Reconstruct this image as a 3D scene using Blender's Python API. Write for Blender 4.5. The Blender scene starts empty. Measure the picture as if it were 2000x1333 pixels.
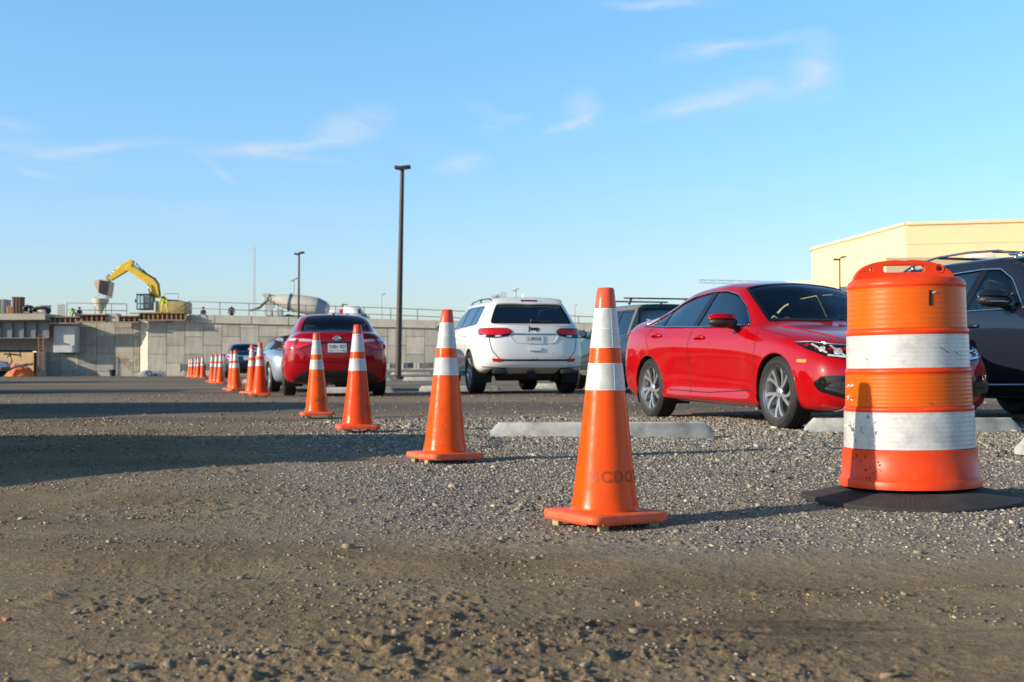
import bpy, bmesh, math, random
import numpy as np
from mathutils import Vector, Matrix, Euler
from mathutils.bvhtree import BVHTree
R = math.radians
scene = bpy.context.scene
COL = scene.collection
F = 2474.0                       # focal length in pixels of the 2000 px wide photograph
CAMZ = 0.55
PITCH = math.atan(50.5 / F)

def at(px, py, Y):
    """the point at depth Y metres that is seen at photo pixel px, py"""
    u = (px - 1000) / F; v = (666.5 - py) / F
    t = Y / (math.cos(PITCH) - v * math.sin(PITCH))
    return Vector((u * t, Y, CAMZ + t * (math.sin(PITCH) + v * math.cos(PITCH))))

# ---------------------------------------------------------------- tagging
def tag(o, label=None, cat=None, group=None, kind=None):
    if label: o['label'] = label
    if cat: o['category'] = cat
    if group: o['group'] = group
    if kind: o['kind'] = kind
    return o

def empty(name, loc=(0, 0, 0), rz=0.0, label=None, cat=None, group=None, parent=None):
    o = bpy.data.objects.new(name, None); COL.objects.link(o)
    o.location = loc; o.rotation_euler = (0, 0, rz); o.empty_display_size = .1
    if parent is not None: o.parent = parent
    return tag(o, label, cat, group)

def copy_tree(o, parent=None):
    c = o.copy(); COL.objects.link(c)
    c.parent = parent
    for ch in o.children: copy_tree(ch, c)
    return c

# ---------------------------------------------------------------- materials
def nt(name):
    m = bpy.data.materials.new(name); m.use_nodes = True
    n = m.node_tree.nodes; l = m.node_tree.links
    return m, n, l, n['Principled BSDF']

def mat(name, col, rough=.5, metal=0, coat=0, var=0.0, vscale=6, bump=0, bscale=60, spec=.5,
        dirt=None, dscale=3, damt=.5, emit=None, trans=0, stretch=None, coatr=.03):
    m, n, l, b = nt(name)
    b.inputs['Roughness'].default_value = rough
    b.inputs['Metallic'].default_value = metal
    b.inputs['Coat Weight'].default_value = coat
    b.inputs['Coat Roughness'].default_value = coatr
    b.inputs['Specular IOR Level'].default_value = spec
    if trans: b.inputs['Transmission Weight'].default_value = trans
    tc = n.new('ShaderNodeTexCoord')
    src = tc.outputs['Object']
    if stretch:
        mp = n.new('ShaderNodeMapping'); mp.inputs['Scale'].default_value = stretch
        l.new(src, mp.inputs['Vector']); src = mp.outputs['Vector']
    c4 = (*col, 1)
    out = None
    if var:
        nz = n.new('ShaderNodeTexNoise'); nz.inputs['Scale'].default_value = vscale
        nz.inputs['Detail'].default_value = 6; nz.inputs['Roughness'].default_value = .65
        l.new(src, nz.inputs['Vector'])
        mx = n.new('ShaderNodeMix'); mx.data_type = 'RGBA'
        mx.inputs['A'].default_value = tuple(max(0, c * (1 - var)) for c in col) + (1,)
        mx.inputs['B'].default_value = tuple(min(1, c * (1 + var)) for c in col) + (1,)
        mr = n.new('ShaderNodeMapRange'); mr.inputs['From Min'].default_value = .3; mr.inputs['From Max'].default_value = .7
        l.new(nz.outputs['Fac'], mr.inputs['Value']); l.new(mr.outputs['Result'], mx.inputs['Factor'])
        out = mx.outputs['Result']
        # roughness variation too
        rr = n.new('ShaderNodeMapRange'); rr.inputs['To Min'].default_value = max(0, rough * .8); rr.inputs['To Max'].default_value = min(1, rough * 1.25)
        l.new(nz.outputs['Fac'], rr.inputs['Value']); l.new(rr.outputs['Result'], b.inputs['Roughness'])
    if dirt:
        nz = n.new('ShaderNodeTexNoise'); nz.inputs['Scale'].default_value = dscale
        nz.inputs['Detail'].default_value = 8; nz.inputs['Roughness'].default_value = .7
        l.new(src, nz.inputs['Vector'])
        mr = n.new('ShaderNodeMapRange'); mr.inputs['From Min'].default_value = .52; mr.inputs['From Max'].default_value = .75
        mr.inputs['To Max'].default_value = damt
        l.new(nz.outputs['Fac'], mr.inputs['Value'])
        mx = n.new('ShaderNodeMix'); mx.data_type = 'RGBA'
        if out: l.new(out, mx.inputs['A'])
        else: mx.inputs['A'].default_value = c4
        mx.inputs['B'].default_value = (*dirt, 1)
        l.new(mr.outputs['Result'], mx.inputs['Factor'])
        out = mx.outputs['Result']
    if out: l.new(out, b.inputs['Base Color'])
    else: b.inputs['Base Color'].default_value = c4
    if bump:
        nb = n.new('ShaderNodeTexNoise'); nb.inputs['Scale'].default_value = bscale; nb.inputs['Detail'].default_value = 5
        l.new(src, nb.inputs['Vector'])
        bp = n.new('ShaderNodeBump'); bp.inputs['Strength'].default_value = bump; bp.inputs['Distance'].default_value = .01
        l.new(nb.outputs['Fac'], bp.inputs['Height']); l.new(bp.outputs['Normal'], b.inputs['Normal'])
    if emit:
        b.inputs['Emission Color'].default_value = (*emit, 1); b.inputs['Emission Strength'].default_value = 1
    return m

def glass(name, tint, dens=.85, rough=.02, mir=.035):
    """tinted thin glass: part transparent, part mirror by angle"""
    m, n, l, b = nt(name)
    n.remove(b)
    o = n['Material Output']
    tr = n.new('ShaderNodeBsdfTransparent'); tr.inputs['Color'].default_value = (*[c * (1 - dens) for c in tint], 1)
    gl = n.new('ShaderNodeBsdfGlossy'); gl.inputs['Roughness'].default_value = rough; gl.inputs['Color'].default_value = (.9, .93, .95, 1)
    fr = n.new('ShaderNodeFresnel'); fr.inputs['IOR'].default_value = 1.5
    mr = n.new('ShaderNodeMapRange'); mr.inputs['To Min'].default_value = mir; mr.inputs['To Max'].default_value = 1
    l.new(fr.outputs[0], mr.inputs['Value'])
    mx = n.new('ShaderNodeMixShader')
    l.new(mr.outputs['Result'], mx.inputs[0]); l.new(tr.outputs[0], mx.inputs[1]); l.new(gl.outputs[0], mx.inputs[2])
    l.new(mx.outputs[0], o.inputs['Surface'])
    return m

# ---------------------------------------------------------------- mesh builder
class MB:
    def __init__(s): s.v = []; s.f = []
    def add(s, vs, fs):
        k = len(s.v); s.v += [tuple(p) for p in vs]; s.f += [tuple(i + k for i in f) for f in fs]; return s
    def box(s, c, size, rot=None, bev=0):
        hx, hy, hz = [q / 2 for q in size]
        if bev:
            bm = bmesh.new(); bmesh.ops.create_cube(bm, size=1)
            for v in bm.verts: v.co = Vector((v.co.x * size[0], v.co.y * size[1], v.co.z * size[2]))
            bmesh.ops.bevel(bm, geom=bm.edges[:], offset=bev, segments=2, affect='EDGES', profile=.5)
            bm.verts.ensure_lookup_table(); bm.verts.index_update()
            vs = [v.co.copy() for v in bm.verts]; fs = [[v.index for v in f.verts] for f in bm.faces]; bm.free()
        else:
            vs = [Vector((x, y, z)) for x in (-hx, hx) for y in (-hy, hy) for z in (-hz, hz)]
            fs = [(0, 1, 3, 2), (4, 6, 7, 5), (0, 4, 5, 1), (2, 3, 7, 6), (0, 2, 6, 4), (1, 5, 7, 3)]
        if rot is not None:
            m = rot if isinstance(rot, Matrix) else Euler(rot).to_matrix()
            vs = [m @ p for p in vs]
        c = Vector(c)
        return s.add([p + c for p in vs], fs)
    def bar(s, a, b, w, h=None, bev=0):
        a = Vector(a); b = Vector(b); d = b - a; h = h or w
        q = d.to_track_quat('X', 'Z').to_matrix()
        return s.box((a + b) / 2, (d.length, w, h), q, bev)
    def tube(s, a, b, r0, r1=None, n=12, cap=True):
        a = Vector(a); b = Vector(b); r1 = r0 if r1 is None else r1
        q = (b - a).to_track_quat('Z', 'Y').to_matrix()
        vs = []
        for p, r in ((a, r0), (b, r1)):
            for i in range(n):
                t = 2 * math.pi * i / n
                vs.append(p + q @ Vector((r * math.cos(t), r * math.sin(t), 0)))
        fs = [(i, (i + 1) % n, n + (i + 1) % n, n + i) for i in range(n)]
        if cap: fs += [tuple(range(n))[::-1], tuple(range(n, 2 * n))]
        return s.add(vs, fs)
    def path(s, pts, r, n=8, closed=False):
        pts = [Vector(p) for p in pts]; m = len(pts); vs = []; fs = []
        for i, p in enumerate(pts):
            a = pts[(i - 1) % m] if (i or closed) else p; b = pts[(i + 1) % m] if (i < m - 1 or closed) else p
            q = (b - a).to_track_quat('Z', 'Y').to_matrix()
            for k in range(n):
                t = 2 * math.pi * k / n
                vs.append(p + q @ Vector((r * math.cos(t), r * math.sin(t), 0)))
        for i in range(m if closed else m - 1):
            j = (i + 1) % m
            for k in range(n): fs.append((i * n + k, i * n + (k + 1) % n, j * n + (k + 1) % n, j * n + k))
        if not closed: fs += [tuple(range(n))[::-1], tuple(range((m - 1) * n, m * n))]
        return s.add(vs, fs)
    def lathe(s, prof, n=48, axis='Z', c=(0, 0, 0), capends=False):
        """prof: list of (r, h)"""
        vs = []; fs = []; m = len(prof); c = Vector(c)
        for r, h in prof:
            for i in range(n):
                t = 2 * math.pi * i / n; x, y = r * math.cos(t), r * math.sin(t)
                vs.append(c + (Vector((x, y, h)) if axis == 'Z' else Vector((x, h, -y)) if axis == 'Y' else Vector((h, x, y))))
        for j in range(m - 1):
            for i in range(n):
                fs.append((j * n + i, j * n + (i + 1) % n, (j + 1) * n + (i + 1) % n, (j + 1) * n + i))
        if capends: fs += [tuple(range(n))[::-1], tuple(range((m - 1) * n, m * n))]
        return s.add(vs, fs)
    def prism(s, poly, d0, d1, fr=None):
        """poly: 2-D points, swept from d0 to d1; fr maps (a, b, d) to a point"""
        fr = fr or (lambda a, b, d: (a, d, b)); n = len(poly)
        vs = [fr(a, b, d0) for a, b in poly] + [fr(a, b, d1) for a, b in poly]
        fs = [tuple(range(n)), tuple(range(n, 2 * n))[::-1]] + [(i, n + i, n + (i + 1) % n, (i + 1) % n) for i in range(n)]
        return s.add(vs, fs)
    def ball(s, c, r, n=10, sc=(1, 1, 1)):
        prof = [(math.sin(math.pi * k / n) * 1 + 1e-5, -math.cos(math.pi * k / n)) for k in range(n + 1)]
        k = len(s.v); s.lathe(prof, 2 * n)
        s.v[k:] = [(c[0] + x * r * sc[0], c[1] + y * r * sc[1], c[2] + z * r * sc[2]) for x, y, z in s.v[k:]]
        return s
    def build(s, name, m, parent=None, smooth=False, angle=None, merge=False):
        me = bpy.data.meshes.new(name); me.from_pydata(s.v, [], s.f); me.update()
        bm = bmesh.new(); bm.from_mesh(me)
        if merge: bmesh.ops.remove_doubles(bm, verts=bm.verts, dist=1e-5)
        bmesh.ops.recalc_face_normals(bm, faces=bm.faces[:])
        if angle is not None:
            for e in bm.edges:
                if len(e.link_faces) == 2 and e.calc_face_angle(0) > R(angle): e.smooth = False
        bm.to_mesh(me); bm.free()
        if smooth or angle is not None: me.polygons.foreach_set('use_smooth', [True] * len(me.polygons))
        o = bpy.data.objects.new(name, me); COL.objects.link(o)
        for q in (m if isinstance(m, (list, tuple)) else [m]): me.materials.append(q)
        if parent is not None: o.parent = parent
        return o

def rpoly(pts, r=.03, n=4):
    """round the corners of a 2-D polygon; r may be a list"""
    out = []; m = len(pts)
    for i in range(m):
        p = Vector(pts[i][:2]); a = Vector(pts[i - 1][:2]); b = Vector(pts[(i + 1) % m][:2])
        rr = r[i] if isinstance(r, (list, tuple)) else r
        da = (a - p); db = (b - p)
        k = min(rr, da.length * .45, db.length * .45)
        if k < 1e-4: out.append(p); continue
        s = p + da.normalized() * k; e = p + db.normalized() * k
        for j in range(n + 1):
            t = j / n
            out.append((1 - t) ** 2 * s + 2 * t * (1 - t) * p + t * t * e)
    return out

def inside(poly, x, y):
    c = False; j = len(poly) - 1
    for i in range(len(poly)):
        xi, yi = poly[i][0], poly[i][1]; xj, yj = poly[j][0], poly[j][1]
        if (yi > y) != (yj > y) and x < (xj - xi) * (y - yi) / (yj - yi) + xi: c = not c
        j = i
    return c

def text_mesh(s, size, depth=.0, bold=0.0, space=1.0):
    cu = bpy.data.curves.new('t', 'FONT'); cu.body = s; cu.size = size; cu.align_x = 'CENTER'; cu.align_y = 'CENTER'
    cu.extrude = depth; cu.space_character = space; cu.offset = bold; cu.resolution_u = 3
    o = bpy.data.objects.new('t', cu); COL.objects.link(o)
    dg = bpy.context.evaluated_depsgraph_get(); dg.update()
    me = bpy.data.meshes.new_from_object(o.evaluated_get(dg))
    vs = [v.co.copy() for v in me.vertices]; fs = [tuple(p.vertices) for p in me.polygons]
    bpy.data.objects.remove(o); bpy.data.curves.remove(cu); bpy.data.meshes.remove(me)
    return vs, fs

# ---------------------------------------------------------------- noise (numpy)
def _hash(ix, iy, seed):
    h = (ix.astype(np.int64) * 374761393 + iy.astype(np.int64) * 668265263 + seed * 1442695041) & 0x7fffffff
    h = ((h ^ (h >> 13)) * 1274126177) & 0x7fffffff
    return ((h ^ (h >> 16)) & 0xffff) / 65535.0
def vnoise(x, y, seed=0):
    x = np.asarray(x, float); y = np.asarray(y, float)
    ix = np.floor(x); iy = np.floor(y); fx = x - ix; fy = y - iy
    fx = fx * fx * fx * (fx * (fx * 6 - 15) + 10); fy = fy * fy * fy * (fy * (fy * 6 - 15) + 10)
    a = _hash(ix, iy, seed); b = _hash(ix + 1, iy, seed); c = _hash(ix, iy + 1, seed); d = _hash(ix + 1, iy + 1, seed)
    return (a * (1 - fx) + b * fx) * (1 - fy) + (c * (1 - fx) + d * fx) * fy
def fbm(x, y, oct=4, seed=0, gain=.5):
    s = 0; a = 1; t = 0
    for k in range(oct):
        s = s + a * vnoise(x * 2 ** k + 17.3 * k, y * 2 ** k + 9.1 * k, seed + k); t += a; a *= gain
    return s / t
# ================================================================ GROUND
# heights of the lot at the places things stand (x, y, z)
_HP = [(.36, 4.9, -.060), (1.72, 5.47, -.03), (-.41, 7.63, -.020), (-1.33, 10.9, -.012), (-2.13, 13.8, -.005), (3.2, 12, 0), (2.3, 14.5, .015),
       (5.9, 12, 0), (-4.4, 21.6, .045), (-3, 21.9, .055), (.2, 22.6, .085), (3.2, 25, .06), (-6.5, 27.8, .01), (-4.4, 28.2, -.01),
       (-9, 38, .03), (-13, 55, .05), (-11, 52, .08), (0, 2, -.02), (-2, 4, -.02), (3, 3, -.02), (-8, 10, 0), (12, 12, 0), (12, 25, .05), (-20, 30, 0),
       (0, 75, .15), (-30, 75, -.1), (30, 75, .15), (-5, 48, .08), (-6, 69, .1), (-2, 43, .08), (1, 9.9, 0)]
def gz_np(x, y):
    x = np.asarray(x, float); y = np.asarray(y, float)
    num = np.zeros_like(x); den = np.zeros_like(x) + 1e-9
    for a, b, c in _HP:
        sc = .25 * (1 + b * .12)
        w = 1 / (((x - a) ** 2 + (y - b) ** 2) / sc ** 2 + 1.0) ** 1.5 * (1)
        num += w * c; den += w
    z = num / den
    far = np.clip((y - 60) / 40, 0, 1); far = far * far * (3 - 2 * far)
    q = np.clip((x + 31) / 25, 0, 1); q = q * q * (3 - 2 * q)
    return z * (1 - far) + (-.23 + .54 * q) * far
def gz(x, y): return float(gz_np(np.array([x]), np.array([y]))[0])

def gravel_mask(x, y):
    """1 where loose crushed stone lies, 0 on packed dirt"""
    n = fbm(x * .9, y * .9, 4, 5) - .5
    n2 = fbm(x * .25, y * .5, 3, 9) - .5
    edge = (y - (4.35 - .25 * x)) * 1.3 + n * 2.2
    lft = (x + 1.3 + .10 * (y - 6)) * 1.0 + n * 2.2
    farr = (13 - y) * .6 + n * 2 + n2 * 3
    m = np.minimum(np.minimum(edge, lft), farr)
    return np.clip(m * .5 + .5, 0, 1)

def micro(x, y, g):
    """small real relief of the near ground"""
    h = (fbm(x * .8, y * .8, 3, 21) - .5) * .030
    h += (fbm(x * 4, y * 4, 4, 31) - .5) * .012
    pat = np.clip((fbm(x * 1.1, y * 1.6, 3, 61) - .40) * 5, .22, 1)      # crumbly patches between smooth ones
    pat = np.maximum(pat, np.clip((3.1 - y) * .7, 0, .55))
    lump = np.clip(fbm(x * 21, y * 21, 3, 41, .62) - .585, 0, 1)
    h += lump * .040 * (1 - g * .6) * pat
    crumb = np.clip(fbm(x * 38, y * 38, 3, 51, .6) - .56, 0, 1)
    h += crumb * .028 * (.35 + .65 * pat)
    # wheel ruts across the foreground
    h += -.012 * np.exp(-((y - 3.55 - .07 * x + .1 * np.sin(x * 1.3)) / .16) ** 2)
    h += .010 * np.exp(-((y - 3.9 - .07 * x) / .1) ** 2)
    ang = R(-14); tx = x * math.cos(ang) - y * math.sin(ang); ty = x * math.sin(ang) + y * math.cos(ang)
    tr = np.exp(-((ty - 5.35) / .22) ** 2) * (x < .2)
    h += tr * .006 * np.sin(tx * 62 + np.sin(ty * 23 + tx * 3) * 1.8 + 5 * vnoise(tx * 3, ty * 6, 4)) * vnoise(tx * 2, ty * 5, 12)
    return h

def make_ground():
    ny, nx = 760, 760
    # rows: fine near the camera, stretching to the horizon
    k = np.linspace(0, 1, ny)
    ys = np.concatenate([np.linspace(-60, 1.2, 40)[:-1], 1.2 * (9.0 / 1.2) ** np.linspace(0, 1, 620),
                         9.0 * (2500 / 9.0) ** np.linspace(0, 1, 200)[1:]])
    t = np.linspace(-1, 1, nx)
    g = np.sign(t) * (np.abs(t) * .75 + 3.0 * np.clip(np.abs(t) - .75, 0, 1) ** 1.5 * 8)
    sc = np.where(ys < 1.6, 1.6, ys)
    Y, G = np.meshgrid(ys, g, indexing='ij'); S = np.repeat(sc[:, None], nx, 1)
    X = G * S * .62
    Z = gz_np(X, Y)
    gm = gravel_mask(X, Y)
    fade = np.clip(1 - (Y - 9) / 8, .15, 1) * np.clip((Y + 6) / 6, 0, 1) * (Y < 45)
    Z = Z + micro(X, Y, gm) * fade
    # calm the ground right under things so that they sit on it
    for a, b, c in _HP[:9]:
        w = np.exp(-(((X - a) ** 2 + (Y - b) ** 2) / (.42 if b > 5.2 else .3) ** 2) ** 2)
        Z = Z * (1 - w) + (c - .004 + (Z - gz_np(X, Y)) * .25) * w
    verts = np.stack([X, Y, Z], -1).reshape(-1, 3)
    n0, n1 = len(ys), nx
    i = np.arange((n0 - 1))[:, None] * n1 + np.arange(n1 - 1)[None, :]
    q = np.stack([i, i + 1, i + n1 + 1, i + n1], -1).reshape(-1, 4)
    me = bpy.data.meshes.new('ground')
    me.vertices.add(len(verts)); me.vertices.foreach_set('co', verts.ravel())
    me.loops.add(q.size); me.loops.foreach_set('vertex_index', q.ravel())
    me.polygons.add(len(q)); me.polygons.foreach_set('loop_start', np.arange(0, q.size, 4)); me.polygons.foreach_set('loop_total', np.full(len(q), 4))
    me.polygons.foreach_set('use_smooth', np.ones(len(q), bool))
    at_ = me.attributes.new('gravel', 'FLOAT', 'POINT'); at_.data.foreach_set('value', gm.ravel())
    me.update(); me.validate()
    o = bpy.data.objects.new('ground', me); COL.objects.link(o); o['kind'] = 'structure'
    me.materials.append(ground_material())
    return o

def ground_material():
    m, n, l, b = nt('ground')
    tc = n.new('ShaderNodeTexCoord'); P = tc.outputs['Object']
    def noise(scale, det=5, rough=.6, stretch=None):
        z = n.new('ShaderNodeTexNoise'); z.inputs['Scale'].default_value = scale; z.inputs['Detail'].default_value = det; z.inputs['Roughness'].default_value = rough
        if stretch:
            mp = n.new('ShaderNodeMapping'); mp.inputs['Scale'].default_value = stretch; l.new(P, mp.inputs[0]); l.new(mp.outputs[0], z.inputs['Vector'])
        else: l.new(P, z.inputs['Vector'])
        return z.outputs['Fac']
    def ramp(src, stops):
        r = n.new('ShaderNodeValToRGB'); e = r.color_ramp.elements
        while len(e) < len(stops): e.new(.5)
        for k, (p, c) in enumerate(stops): e[k].position = p; e[k].color = (*c, 1)
        l.new(src, r.inputs[0]); return r.outputs[0]
    def mix(f, a, c2, mode='MIX'):
        x = n.new('ShaderNodeMix'); x.data_type = 'RGBA'; x.blend_type = mode
        for s, v in (('Factor', f), ('A', a), ('B', c2)):
            if isinstance(v, (int, float)): x.inputs[s].default_value = v
            elif isinstance(v, tuple): x.inputs[s].default_value = (*v, 1)
            else: l.new(v, x.inputs[s])
        return x.outputs['Result']
    def rng(src, a, c2, lo=0, hi=1):
        x = n.new('ShaderNodeMapRange'); x.inputs['From Min'].default_value = a; x.inputs['From Max'].default_value = c2
        x.inputs['To Min'].default_value = lo; x.inputs['To Max'].default_value = hi; l.new(src, x.inputs['Value']); return x.outputs['Result']
    dirt = ramp(noise(1.1, 7, .62), [(.3, (.205, .138, .074)), (.5, (.30, .212, .122)), (.68, (.38, .282, .175))])
    dirt = mix(rng(noise(45, 5, .7), .3, .7), dirt, mix(.55, dirt, (.10, .075, .05)))
    v = n.new('ShaderNodeTexVoronoi'); v.inputs['Scale'].default_value = 62; v.inputs['Randomness'].default_value = 1; l.new(P, v.inputs['Vector'])
    sep = n.new('ShaderNodeSeparateColor'); l.new(v.outputs['Color'], sep.inputs[0])
    stones = ramp(sep.outputs[0], [(0, (.095, .08, .065)), (.35, (.19, .172, .148)), (.7, (.29, .265, .225)), (.93, (.38, .35, .30)), (1, (.56, .50, .41))])
    stones = mix(rng(noise(1.7, 5), .35, .7, .12, .72), stones, (.29, .235, .17))
    at_ = n.new('ShaderNodeAttribute'); at_.attribute_name = 'gravel'
    gmask = n.new('ShaderNodeMath'); gmask.operation = 'ADD'; l.new(at_.outputs['Fac'], gmask.inputs[0])
    l.new(rng(noise(7, 5, .7), .2, .8, -.35, .35), gmask.inputs[1])
    gm2 = rng(gmask.outputs[0], .3, .75)
    base = mix(gm2, dirt, stones)
    dst = n.new('ShaderNodeMath'); dst.operation = 'PINGPONG'; dst.inputs[1].default_value = .5; l.new(at_.outputs['Fac'], dst.inputs[0])
    base = mix(rng(dst.outputs[0], .05, .5, 0, .55), base, mix(rng(noise(55, 4, .7), .3, .7), (.26, .215, .165), (.40, .34, .27)))
    # worn lanes across the far lot: dark asphalt millings against pale dust, drawn out along the driving direction
    sx = n.new('ShaderNodeSeparateXYZ'); l.new(P, sx.inputs[0])
    lanes = rng(noise(1, 5, .55, (.035, .33, 1)), .42, .60)
    farc = mix(lanes, (.105, .09, .075), (.33, .245, .165))
    farc = mix(rng(noise(18, 5, .7), .3, .7, 0, .6), farc, (.17, .145, .12))
    base = mix(rng(sx.outputs['Y'], 9.5, 15, 0, .8), base, farc)
    # oily dark patches at the lower right, dried damp streaks
    pn = noise(1.0, 7, .7, (1.6, 5.5, 1))
    spot = n.new('ShaderNodeVectorMath'); spot.operation = 'DISTANCE'
    mp = n.new('ShaderNodeMapping'); mp.inputs['Scale'].default_value = (.42, 1.5, 0); l.new(P, mp.inputs[0]); l.new(mp.outputs[0], spot.inputs[0]); spot.inputs[1].default_value = (.80 * .42, 2.74 * 1.5, 0)
    sp = rng(spot.outputs['Value'], .08, .50, 1, 0)
    damp = n.new('ShaderNodeMath'); damp.operation = 'MULTIPLY'; l.new(sp, damp.inputs[0]); l.new(rng(pn, .44, .60), damp.inputs[1])
    base = mix(rng(damp.outputs[0], 0, .8, 0, .85), base, (.075, .05, .031))
    l.new(base, b.inputs['Base Color'])
    b.inputs['Roughness'].default_value = .92; b.inputs['Specular IOR Level'].default_value = .25
    # relief
    hv = rng(v.outputs['Distance'], 0, .55, 1, 0)
    hm = n.new('ShaderNodeMath'); hm.operation = 'MULTIPLY'; l.new(hv, hm.inputs[0]); l.new(gm2, hm.inputs[1])
    b1 = n.new('ShaderNodeBump'); b1.inputs['Strength'].default_value = .8; b1.inputs['Distance'].default_value = .008; l.new(hm.outputs[0], b1.inputs['Height'])
    b2 = n.new('ShaderNodeBump'); b2.inputs['Strength'].default_value = .8; b2.inputs['Distance'].default_value = .013
    l.new(noise(75, 5, .7), b2.inputs['Height']); l.new(b1.outputs['Normal'], b2.inputs['Normal'])
    b3 = n.new('ShaderNodeBump'); b3.inputs['Strength'].default_value = .6; b3.inputs['Distance'].default_value = .03
    l.new(noise(9, 6, .65), b3.inputs['Height']); l.new(b2.outputs['Normal'], b3.inputs['Normal'])
    l.new(b3.outputs['Normal'], b.inputs['Normal'])
    return m
GROUND = make_ground()

def ground_bvh_height():
    me = GROUND.data
    n = len(me.vertices); co = np.empty(n * 3); me.vertices.foreach_get('co', co); return co.reshape(-1, 3)

# loose stones: one uncountable mass
def rock_points(rng, n):
    base = np.array([(x, y, z) for x in (-1, 1) for y in (-1, 1) for z in (-1, 1)], float)
    v = base[None] * (.55 + .45 * rng.random((n, 8, 3)))
    return v
CF = np.array([(0, 1, 3, 2), (4, 6, 7, 5), (0, 4, 5, 1), (2, 3, 7, 6), (0, 2, 6, 4), (1, 5, 7, 3)])
def gravel_stuff():
    rng = np.random.default_rng(7)
    def sample(n, y0, y1, wid=.47):
        # uniform over the visible trapezoid
        u = rng.random(n); y = np.sqrt(y0 ** 2 + u * (y1 ** 2 - y0 ** 2)); x = (rng.random(n) * 2 - 1) * (wid * y + .25)
        return x, y
    xs, ys, ss = [], [], []
    x, y = sample(175000, 3.6, 13.5, .55); g = gravel_mask(x, y); keep = rng.random(len(x)) < np.clip((g - .3) * 1.4, 0, .95)
    x, y = x[keep], y[keep]; s = .0026 + .0042 * rng.random(len(x)) ** 2 + .012 * (rng.random(len(x)) > .985) * rng.random(len(x))
    s *= np.clip(y / 7.5, .8, 1.5)
    xs.append(x); ys.append(y); ss.append(s)
    x, y = sample(15000, 1.8, 6.5); cl = fbm(x * 2.2, y * 2.2, 3, 77); keep = rng.random(len(x)) < np.clip((cl - .44) * 6, .04, 1)
    x, y = x[keep], y[keep]; s = .0015 + .0035 * rng.random(len(x)) ** 2.2 + .010 * (rng.random(len(x)) > .975) * rng.random(len(x)) ** 1.5
    xs.append(x); ys.append(y); ss.append(s)
    x, y = sample(42000, 4.2, 13.0, .45); keep = rng.random(len(x)) < .25 + .75 * (fbm(x * 1.3, y * 1.3, 3, 88) > .5)
    x, y = x[keep], y[keep]; s = .0016 + .0036 * rng.random(len(x)) ** 2
    xs.append(x); ys.append(y); ss.append(s * np.clip(y / 6, .8, 1.7))
    x, y = sample(12000, 11, 24); s = .004 + .010 * rng.random(len(x)) ** 3; keep = rng.random(len(x)) < .5
    xs.append(x[keep]); ys.append(y[keep]); ss.append(s[keep])
    x = np.concatenate(xs); y = np.concatenate(ys); s = np.concatenate(ss); n = len(x)
    gm = gravel_mask(x, y)
    fade = np.clip(1 - (y - 9) / 8, .15, 1)
    z = gz_np(x, y) + micro(x, y, gm) * fade
    for a, b_, c in _HP[:9]:
        w = np.exp(-(((x - a) ** 2 + (y - b_) ** 2) / (.42 if b_ > 5.2 else .3) ** 2) ** 2)
        z = z * (1 - w) + (c - .004 + (z - gz_np(x, y)) * .25) * w
    v = rock_points(rng, n)
    v *= np.stack([1 + .6 * rng.random(n), 1 + .6 * rng.random(n), .55 + .35 * rng.random(n)], -1)[:, None, :]
    a = rng.random(n) * 6.28; ca, sa = np.cos(a)[:, None], np.sin(a)[:, None]
    vx = v[..., 0] * ca - v[..., 1] * sa; vy = v[..., 0] * sa + v[..., 1] * ca
    tl = (rng.random(n) - .5)[:, None] * .8
    vz = v[..., 2] + vx * tl
    co = np.stack([vx * s[:, None] + x[:, None], vy * s[:, None] + y[:, None], vz * s[:, None] + (z + s * .25)[:, None]], -1).reshape(-1, 3)
    q = (np.arange(n)[:, None, None] * 8 + CF[None]).reshape(-1, 4)
    me = bpy.data.meshes.new('gravel')
    me.vertices.add(len(co)); me.vertices.foreach_set('co', co.ravel())
    me.loops.add(q.size); me.loops.foreach_set('vertex_index', q.ravel())
    me.polygons.add(len(q)); me.polygons.foreach_set('loop_start', np.arange(0, q.size, 4)); me.polygons.foreach_set('loop_total', np.full(len(q), 4))
    t = rng.random(n); br = .11 + .24 * rng.random(n) + .24 * (t > .93)
    warm = .25 + rng.random(n) * .5; brown = np.clip(1 - gm * 1.4, 0, 1) * .75
    colr = np.stack([br * (1 + warm * .25 + brown * .15), br * (1 - brown * .08), br * (1 - warm * .35 - brown * .25), np.ones(n)], -1)
    # dull those on dirt
    colr[:, :3] *= (1 - .30 * brown)[:, None]
    ca_ = me.color_attributes.new('tone', 'FLOAT_COLOR', 'POINT'); ca_.data.foreach_set('color', np.repeat(np.clip(colr, 0, .75), 8, 0).ravel())
    me.update(); me.validate()
    o = bpy.data.objects.new('gravel', me); COL.objects.link(o)
    tag(o, 'loose crushed grey gravel strewn over the lot', None, None, 'stuff')
    m, nn, l, b = nt('loose_stone'); a_ = nn.new('ShaderNodeAttribute'); a_.attribute_name = 'tone'
    l.new(a_.outputs['Color'], b.inputs['Base Color']); b.inputs['Roughness'].default_value = .9; b.inputs['Specular IOR Level'].default_value = .3
    me.materials.append(m)
gravel_stuff()

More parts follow.
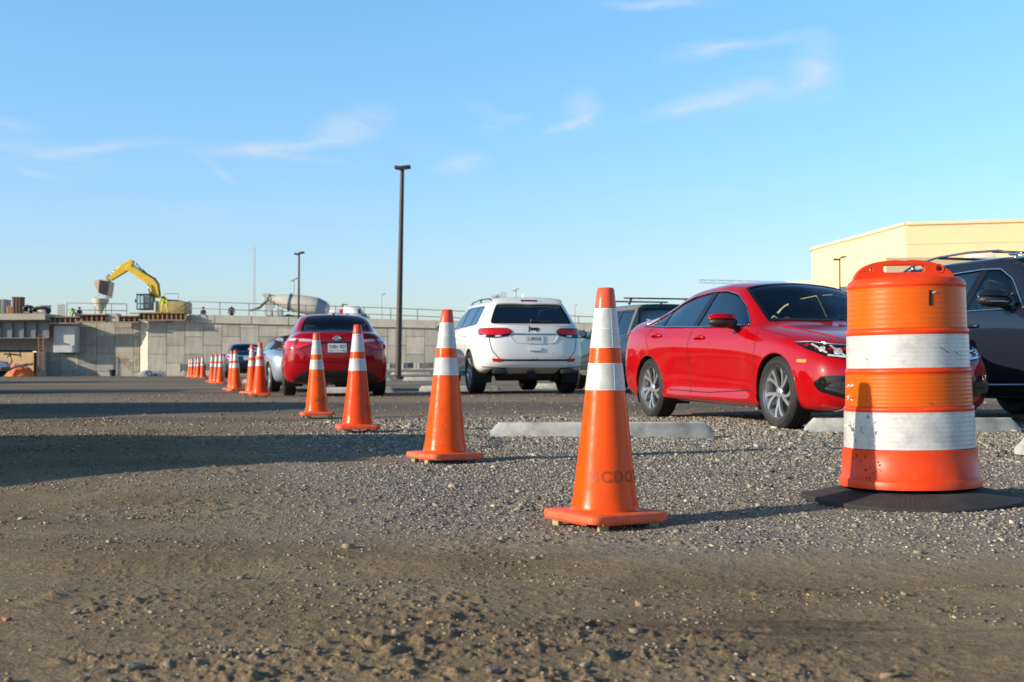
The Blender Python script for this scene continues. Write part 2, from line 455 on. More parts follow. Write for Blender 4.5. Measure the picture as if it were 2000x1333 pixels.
# the few rocks one can point at
rock_grey = mat('rock_grey', (.17, .148, .12), .9, var=.35, vscale=30, bump=.6, bscale=90)
rock_pale = mat('rock_pale', (.34, .275, .19), .9, var=.3, vscale=30, bump=.6, bscale=90)
rock_red = mat('rock_red', (.36, .16, .09), .9, var=.3, vscale=30, bump=.6, bscale=90)
def rock(x, y, r, m, label, seed, flat=.65):
    random.seed(seed)
    bm = bmesh.new(); bmesh.ops.create_icosphere(bm, subdivisions=3, radius=1)
    ax = [(Vector((random.gauss(0, 1), random.gauss(0, 1), random.gauss(0, 1))).normalized(), .55 + .35 * random.random()) for _ in range(11)]
    for v in bm.verts:
        p = v.co.copy()
        for a, d in ax:
            k = p.dot(a)
            if k > d: p -= a * (k - d)
        v.co = Vector((p.x * r * 1.25, p.y * r, p.z * r * flat))
    me = bpy.data.meshes.new('rock'); bm.to_mesh(me); bm.free()
    o = bpy.data.objects.new('rock', me); COL.objects.link(o); me.materials.append(m)
    gg = gravel_mask(np.array([x]), np.array([y])); z = gz(x, y) + float(micro(np.array([x]), np.array([y]), gg)[0]) * .8
    o.location = (x, y, z + r * flat * .35); o.rotation_euler = (random.random() * .4, 0, random.random() * 6)
    tag(o, label, 'rock', 'rocks lying on the lot')
def gp(px, py, h=.56):
    Y = h * F / (py - 717.0); return ((px - 1000) / F * Y, Y)
for (px, py, r, m, lab) in [
    (680, 873, .045, rock_grey, 'rounded dark grey rock lying beside the third nearest cone'),
    (440, 1262, .017, rock_pale, 'pale tan stone at the bottom edge left of centre'),
    (268, 1305, .027, rock_grey, 'grey stone at the lower left with a long shadow'),
    (525, 1275, .016, rock_pale, 'small orange tan stone right of the pale tan stone'),
    (335, 1300, .022, rock_grey, 'bluish grey stone right of the lower left grey one'),
    (18, 1208, .022, rock_red, 'reddish brown stone at the far left edge'),
    (1345, 858, .017, rock_pale, 'pale stone just in front of the long wheel stop'),
    (1285, 925, .016, rock_pale, 'cream stone between the nearest cone and the barrel'),
    (1500, 930, .016, rock_pale, 'cream stone on the gravel left of the barrel'),
    (965, 1320, .024, rock_grey, 'broad grey stone at the bottom edge below the second cone'),
    (620, 1276, .016, rock_grey, 'grey stone at the bottom, between two tan ones'),
    (152, 1192, .020, rock_grey, 'dark clod of earth on the left side of the dirt'),
    (1208, 1275, .014, rock_grey, 'small grey stone below the nearest cone'),
    (1138, 1302, .017, rock_pale, 'flat tan stone below the nearest cone at the bottom edge'),
    (1575, 1040, .009, rock_pale, 'tiny bright stone in front of the rubber ring')]:
    x, y = gp(px, py, .57); rock(x, y, r * (.6 if py > 1100 else 1), m, lab, int(px))
# ================================================================ CONES AND BARREL
def plastic_orange(name, col, fade=.0, scuff=True):
    m, n, l, b = nt(name)
    tc = n.new('ShaderNodeTexCoord'); oi = n.new('ShaderNodeObjectInfo')
    mp = n.new('ShaderNodeMapping'); l.new(tc.outputs['Object'], mp.inputs[0])
    cmb = n.new('ShaderNodeCombineXYZ'); mul = n.new('ShaderNodeMath'); mul.operation = 'MULTIPLY'; mul.inputs[1].default_value = 37
    l.new(oi.outputs['Random'], mul.inputs[0]); l.new(mul.outputs[0], cmb.inputs[0]); l.new(cmb.outputs[0], mp.inputs['Location'])
    z = n.new('ShaderNodeTexNoise'); z.inputs['Scale'].default_value = 7; z.inputs['Detail'].default_value = 7; z.inputs['Roughness'].default_value = .7; l.new(mp.outputs[0], z.inputs['Vector'])
    hv_ = n.new('ShaderNodeMix'); hv_.data_type = 'RGBA'; hv_.inputs['A'].default_value = (*col, 1); hv_.inputs['B'].default_value = (col[0] * .95, col[1] * .62, col[2] + .003, 1); l.new(oi.outputs['Random'], hv_.inputs['Factor'])
    mx = n.new('ShaderNodeMix'); mx.data_type = 'RGBA'; l.new(hv_.outputs['Result'], mx.inputs['A']); mx.inputs['B'].default_value = (col[0] * .74, col[1] * .62, col[2] * .9 + .004, 1)
    mr = n.new('ShaderNodeMapRange'); mr.inputs['From Min'].default_value = .45; mr.inputs['From Max'].default_value = .75; l.new(z.outputs['Fac'], mr.inputs['Value']); l.new(mr.outputs[0], mx.inputs['Factor'])
    out = mx.outputs['Result']
    if scuff:   # thin dark rub marks
        mp2 = n.new('ShaderNodeMapping'); mp2.inputs['Rotation'].default_value = (.3, .5, .2); mp2.inputs['Scale'].default_value = (3, 3, 1.1); l.new(mp.outputs[0], mp2.inputs[0])
        w = n.new('ShaderNodeTexNoise'); w.inputs['Scale'].default_value = 6; w.inputs['Detail'].default_value = 3; w.inputs['Distortion'].default_value = 1.4; l.new(mp2.outputs[0], w.inputs['Vector'])
        ab = n.new('ShaderNodeMath'); ab.operation = 'SUBTRACT'; ab.inputs[1].default_value = .5; l.new(w.outputs['Fac'], ab.inputs[0])
        ab2 = n.new('ShaderNodeMath'); ab2.operation = 'ABSOLUTE'; l.new(ab.outputs[0], ab2.inputs[0])
        m3 = n.new('ShaderNodeMapRange'); m3.inputs['From Min'].default_value = 0; m3.inputs['From Max'].default_value = .006; m3.inputs['To Min'].default_value = 1; m3.inputs['To Max'].default_value = 0; l.new(ab2.outputs[0], m3.inputs['Value'])
        m4 = n.new('ShaderNodeMath'); m4.operation = 'MULTIPLY'; l.new(m3.outputs[0], m4.inputs[0])
        m5 = n.new('ShaderNodeMapRange'); m5.inputs['From Min'].default_value = .46; m5.inputs['From Max'].default_value = .58; m5.inputs['To Max'].default_value = .8; l.new(z.outputs['Fac'], m5.inputs['Value']); l.new(m5.outputs[0], m4.inputs[1])
        mx2 = n.new('ShaderNodeMix'); mx2.data_type = 'RGBA'; l.new(out, mx2.inputs['A']); mx2.inputs['B'].default_value = (.12, .03, .02, 1); l.new(m4.outputs[0], mx2.inputs['Factor']); out = mx2.outputs['Result']
    l.new(out, b.inputs['Base Color'])
    rr = n.new('ShaderNodeMapRange'); rr.inputs['To Min'].default_value = .16; rr.inputs['To Max'].default_value = .34; l.new(z.outputs['Fac'], rr.inputs['Value']); l.new(rr.outputs[0], b.inputs['Roughness'])
    b.inputs['Specular IOR Level'].default_value = .22
    bz = n.new('ShaderNodeTexNoise'); bz.inputs['Scale'].default_value = 22; bz.inputs['Detail'].default_value = 3; l.new(mp.outputs[0], bz.inputs['Vector'])
    bp = n.new('ShaderNodeBump'); bp.inputs['Strength'].default_value = .12; bp.inputs['Distance'].default_value = .01; l.new(bz.outputs['Fac'], bp.inputs['Height']); l.new(bp.outputs[0], b.inputs['Normal'])
    return m
def sheet_white(name):
    m, n, l, b = nt(name)
    tc = n.new('ShaderNodeTexCoord')
    z = n.new('ShaderNodeTexNoise'); z.inputs['Scale'].default_value = 14; z.inputs['Detail'].default_value = 8; z.inputs['Roughness'].default_value = .75; l.new(tc.outputs['Object'], z.inputs['Vector'])
    v = n.new('ShaderNodeTexVoronoi'); v.inputs['Scale'].default_value = 260; v.feature = 'DISTANCE_TO_EDGE'; l.new(tc.outputs['Object'], v.inputs['Vector'])
    r = n.new('ShaderNodeValToRGB'); e = r.color_ramp.elements; e[0].position = .3; e[0].color = (.34, .335, .33, 1); e[1].position = .62; e[1].color = (.58, .58, .57, 1); l.new(z.outputs['Fac'], r.inputs[0])
    mx = n.new('ShaderNodeMix'); mx.data_type = 'RGBA'; l.new(r.outputs[0], mx.inputs['A']); mx.inputs['B'].default_value = (.64, .64, .63, 1)
    mr = n.new('ShaderNodeMapRange'); mr.inputs['From Min'].default_value = 0; mr.inputs['From Max'].default_value = .08; mr.inputs['To Min'].default_value = .8; mr.inputs['To Max'].default_value = 0; l.new(v.outputs['Distance'], mr.inputs['Value']); l.new(mr.outputs[0], mx.inputs['Factor'])
    z2 = n.new('ShaderNodeTexNoise'); z2.inputs['Scale'].default_value = 5; z2.inputs['Detail'].default_value = 9; z2.inputs['Roughness'].default_value = .8; l.new(tc.outputs['Object'], z2.inputs['Vector'])
    m2 = n.new('ShaderNodeMapRange'); m2.inputs['From Min'].default_value = .60; m2.inputs['From Max'].default_value = .70; m2.inputs['To Max'].default_value = .55; l.new(z2.outputs['Fac'], m2.inputs['Value'])
    mx3 = n.new('ShaderNodeMix'); mx3.data_type = 'RGBA'; l.new(mx.outputs['Result'], mx3.inputs['A']); mx3.inputs['B'].default_value = (.25, .22, .2, 1); l.new(m2.outputs[0], mx3.inputs['Factor'])
    l.new(mx3.outputs['Result'], b.inputs['Base Color']); b.inputs['Roughness'].default_value = .38; b.inputs['Coat Weight'].default_value = .3; b.inputs['Coat Roughness'].default_value = .2
    return m
M_CONE = plastic_orange('cone_orange', (.84, .100, .0))
M_CONETOP = plastic_orange('cone_top_faded', (.80, .12, .05), scuff=False)
M_BASE = mat('cone_base_orange', (.82, .11, .035), .6, var=.15, vscale=18, dirt=(.34, .22, .14), dscale=7, damt=.75, bump=.15)
M_SHEET = sheet_white('reflective_white')
M_FOOT = mat('cone_foot', (.34, .30, .17), .8, var=.25, vscale=40)
M_INK = mat('stencil_ink', (.36, .055, .008), .6, dirt=(.84, .085, .006), dscale=14, damt=1.0)
M_SEAM = mat('sheet_edge', (.80, .36, .28), .5)

CONE_R = [(.0, .132), (.02, .1295), (.875, .030)]
def cone_r(z):   # z above the base plate top
    return .1295 + (.0315 - .1295) * (z / .865)
def make_cone():
    t = empty('traffic_cone')
    # base plate: rounded square with a scalloped rim, raised on feet
    p = rpoly([(-.18, -.18), (.18, -.18), (.18, .18), (-.18, .18)], .045, 5)
    mb = MB(); zb, zt = .035, .058
    n = len(p)
    rings = [(1.0, zb - .006), (1.012, zb + .006), (1.0, zt - .004), (.975, zt), (.78, zt + .004)]
    for k, (s, z) in enumerate(rings): mb.v += [(q[0] * s, q[1] * s, z) for q in p]
    for k in range(len(rings) - 1):
        for i in range(n): mb.f.append((k * n + i, k * n + (i + 1) % n, (k + 1) * n + (i + 1) % n, (k + 1) * n + i))
    mb.f.append(tuple(range(4 * n, 5 * n))); mb.f.append(tuple(range(n))[::-1])
    # scallops along the rim belong to the base's edge
    sc = mb
    for side in range(4):
        for k in range(24):
            a = -.135 + .27 * k / 23; q = Vector((a, -.1805, zb - .008)); q.rotate(Euler((0, 0, side * math.pi / 2)))
            sc.box(q, (.006, .006, .008), (0, 0, side * math.pi / 2))
    base = mb.build('base', M_BASE, t, angle=50)
    for (a, b_, rot) in [(-.115, -.15, 0), (.12, -.15, 0), (-.15, .11, 1), (.15, -.11, 1), (0, -.155, 0), (-.155, -.02, 1), (.155, .06, 1), (0, .15, 0)]:
        w, d = (.045, .018) if abs(a) > .05 and abs(b_) > .05 else (.02, .02)
        if rot: w, d = d, w
        MB().tube((a, b_, -.006), (a, b_, .032), min(w, d) * .42, min(w, d) * .55, 10) if max(w, d) < .03 else MB().box((a, b_, .014), (w, d, .038), bev=.006).build('foot', M_FOOT, t, angle=40)
    z0 = zt
    # tapered body with a soft flare at the foot
    prof = [(.150, z0 + .001), (.137, z0 + .004), (.1315, z0 + .012), (.1295, z0 + .03)] + [(cone_r(z), z0 + z) for z in np.linspace(.06, .782, 24)]
    MB().lathe(prof, 64).build('cone_body', M_CONE, t, smooth=True)
    zt2 = z0 + .782
    r = cone_r(.782)
    MB().lathe([(r - .001, zt2 - .001), (r + .0012, zt2), (cone_r(.80) + .0012, z0 + .80), (cone_r(.855) + .001, z0 + .853), (cone_r(.86) - .003, z0 + .859), (.020, z0 + .858), (.019, z0 + .80)], 48).build('cone_tip', M_CONETOP, t, angle=60)
    def collar(za, zb2, nm='reflective_collar'):
        c = MB().lathe([(cone_r(za) + .0002, z0 + za - .0002), (cone_r(za) + .0017, z0 + za)] + [(cone_r(z) + .0017, z0 + z) for z in np.linspace(za, zb2, 6)[1:]] + [(cone_r(zb2) + .0002, z0 + zb2 + .0002)], 64).build(nm, M_SHEET, t, angle=50)
        s = MB()
        for zz in (za, zb2): s.lathe([(cone_r(zz) + .0016, z0 + zz - .0016), (cone_r(zz) + .0024, z0 + zz), (cone_r(zz) + .0014, z0 + zz + .0016)], 48)
        # vertical overlap of the wrapped sheet
        a = R(-97)
        for k in range(1): s.bar((math.cos(a) * (cone_r(za) + .002), math.sin(a) * (cone_r(za) + .002), z0 + za), (math.cos(a) * (cone_r(zb2) + .002), math.sin(a) * (cone_r(zb2) + .002), z0 + zb2), .0014, .0012)
        s.build('sheet_seam', M_SEAM if False else mat_seam, c)
        return c
    collar(.627, .777); collar(.465, .565)
    s = MB(); s.lathe([(cone_r(.70) + .0018, z0 + .699), (cone_r(.70) + .0026, z0 + .700), (cone_r(.70) + .0018, z0 + .702)], 48); s.build('sheet_overlap', mat_seam, t)
    # stencilled letters around the foot of the cone
    vs, fs = text_mesh('SCDOT', .060, 0, .0016, 1.22)
    bm = bmesh.new(); bv_ = [bm.verts.new(v) for v in vs]
    for f in fs:
        try: bm.faces.new([bv_[i] for i in f])
        except ValueError: pass
    for a in np.arange(-.14, .14, .005): bmesh.ops.bisect_plane(bm, geom=bm.verts[:] + bm.edges[:] + bm.faces[:], plane_co=(a, 0, 0), plane_no=(1, 0, 0), dist=1e-6)
    bm.verts.index_update(); vs = [v.co.copy() for v in bm.verts]; fs = [tuple(v.index for v in f.verts) for f in bm.faces]; bm.free()
    w = MB(); out = []
    for v in vs:
        zz = .135 + v.y; rr = cone_r(zz) + .0012; a = R(-95) + (v.x * 1.0) / rr
        out.append((rr * math.cos(a), rr * math.sin(a), z0 + zz))
    w.add(out, fs); w.build('lettering', M_INK, t, smooth=True)
    return t
mat_seam = mat('sheet_seam', (.8, .8, .79), .5)
cone0 = make_cone()
CG = 'traffic cones lined up across the lot'
# px, py of the ground under the cone, depth, turn of its base, tilt (x, y), label
CONES = [
    (1181, 4.90, 31, 0, .3, 'nearest orange cone, tallest in the row, with dark stencilled letters and white collars'),
    (869, 7.63, 33, 0, -.9, 'second nearest orange cone, between the nearest cone and the grey light pole'),
    (698.5, 10.9, 102, 0, .2, 'third nearest cone, deep orange, in front of the red sedan seen from behind'),
    (620, 13.8, 13, 0, -.8, 'fourth nearest cone, before the left tail light of the red sedan'),
    (508, 21.6, 20, 0, 0, 'front cone of the overlapping pair beside the silver roadster'),
    (493.5, 23.4, 0, 0, 0, 'rear cone of the overlapping pair beside the silver roadster'),
    (461.5, 27.8, 10, 0, 0, 'front cone of the pair before the dark blue sedan'),
    (455, 29.3, 30, 0, 0, 'rear cone of the pair before the dark blue sedan'),
    (430.5, 38.0, 0, 0, 0, 'front cone of the close trio left of the dark blue sedan'),
    (423, 39.3, 15, 0, 0, 'middle cone of the close trio left of the dark blue sedan'),
    (416, 41.3, 40, 0, 0, 'rear cone of the close trio left of the dark blue sedan'),
    (396.5, 51, 0, 0, 0, 'small far cone standing alone right of the farthest cones'),
    (387.5, 54, 25, 0, 0, 'right cone of the far pair near the concrete wall'),
    (382, 55.5, 5, 0, 0, 'left cone of the far pair near the concrete wall'),
    (376, 57.5, 5, 0, 0, 'front of the last two cones at the far left end of the row'),
    (371.5, 58.5, 30, 0, 0, 'last cone at the far left end of the row')]
for i, (px, Y, rz, tx, ty, lab) in enumerate(CONES):
    o = cone0 if i == 0 else copy_tree(cone0)
    X = (px - 1000) / F * Y
    ZR = {0: -.061, 1: -.021, 2: -.004, 3: .002}
    o.location = (X, Y, ZR.get(i, gz(X, Y)))
    o.rotation_euler = (R(tx), R(ty), R(rz))
    if i >= 2: # letters face other ways on the others
        o.rotation_euler = (R(tx), R(ty), R(rz + [0, 0, 0, 0, 80, 150, 200, 10, 90, 60, 120, 0, 0, 0, 0, 0][i]))
    if i == 1: o.rotation_euler = (R(tx), R(ty), R(rz + 180))
    if i > 3: o.rotation_euler[1] += R(((i * 37) % 7 - 3) * .5); o.rotation_euler[0] += R(((i * 53) % 5 - 2) * .5)
    tag(o, lab, 'traffic cone', CG)

# ---------------------------------------------------------------- drum
M_DRUM = mat('drum_plastic', (.78, .058, .008), .36, spec=.25, var=.12, vscale=5, dirt=(.50, .13, .07), dscale=9, damt=.4, bump=.06, bscale=14)
def drum_orange_sheet():
    m = mat('drum_sheet_orange', (.70, .105, .0), .34, spec=.2, var=.06, vscale=8, dirt=(.45, .10, .02), dscale=5, damt=.35, coat=.15, coatr=.15)
    return m
M_DSO = drum_orange_sheet()
M_RUB = mat('tyre_rubber_ring', (.030, .028, .027), .82, var=.4, vscale=9, dirt=(.085, .075, .065), dscale=3, damt=.7)
M_TAPE = mat('black_tape', (.012, .012, .013), .5)
def drum():
    t = empty('traffic_barrel', (1.716, 5.47, -.03), R(3), 'large orange and white striped barrel with carry handle on a black rubber ring', 'traffic barrel')
    t.rotation_euler = (0, R(-.9), R(3))
    o = .03
    zs = lambda y: .55 - (y - 717) / 477 + o
    def rad(y): return np.interp(y, [540, 642, 650, 722, 728, 800, 806, 880, 886, 950], [.2430, .2450, .2500, .2515, .2560, .2585, .2640, .2665, .2730, .2790]) * np.interp(y, [540, 950], [1.0, 1.025])
    body = []
    ys = [955, 950, 886, 880, 806, 800, 728, 722, 650, 642, 548]
    prof = [(.295, zs(958)), (.2955, zs(944)), (.292, zs(941)), (rad(939), zs(938)), (rad(886), zs(886)), (rad(886) , zs(882)), (rad(880) - .004, zs(880)),
            (rad(806) - .003, zs(806)), (rad(804) + .004, zs(803)), (rad(802) + .004, zs(797)), (rad(800) - .004, zs(795)),
            (rad(729) - .004, zs(731)), (rad(728) + .003, zs(728)), (rad(724) + .003, zs(720)), (rad(722) - .004, zs(718)),
            (rad(652) - .003, zs(652)), (rad(650) + .004, zs(649)), (rad(645) + .004, zs(641)), (rad(642) - .004, zs(638)),
            (rad(560) - .003, zs(558)), (rad(548) + .002, zs(555)), (rad(548) + .003, zs(549)), (rad(548), zs(546)), (.238, zs(541)), (.225, zs(537)), (.15, zs(534)), (.06, zs(533)), (.001, zs(533))]
    MB().lathe(prof, 96).build('drum_body', M_DRUM, t, angle=60)
    def band(ya, yb, m):
        pr = [(rad(ya) - .004, zs(ya))]; N = 72
        za, zb = zs(ya), zs(yb)
        for k in range(N + 1):
            f = k / N; y = ya + (yb - ya) * f
            rip = -.00016 * (1 - math.cos(2 * math.pi * f * 8)) * (1 if .03 < f < .97 else 0)
            pr.append((rad(y) + .0012 + rip, za + (zb - za) * f))
        pr.append((rad(yb) - .004, zs(yb)))
        MB().lathe(pr, 96).build('reflective_band', m, t, angle=60)
    band(880, 806.5, M_SHEET); band(795, 731, M_DSO); band(718.5, 652.5, M_SHEET); band(638.5, 558, M_DSO)
    # handle: an upright arched plate with a slot and two holes
    zt = zs(531) - .010
    sc = 1 / 452
    outl = [(-.236, zt - .045), (-.222, zt + .018), (-.185, zt + .055), (-.125, zt + .076), (-.04, zt + .083), (.0, zt + .079), (.03, zt + .083), (.10, zt + .078), (.165, zt + .058), (.216, zt + .022), (.236, zt - .045)]
    outl = rpoly(outl, .05, 4)
    bm = bmesh.new()
    slot = rpoly([(-.095, zt + .028), (.088, zt + .028), (.088, zt + .060), (-.095, zt + .060)], .0155, 5)
    hole = [(-.150 + .0065 * math.cos(a), zt + .044 + .0065 * math.sin(a)) for a in np.linspace(0, 6.283, 13)[:-1]]
    loops = []
    for poly in (outl, slot, hole):
        vs = [bm.verts.new((p[0], 0, p[1])) for p in poly]
        loops += [bm.edges.new((vs[i], vs[(i + 1) % len(vs)])) for i in range(len(vs))]
    bmesh.ops.triangle_fill(bm, use_beauty=True, use_dissolve=False, edges=loops)
    for f in list(bm.faces):
        c = f.calc_center_median()
        if inside(slot, c.x, c.z) or inside(hole, c.x, c.z): bm.faces.remove(f)
    me = bpy.data.meshes.new('handle'); bm.to_mesh(me); bm.free()
    h = bpy.data.objects.new('handle', me); COL.objects.link(h); me.materials.append(M_DRUM); h.parent = t; h.location = (0, .015, 0)
    sd = h.modifiers.new('s', 'SOLIDIFY'); sd.thickness = .030; sd.offset = 0
    bv = h.modifiers.new('b', 'BEVEL'); bv.width = .005; bv.segments = 2; bv.limit_method = 'ANGLE'; bv.angle_limit = R(50)
    MB().path([(x, -.0035, z) for x, z in [(s[0] * 1.02, zt + .044 + (s[1] - zt - .044) * 1.10) for s in slot]], .004, 6, True).build('slot_rim', M_DRUM, h, smooth=True)
    MB().lathe([(.022, -.006), (.020, -.0175), (.014, -.016), (.012, -.005)], 20, 'Y', (.150, 0, zt + .044)).build('bolt_boss', M_DRUM, h, angle=50)
    MB().lathe([(.0001, -.017), (.010, -.017), (.011, -.010)], 14, 'Y', (.150, 0, zt + .044)).build('bolt', M_TAPE, h, angle=40)
    # rubber ring cut from a truck tyre: it slopes and curls to the ground
    N = 256; mb = MB()
    pr = [(.270, .060), (.300, .058), (.315, .057), (.345, .048), (.385, .036), (.43, .023), (.455, .017), (.460, .010), (.456, -.004), (.30, -.004)]
    for r, h_ in pr:
        for i in range(N):
            a = 2 * math.pi * i / N
            wob = 1 + .010 * math.sin(a * 3 + 1) + .006 * math.sin(a * 7)
            lift = (.022 * max(0, math.cos(a - math.pi)) ** 3 + .006 * max(0, math.cos(a)) ** 3) * max(0, (r - .32) / .14)
            gr = .0003 * (1 if i % 2 else -1) if .31 < r < .45 else 0
            mb.v.append((r * wob * math.cos(a), r * wob * math.sin(a), h_ + lift + gr))
    for j in range(len(pr) - 1):
        for i in range(N): mb.f.append((j * N + i, j * N + (i + 1) % N, (j + 1) * N + (i + 1) % N, (j + 1) * N + i))
    mb.build('rubber_base', M_RUB, t)
    # strip of black tape folded over the top edge, torn white scrap beside it
    a0 = R(-88.5)
    def onr(y, da, dr=.0035): r = rad(y) + dr; a = a0 + da; return (r * math.cos(a), r * math.sin(a), zs(y))
    mb = MB(); pts = [onr(566, .0), onr(566, .055), onr(596, .045), onr(597, -.012)]
    mb.add(pts, [(0, 1, 2, 3)]); mb.build('tape_strip', M_TAPE, t)
    mb = MB(); mb.add([onr(569, .057), onr(568, .13), onr(570.5, .11), onr(573, .057)], [(0, 1, 2, 3)]); mb.build('torn_scrap', mat('scrap_white', (.75, .74, .72), .6), t)
    # torn curls of sheeting and dark gouges on the left flank
    rng = random.Random(4)
    tw = mat('torn_sheet', (.66, .63, .57), .7)
    for k, (y, a) in enumerate([(832, -172), (838, -168), (755, -170), (779, -169)]):
        r = rad(y) + .006; a = R(a); p = Vector((r * math.cos(a), r * math.sin(a), zs(y)))
        m2 = MB()
        for j in range(9 if k < 2 else 4):
            q = p + Vector((rng.uniform(-.016, .004), rng.uniform(-.01, .01), rng.uniform(-.008, .008)))
            m2.box(q, (rng.uniform(.006, .018), rng.uniform(.004, .01), rng.uniform(.002, .010)), (rng.random(), rng.random() * 3, rng.random() * 3))
        m2.build('torn_sheeting', tw, t)
    g = MB()
    for k in range(34):
        y = rng.choice([rng.uniform(735, 790), rng.uniform(812, 870), rng.uniform(890, 940), rng.uniform(890, 940)])
        a = R(-166 + rng.random() ** 1.6 * 32); r = rad(y) + .0024; p = Vector((r * math.cos(a), r * math.sin(a), zs(y)))
        g.box(p, (rng.uniform(.0015, .004), .0006, rng.uniform(.003, .016)), (0, rng.uniform(-.6, .6), a + math.pi / 2))
    for (y, dz, aa, l_) in [(684, 0, -75, .05), (690, 0, -60, .03), (560, 0, -135, .012), (700, 0, -150, .01), (790, 0, -90, .02)]:
        a = R(aa); r = rad(y) + .0024; g.box((r * math.cos(a), r * math.sin(a), zs(y)), (l_, .0006, .0018), Euler((0, .5, a + math.pi / 2)).to_matrix())
    tag(g.build('scuffs', M_TAPE, t), kind='stuff')
drum()
# ================================================================ CARS
def pchip(keys):
    xs = [k[0] for k in keys]; ys = [k[1] for k in keys]; n = len(xs)
    if n == 1: return lambda x: ys[0]
    h = [xs[i + 1] - xs[i] for i in range(n - 1)]; d = [(ys[i + 1] - ys[i]) / h[i] for i in range(n - 1)]
    m = [0] * n
    for i in range(1, n - 1):
        if d[i - 1] * d[i] > 0:
            w1 = 2 * h[i] + h[i - 1]; w2 = h[i] + 2 * h[i - 1]; m[i] = (w1 + w2) / (w1 / d[i - 1] + w2 / d[i])
    m[0] = d[0]; m[-1] = d[-1]
    def f(x):
        if x <= xs[0]: return ys[0]
        if x >= xs[-1]: return ys[-1]
        i = 0
        while x > xs[i + 1]: i += 1
        t = (x - xs[i]) / h[i]
        return (ys[i] * (1 + 2 * t) * (1 - t) ** 2 + h[i] * m[i] * t * (1 - t) ** 2 + ys[i + 1] * t * t * (3 - 2 * t) + h[i] * m[i + 1] * t * t * (t - 1))
    return f

M_GLASS = glass('tinted_glass', (.72, .9, .92), .42, mir=.06)
M_GLASS_D = glass('privacy_glass', (.4, .5, .6), .86, mir=.25)
M_DARK = mat('interior_dark', (.012, .012, .013), .85)
M_BLACKP = mat('black_plastic', (.018, .018, .019), .5, var=.3, vscale=30)
M_GLOSSB = mat('gloss_black', (.008, .008, .009), .12)
M_CHROME = mat('bright_metal', (.75, .76, .78), .12, metal=1)
M_GAP = mat('panel_gap', (.006, .006, .006), .9)
M_SEAT = mat('seat_cloth', (.16, .155, .14), .9, var=.2)
M_TYRE = mat('tyre_rubber', (.013, .013, .014), .7, var=.35, vscale=12, dirt=(.055, .048, .04), dscale=5, damt=.4)
M_RIM = mat('alloy_silver', (.62, .63, .65), .25, metal=.8, var=.05)
M_RIMD = mat('rim_dark', (.03, .03, .033), .4, metal=.6)
M_REDL = mat('tail_lens_red', (.62, .002, .006), .12, coat=.6, var=.3, vscale=25)
M_REDD = mat('tail_lens_dark', (.20, .003, .008), .10, coat=.6, var=.4, vscale=30)
M_CLRL = mat('clear_lens', (.80, .82, .84), .10, metal=.5, var=.35, vscale=18)
M_AMBER = mat('amber_lens', (.85, .28, .01), .2, coat=.5)
M_PLATE = mat('plate_white', (.62, .63, .62), .4, var=.08)
M_INKD = mat('plate_ink', (.03, .04, .07), .5)

def paint(name, col, metal=.0, rough=.35, dust=.15):
    m = mat(name, col, rough, metal=metal, spec=.05, coat=1.0, coatr=.04, dirt=(.32, .28, .23), dscale=2.2, damt=dust)
    return m

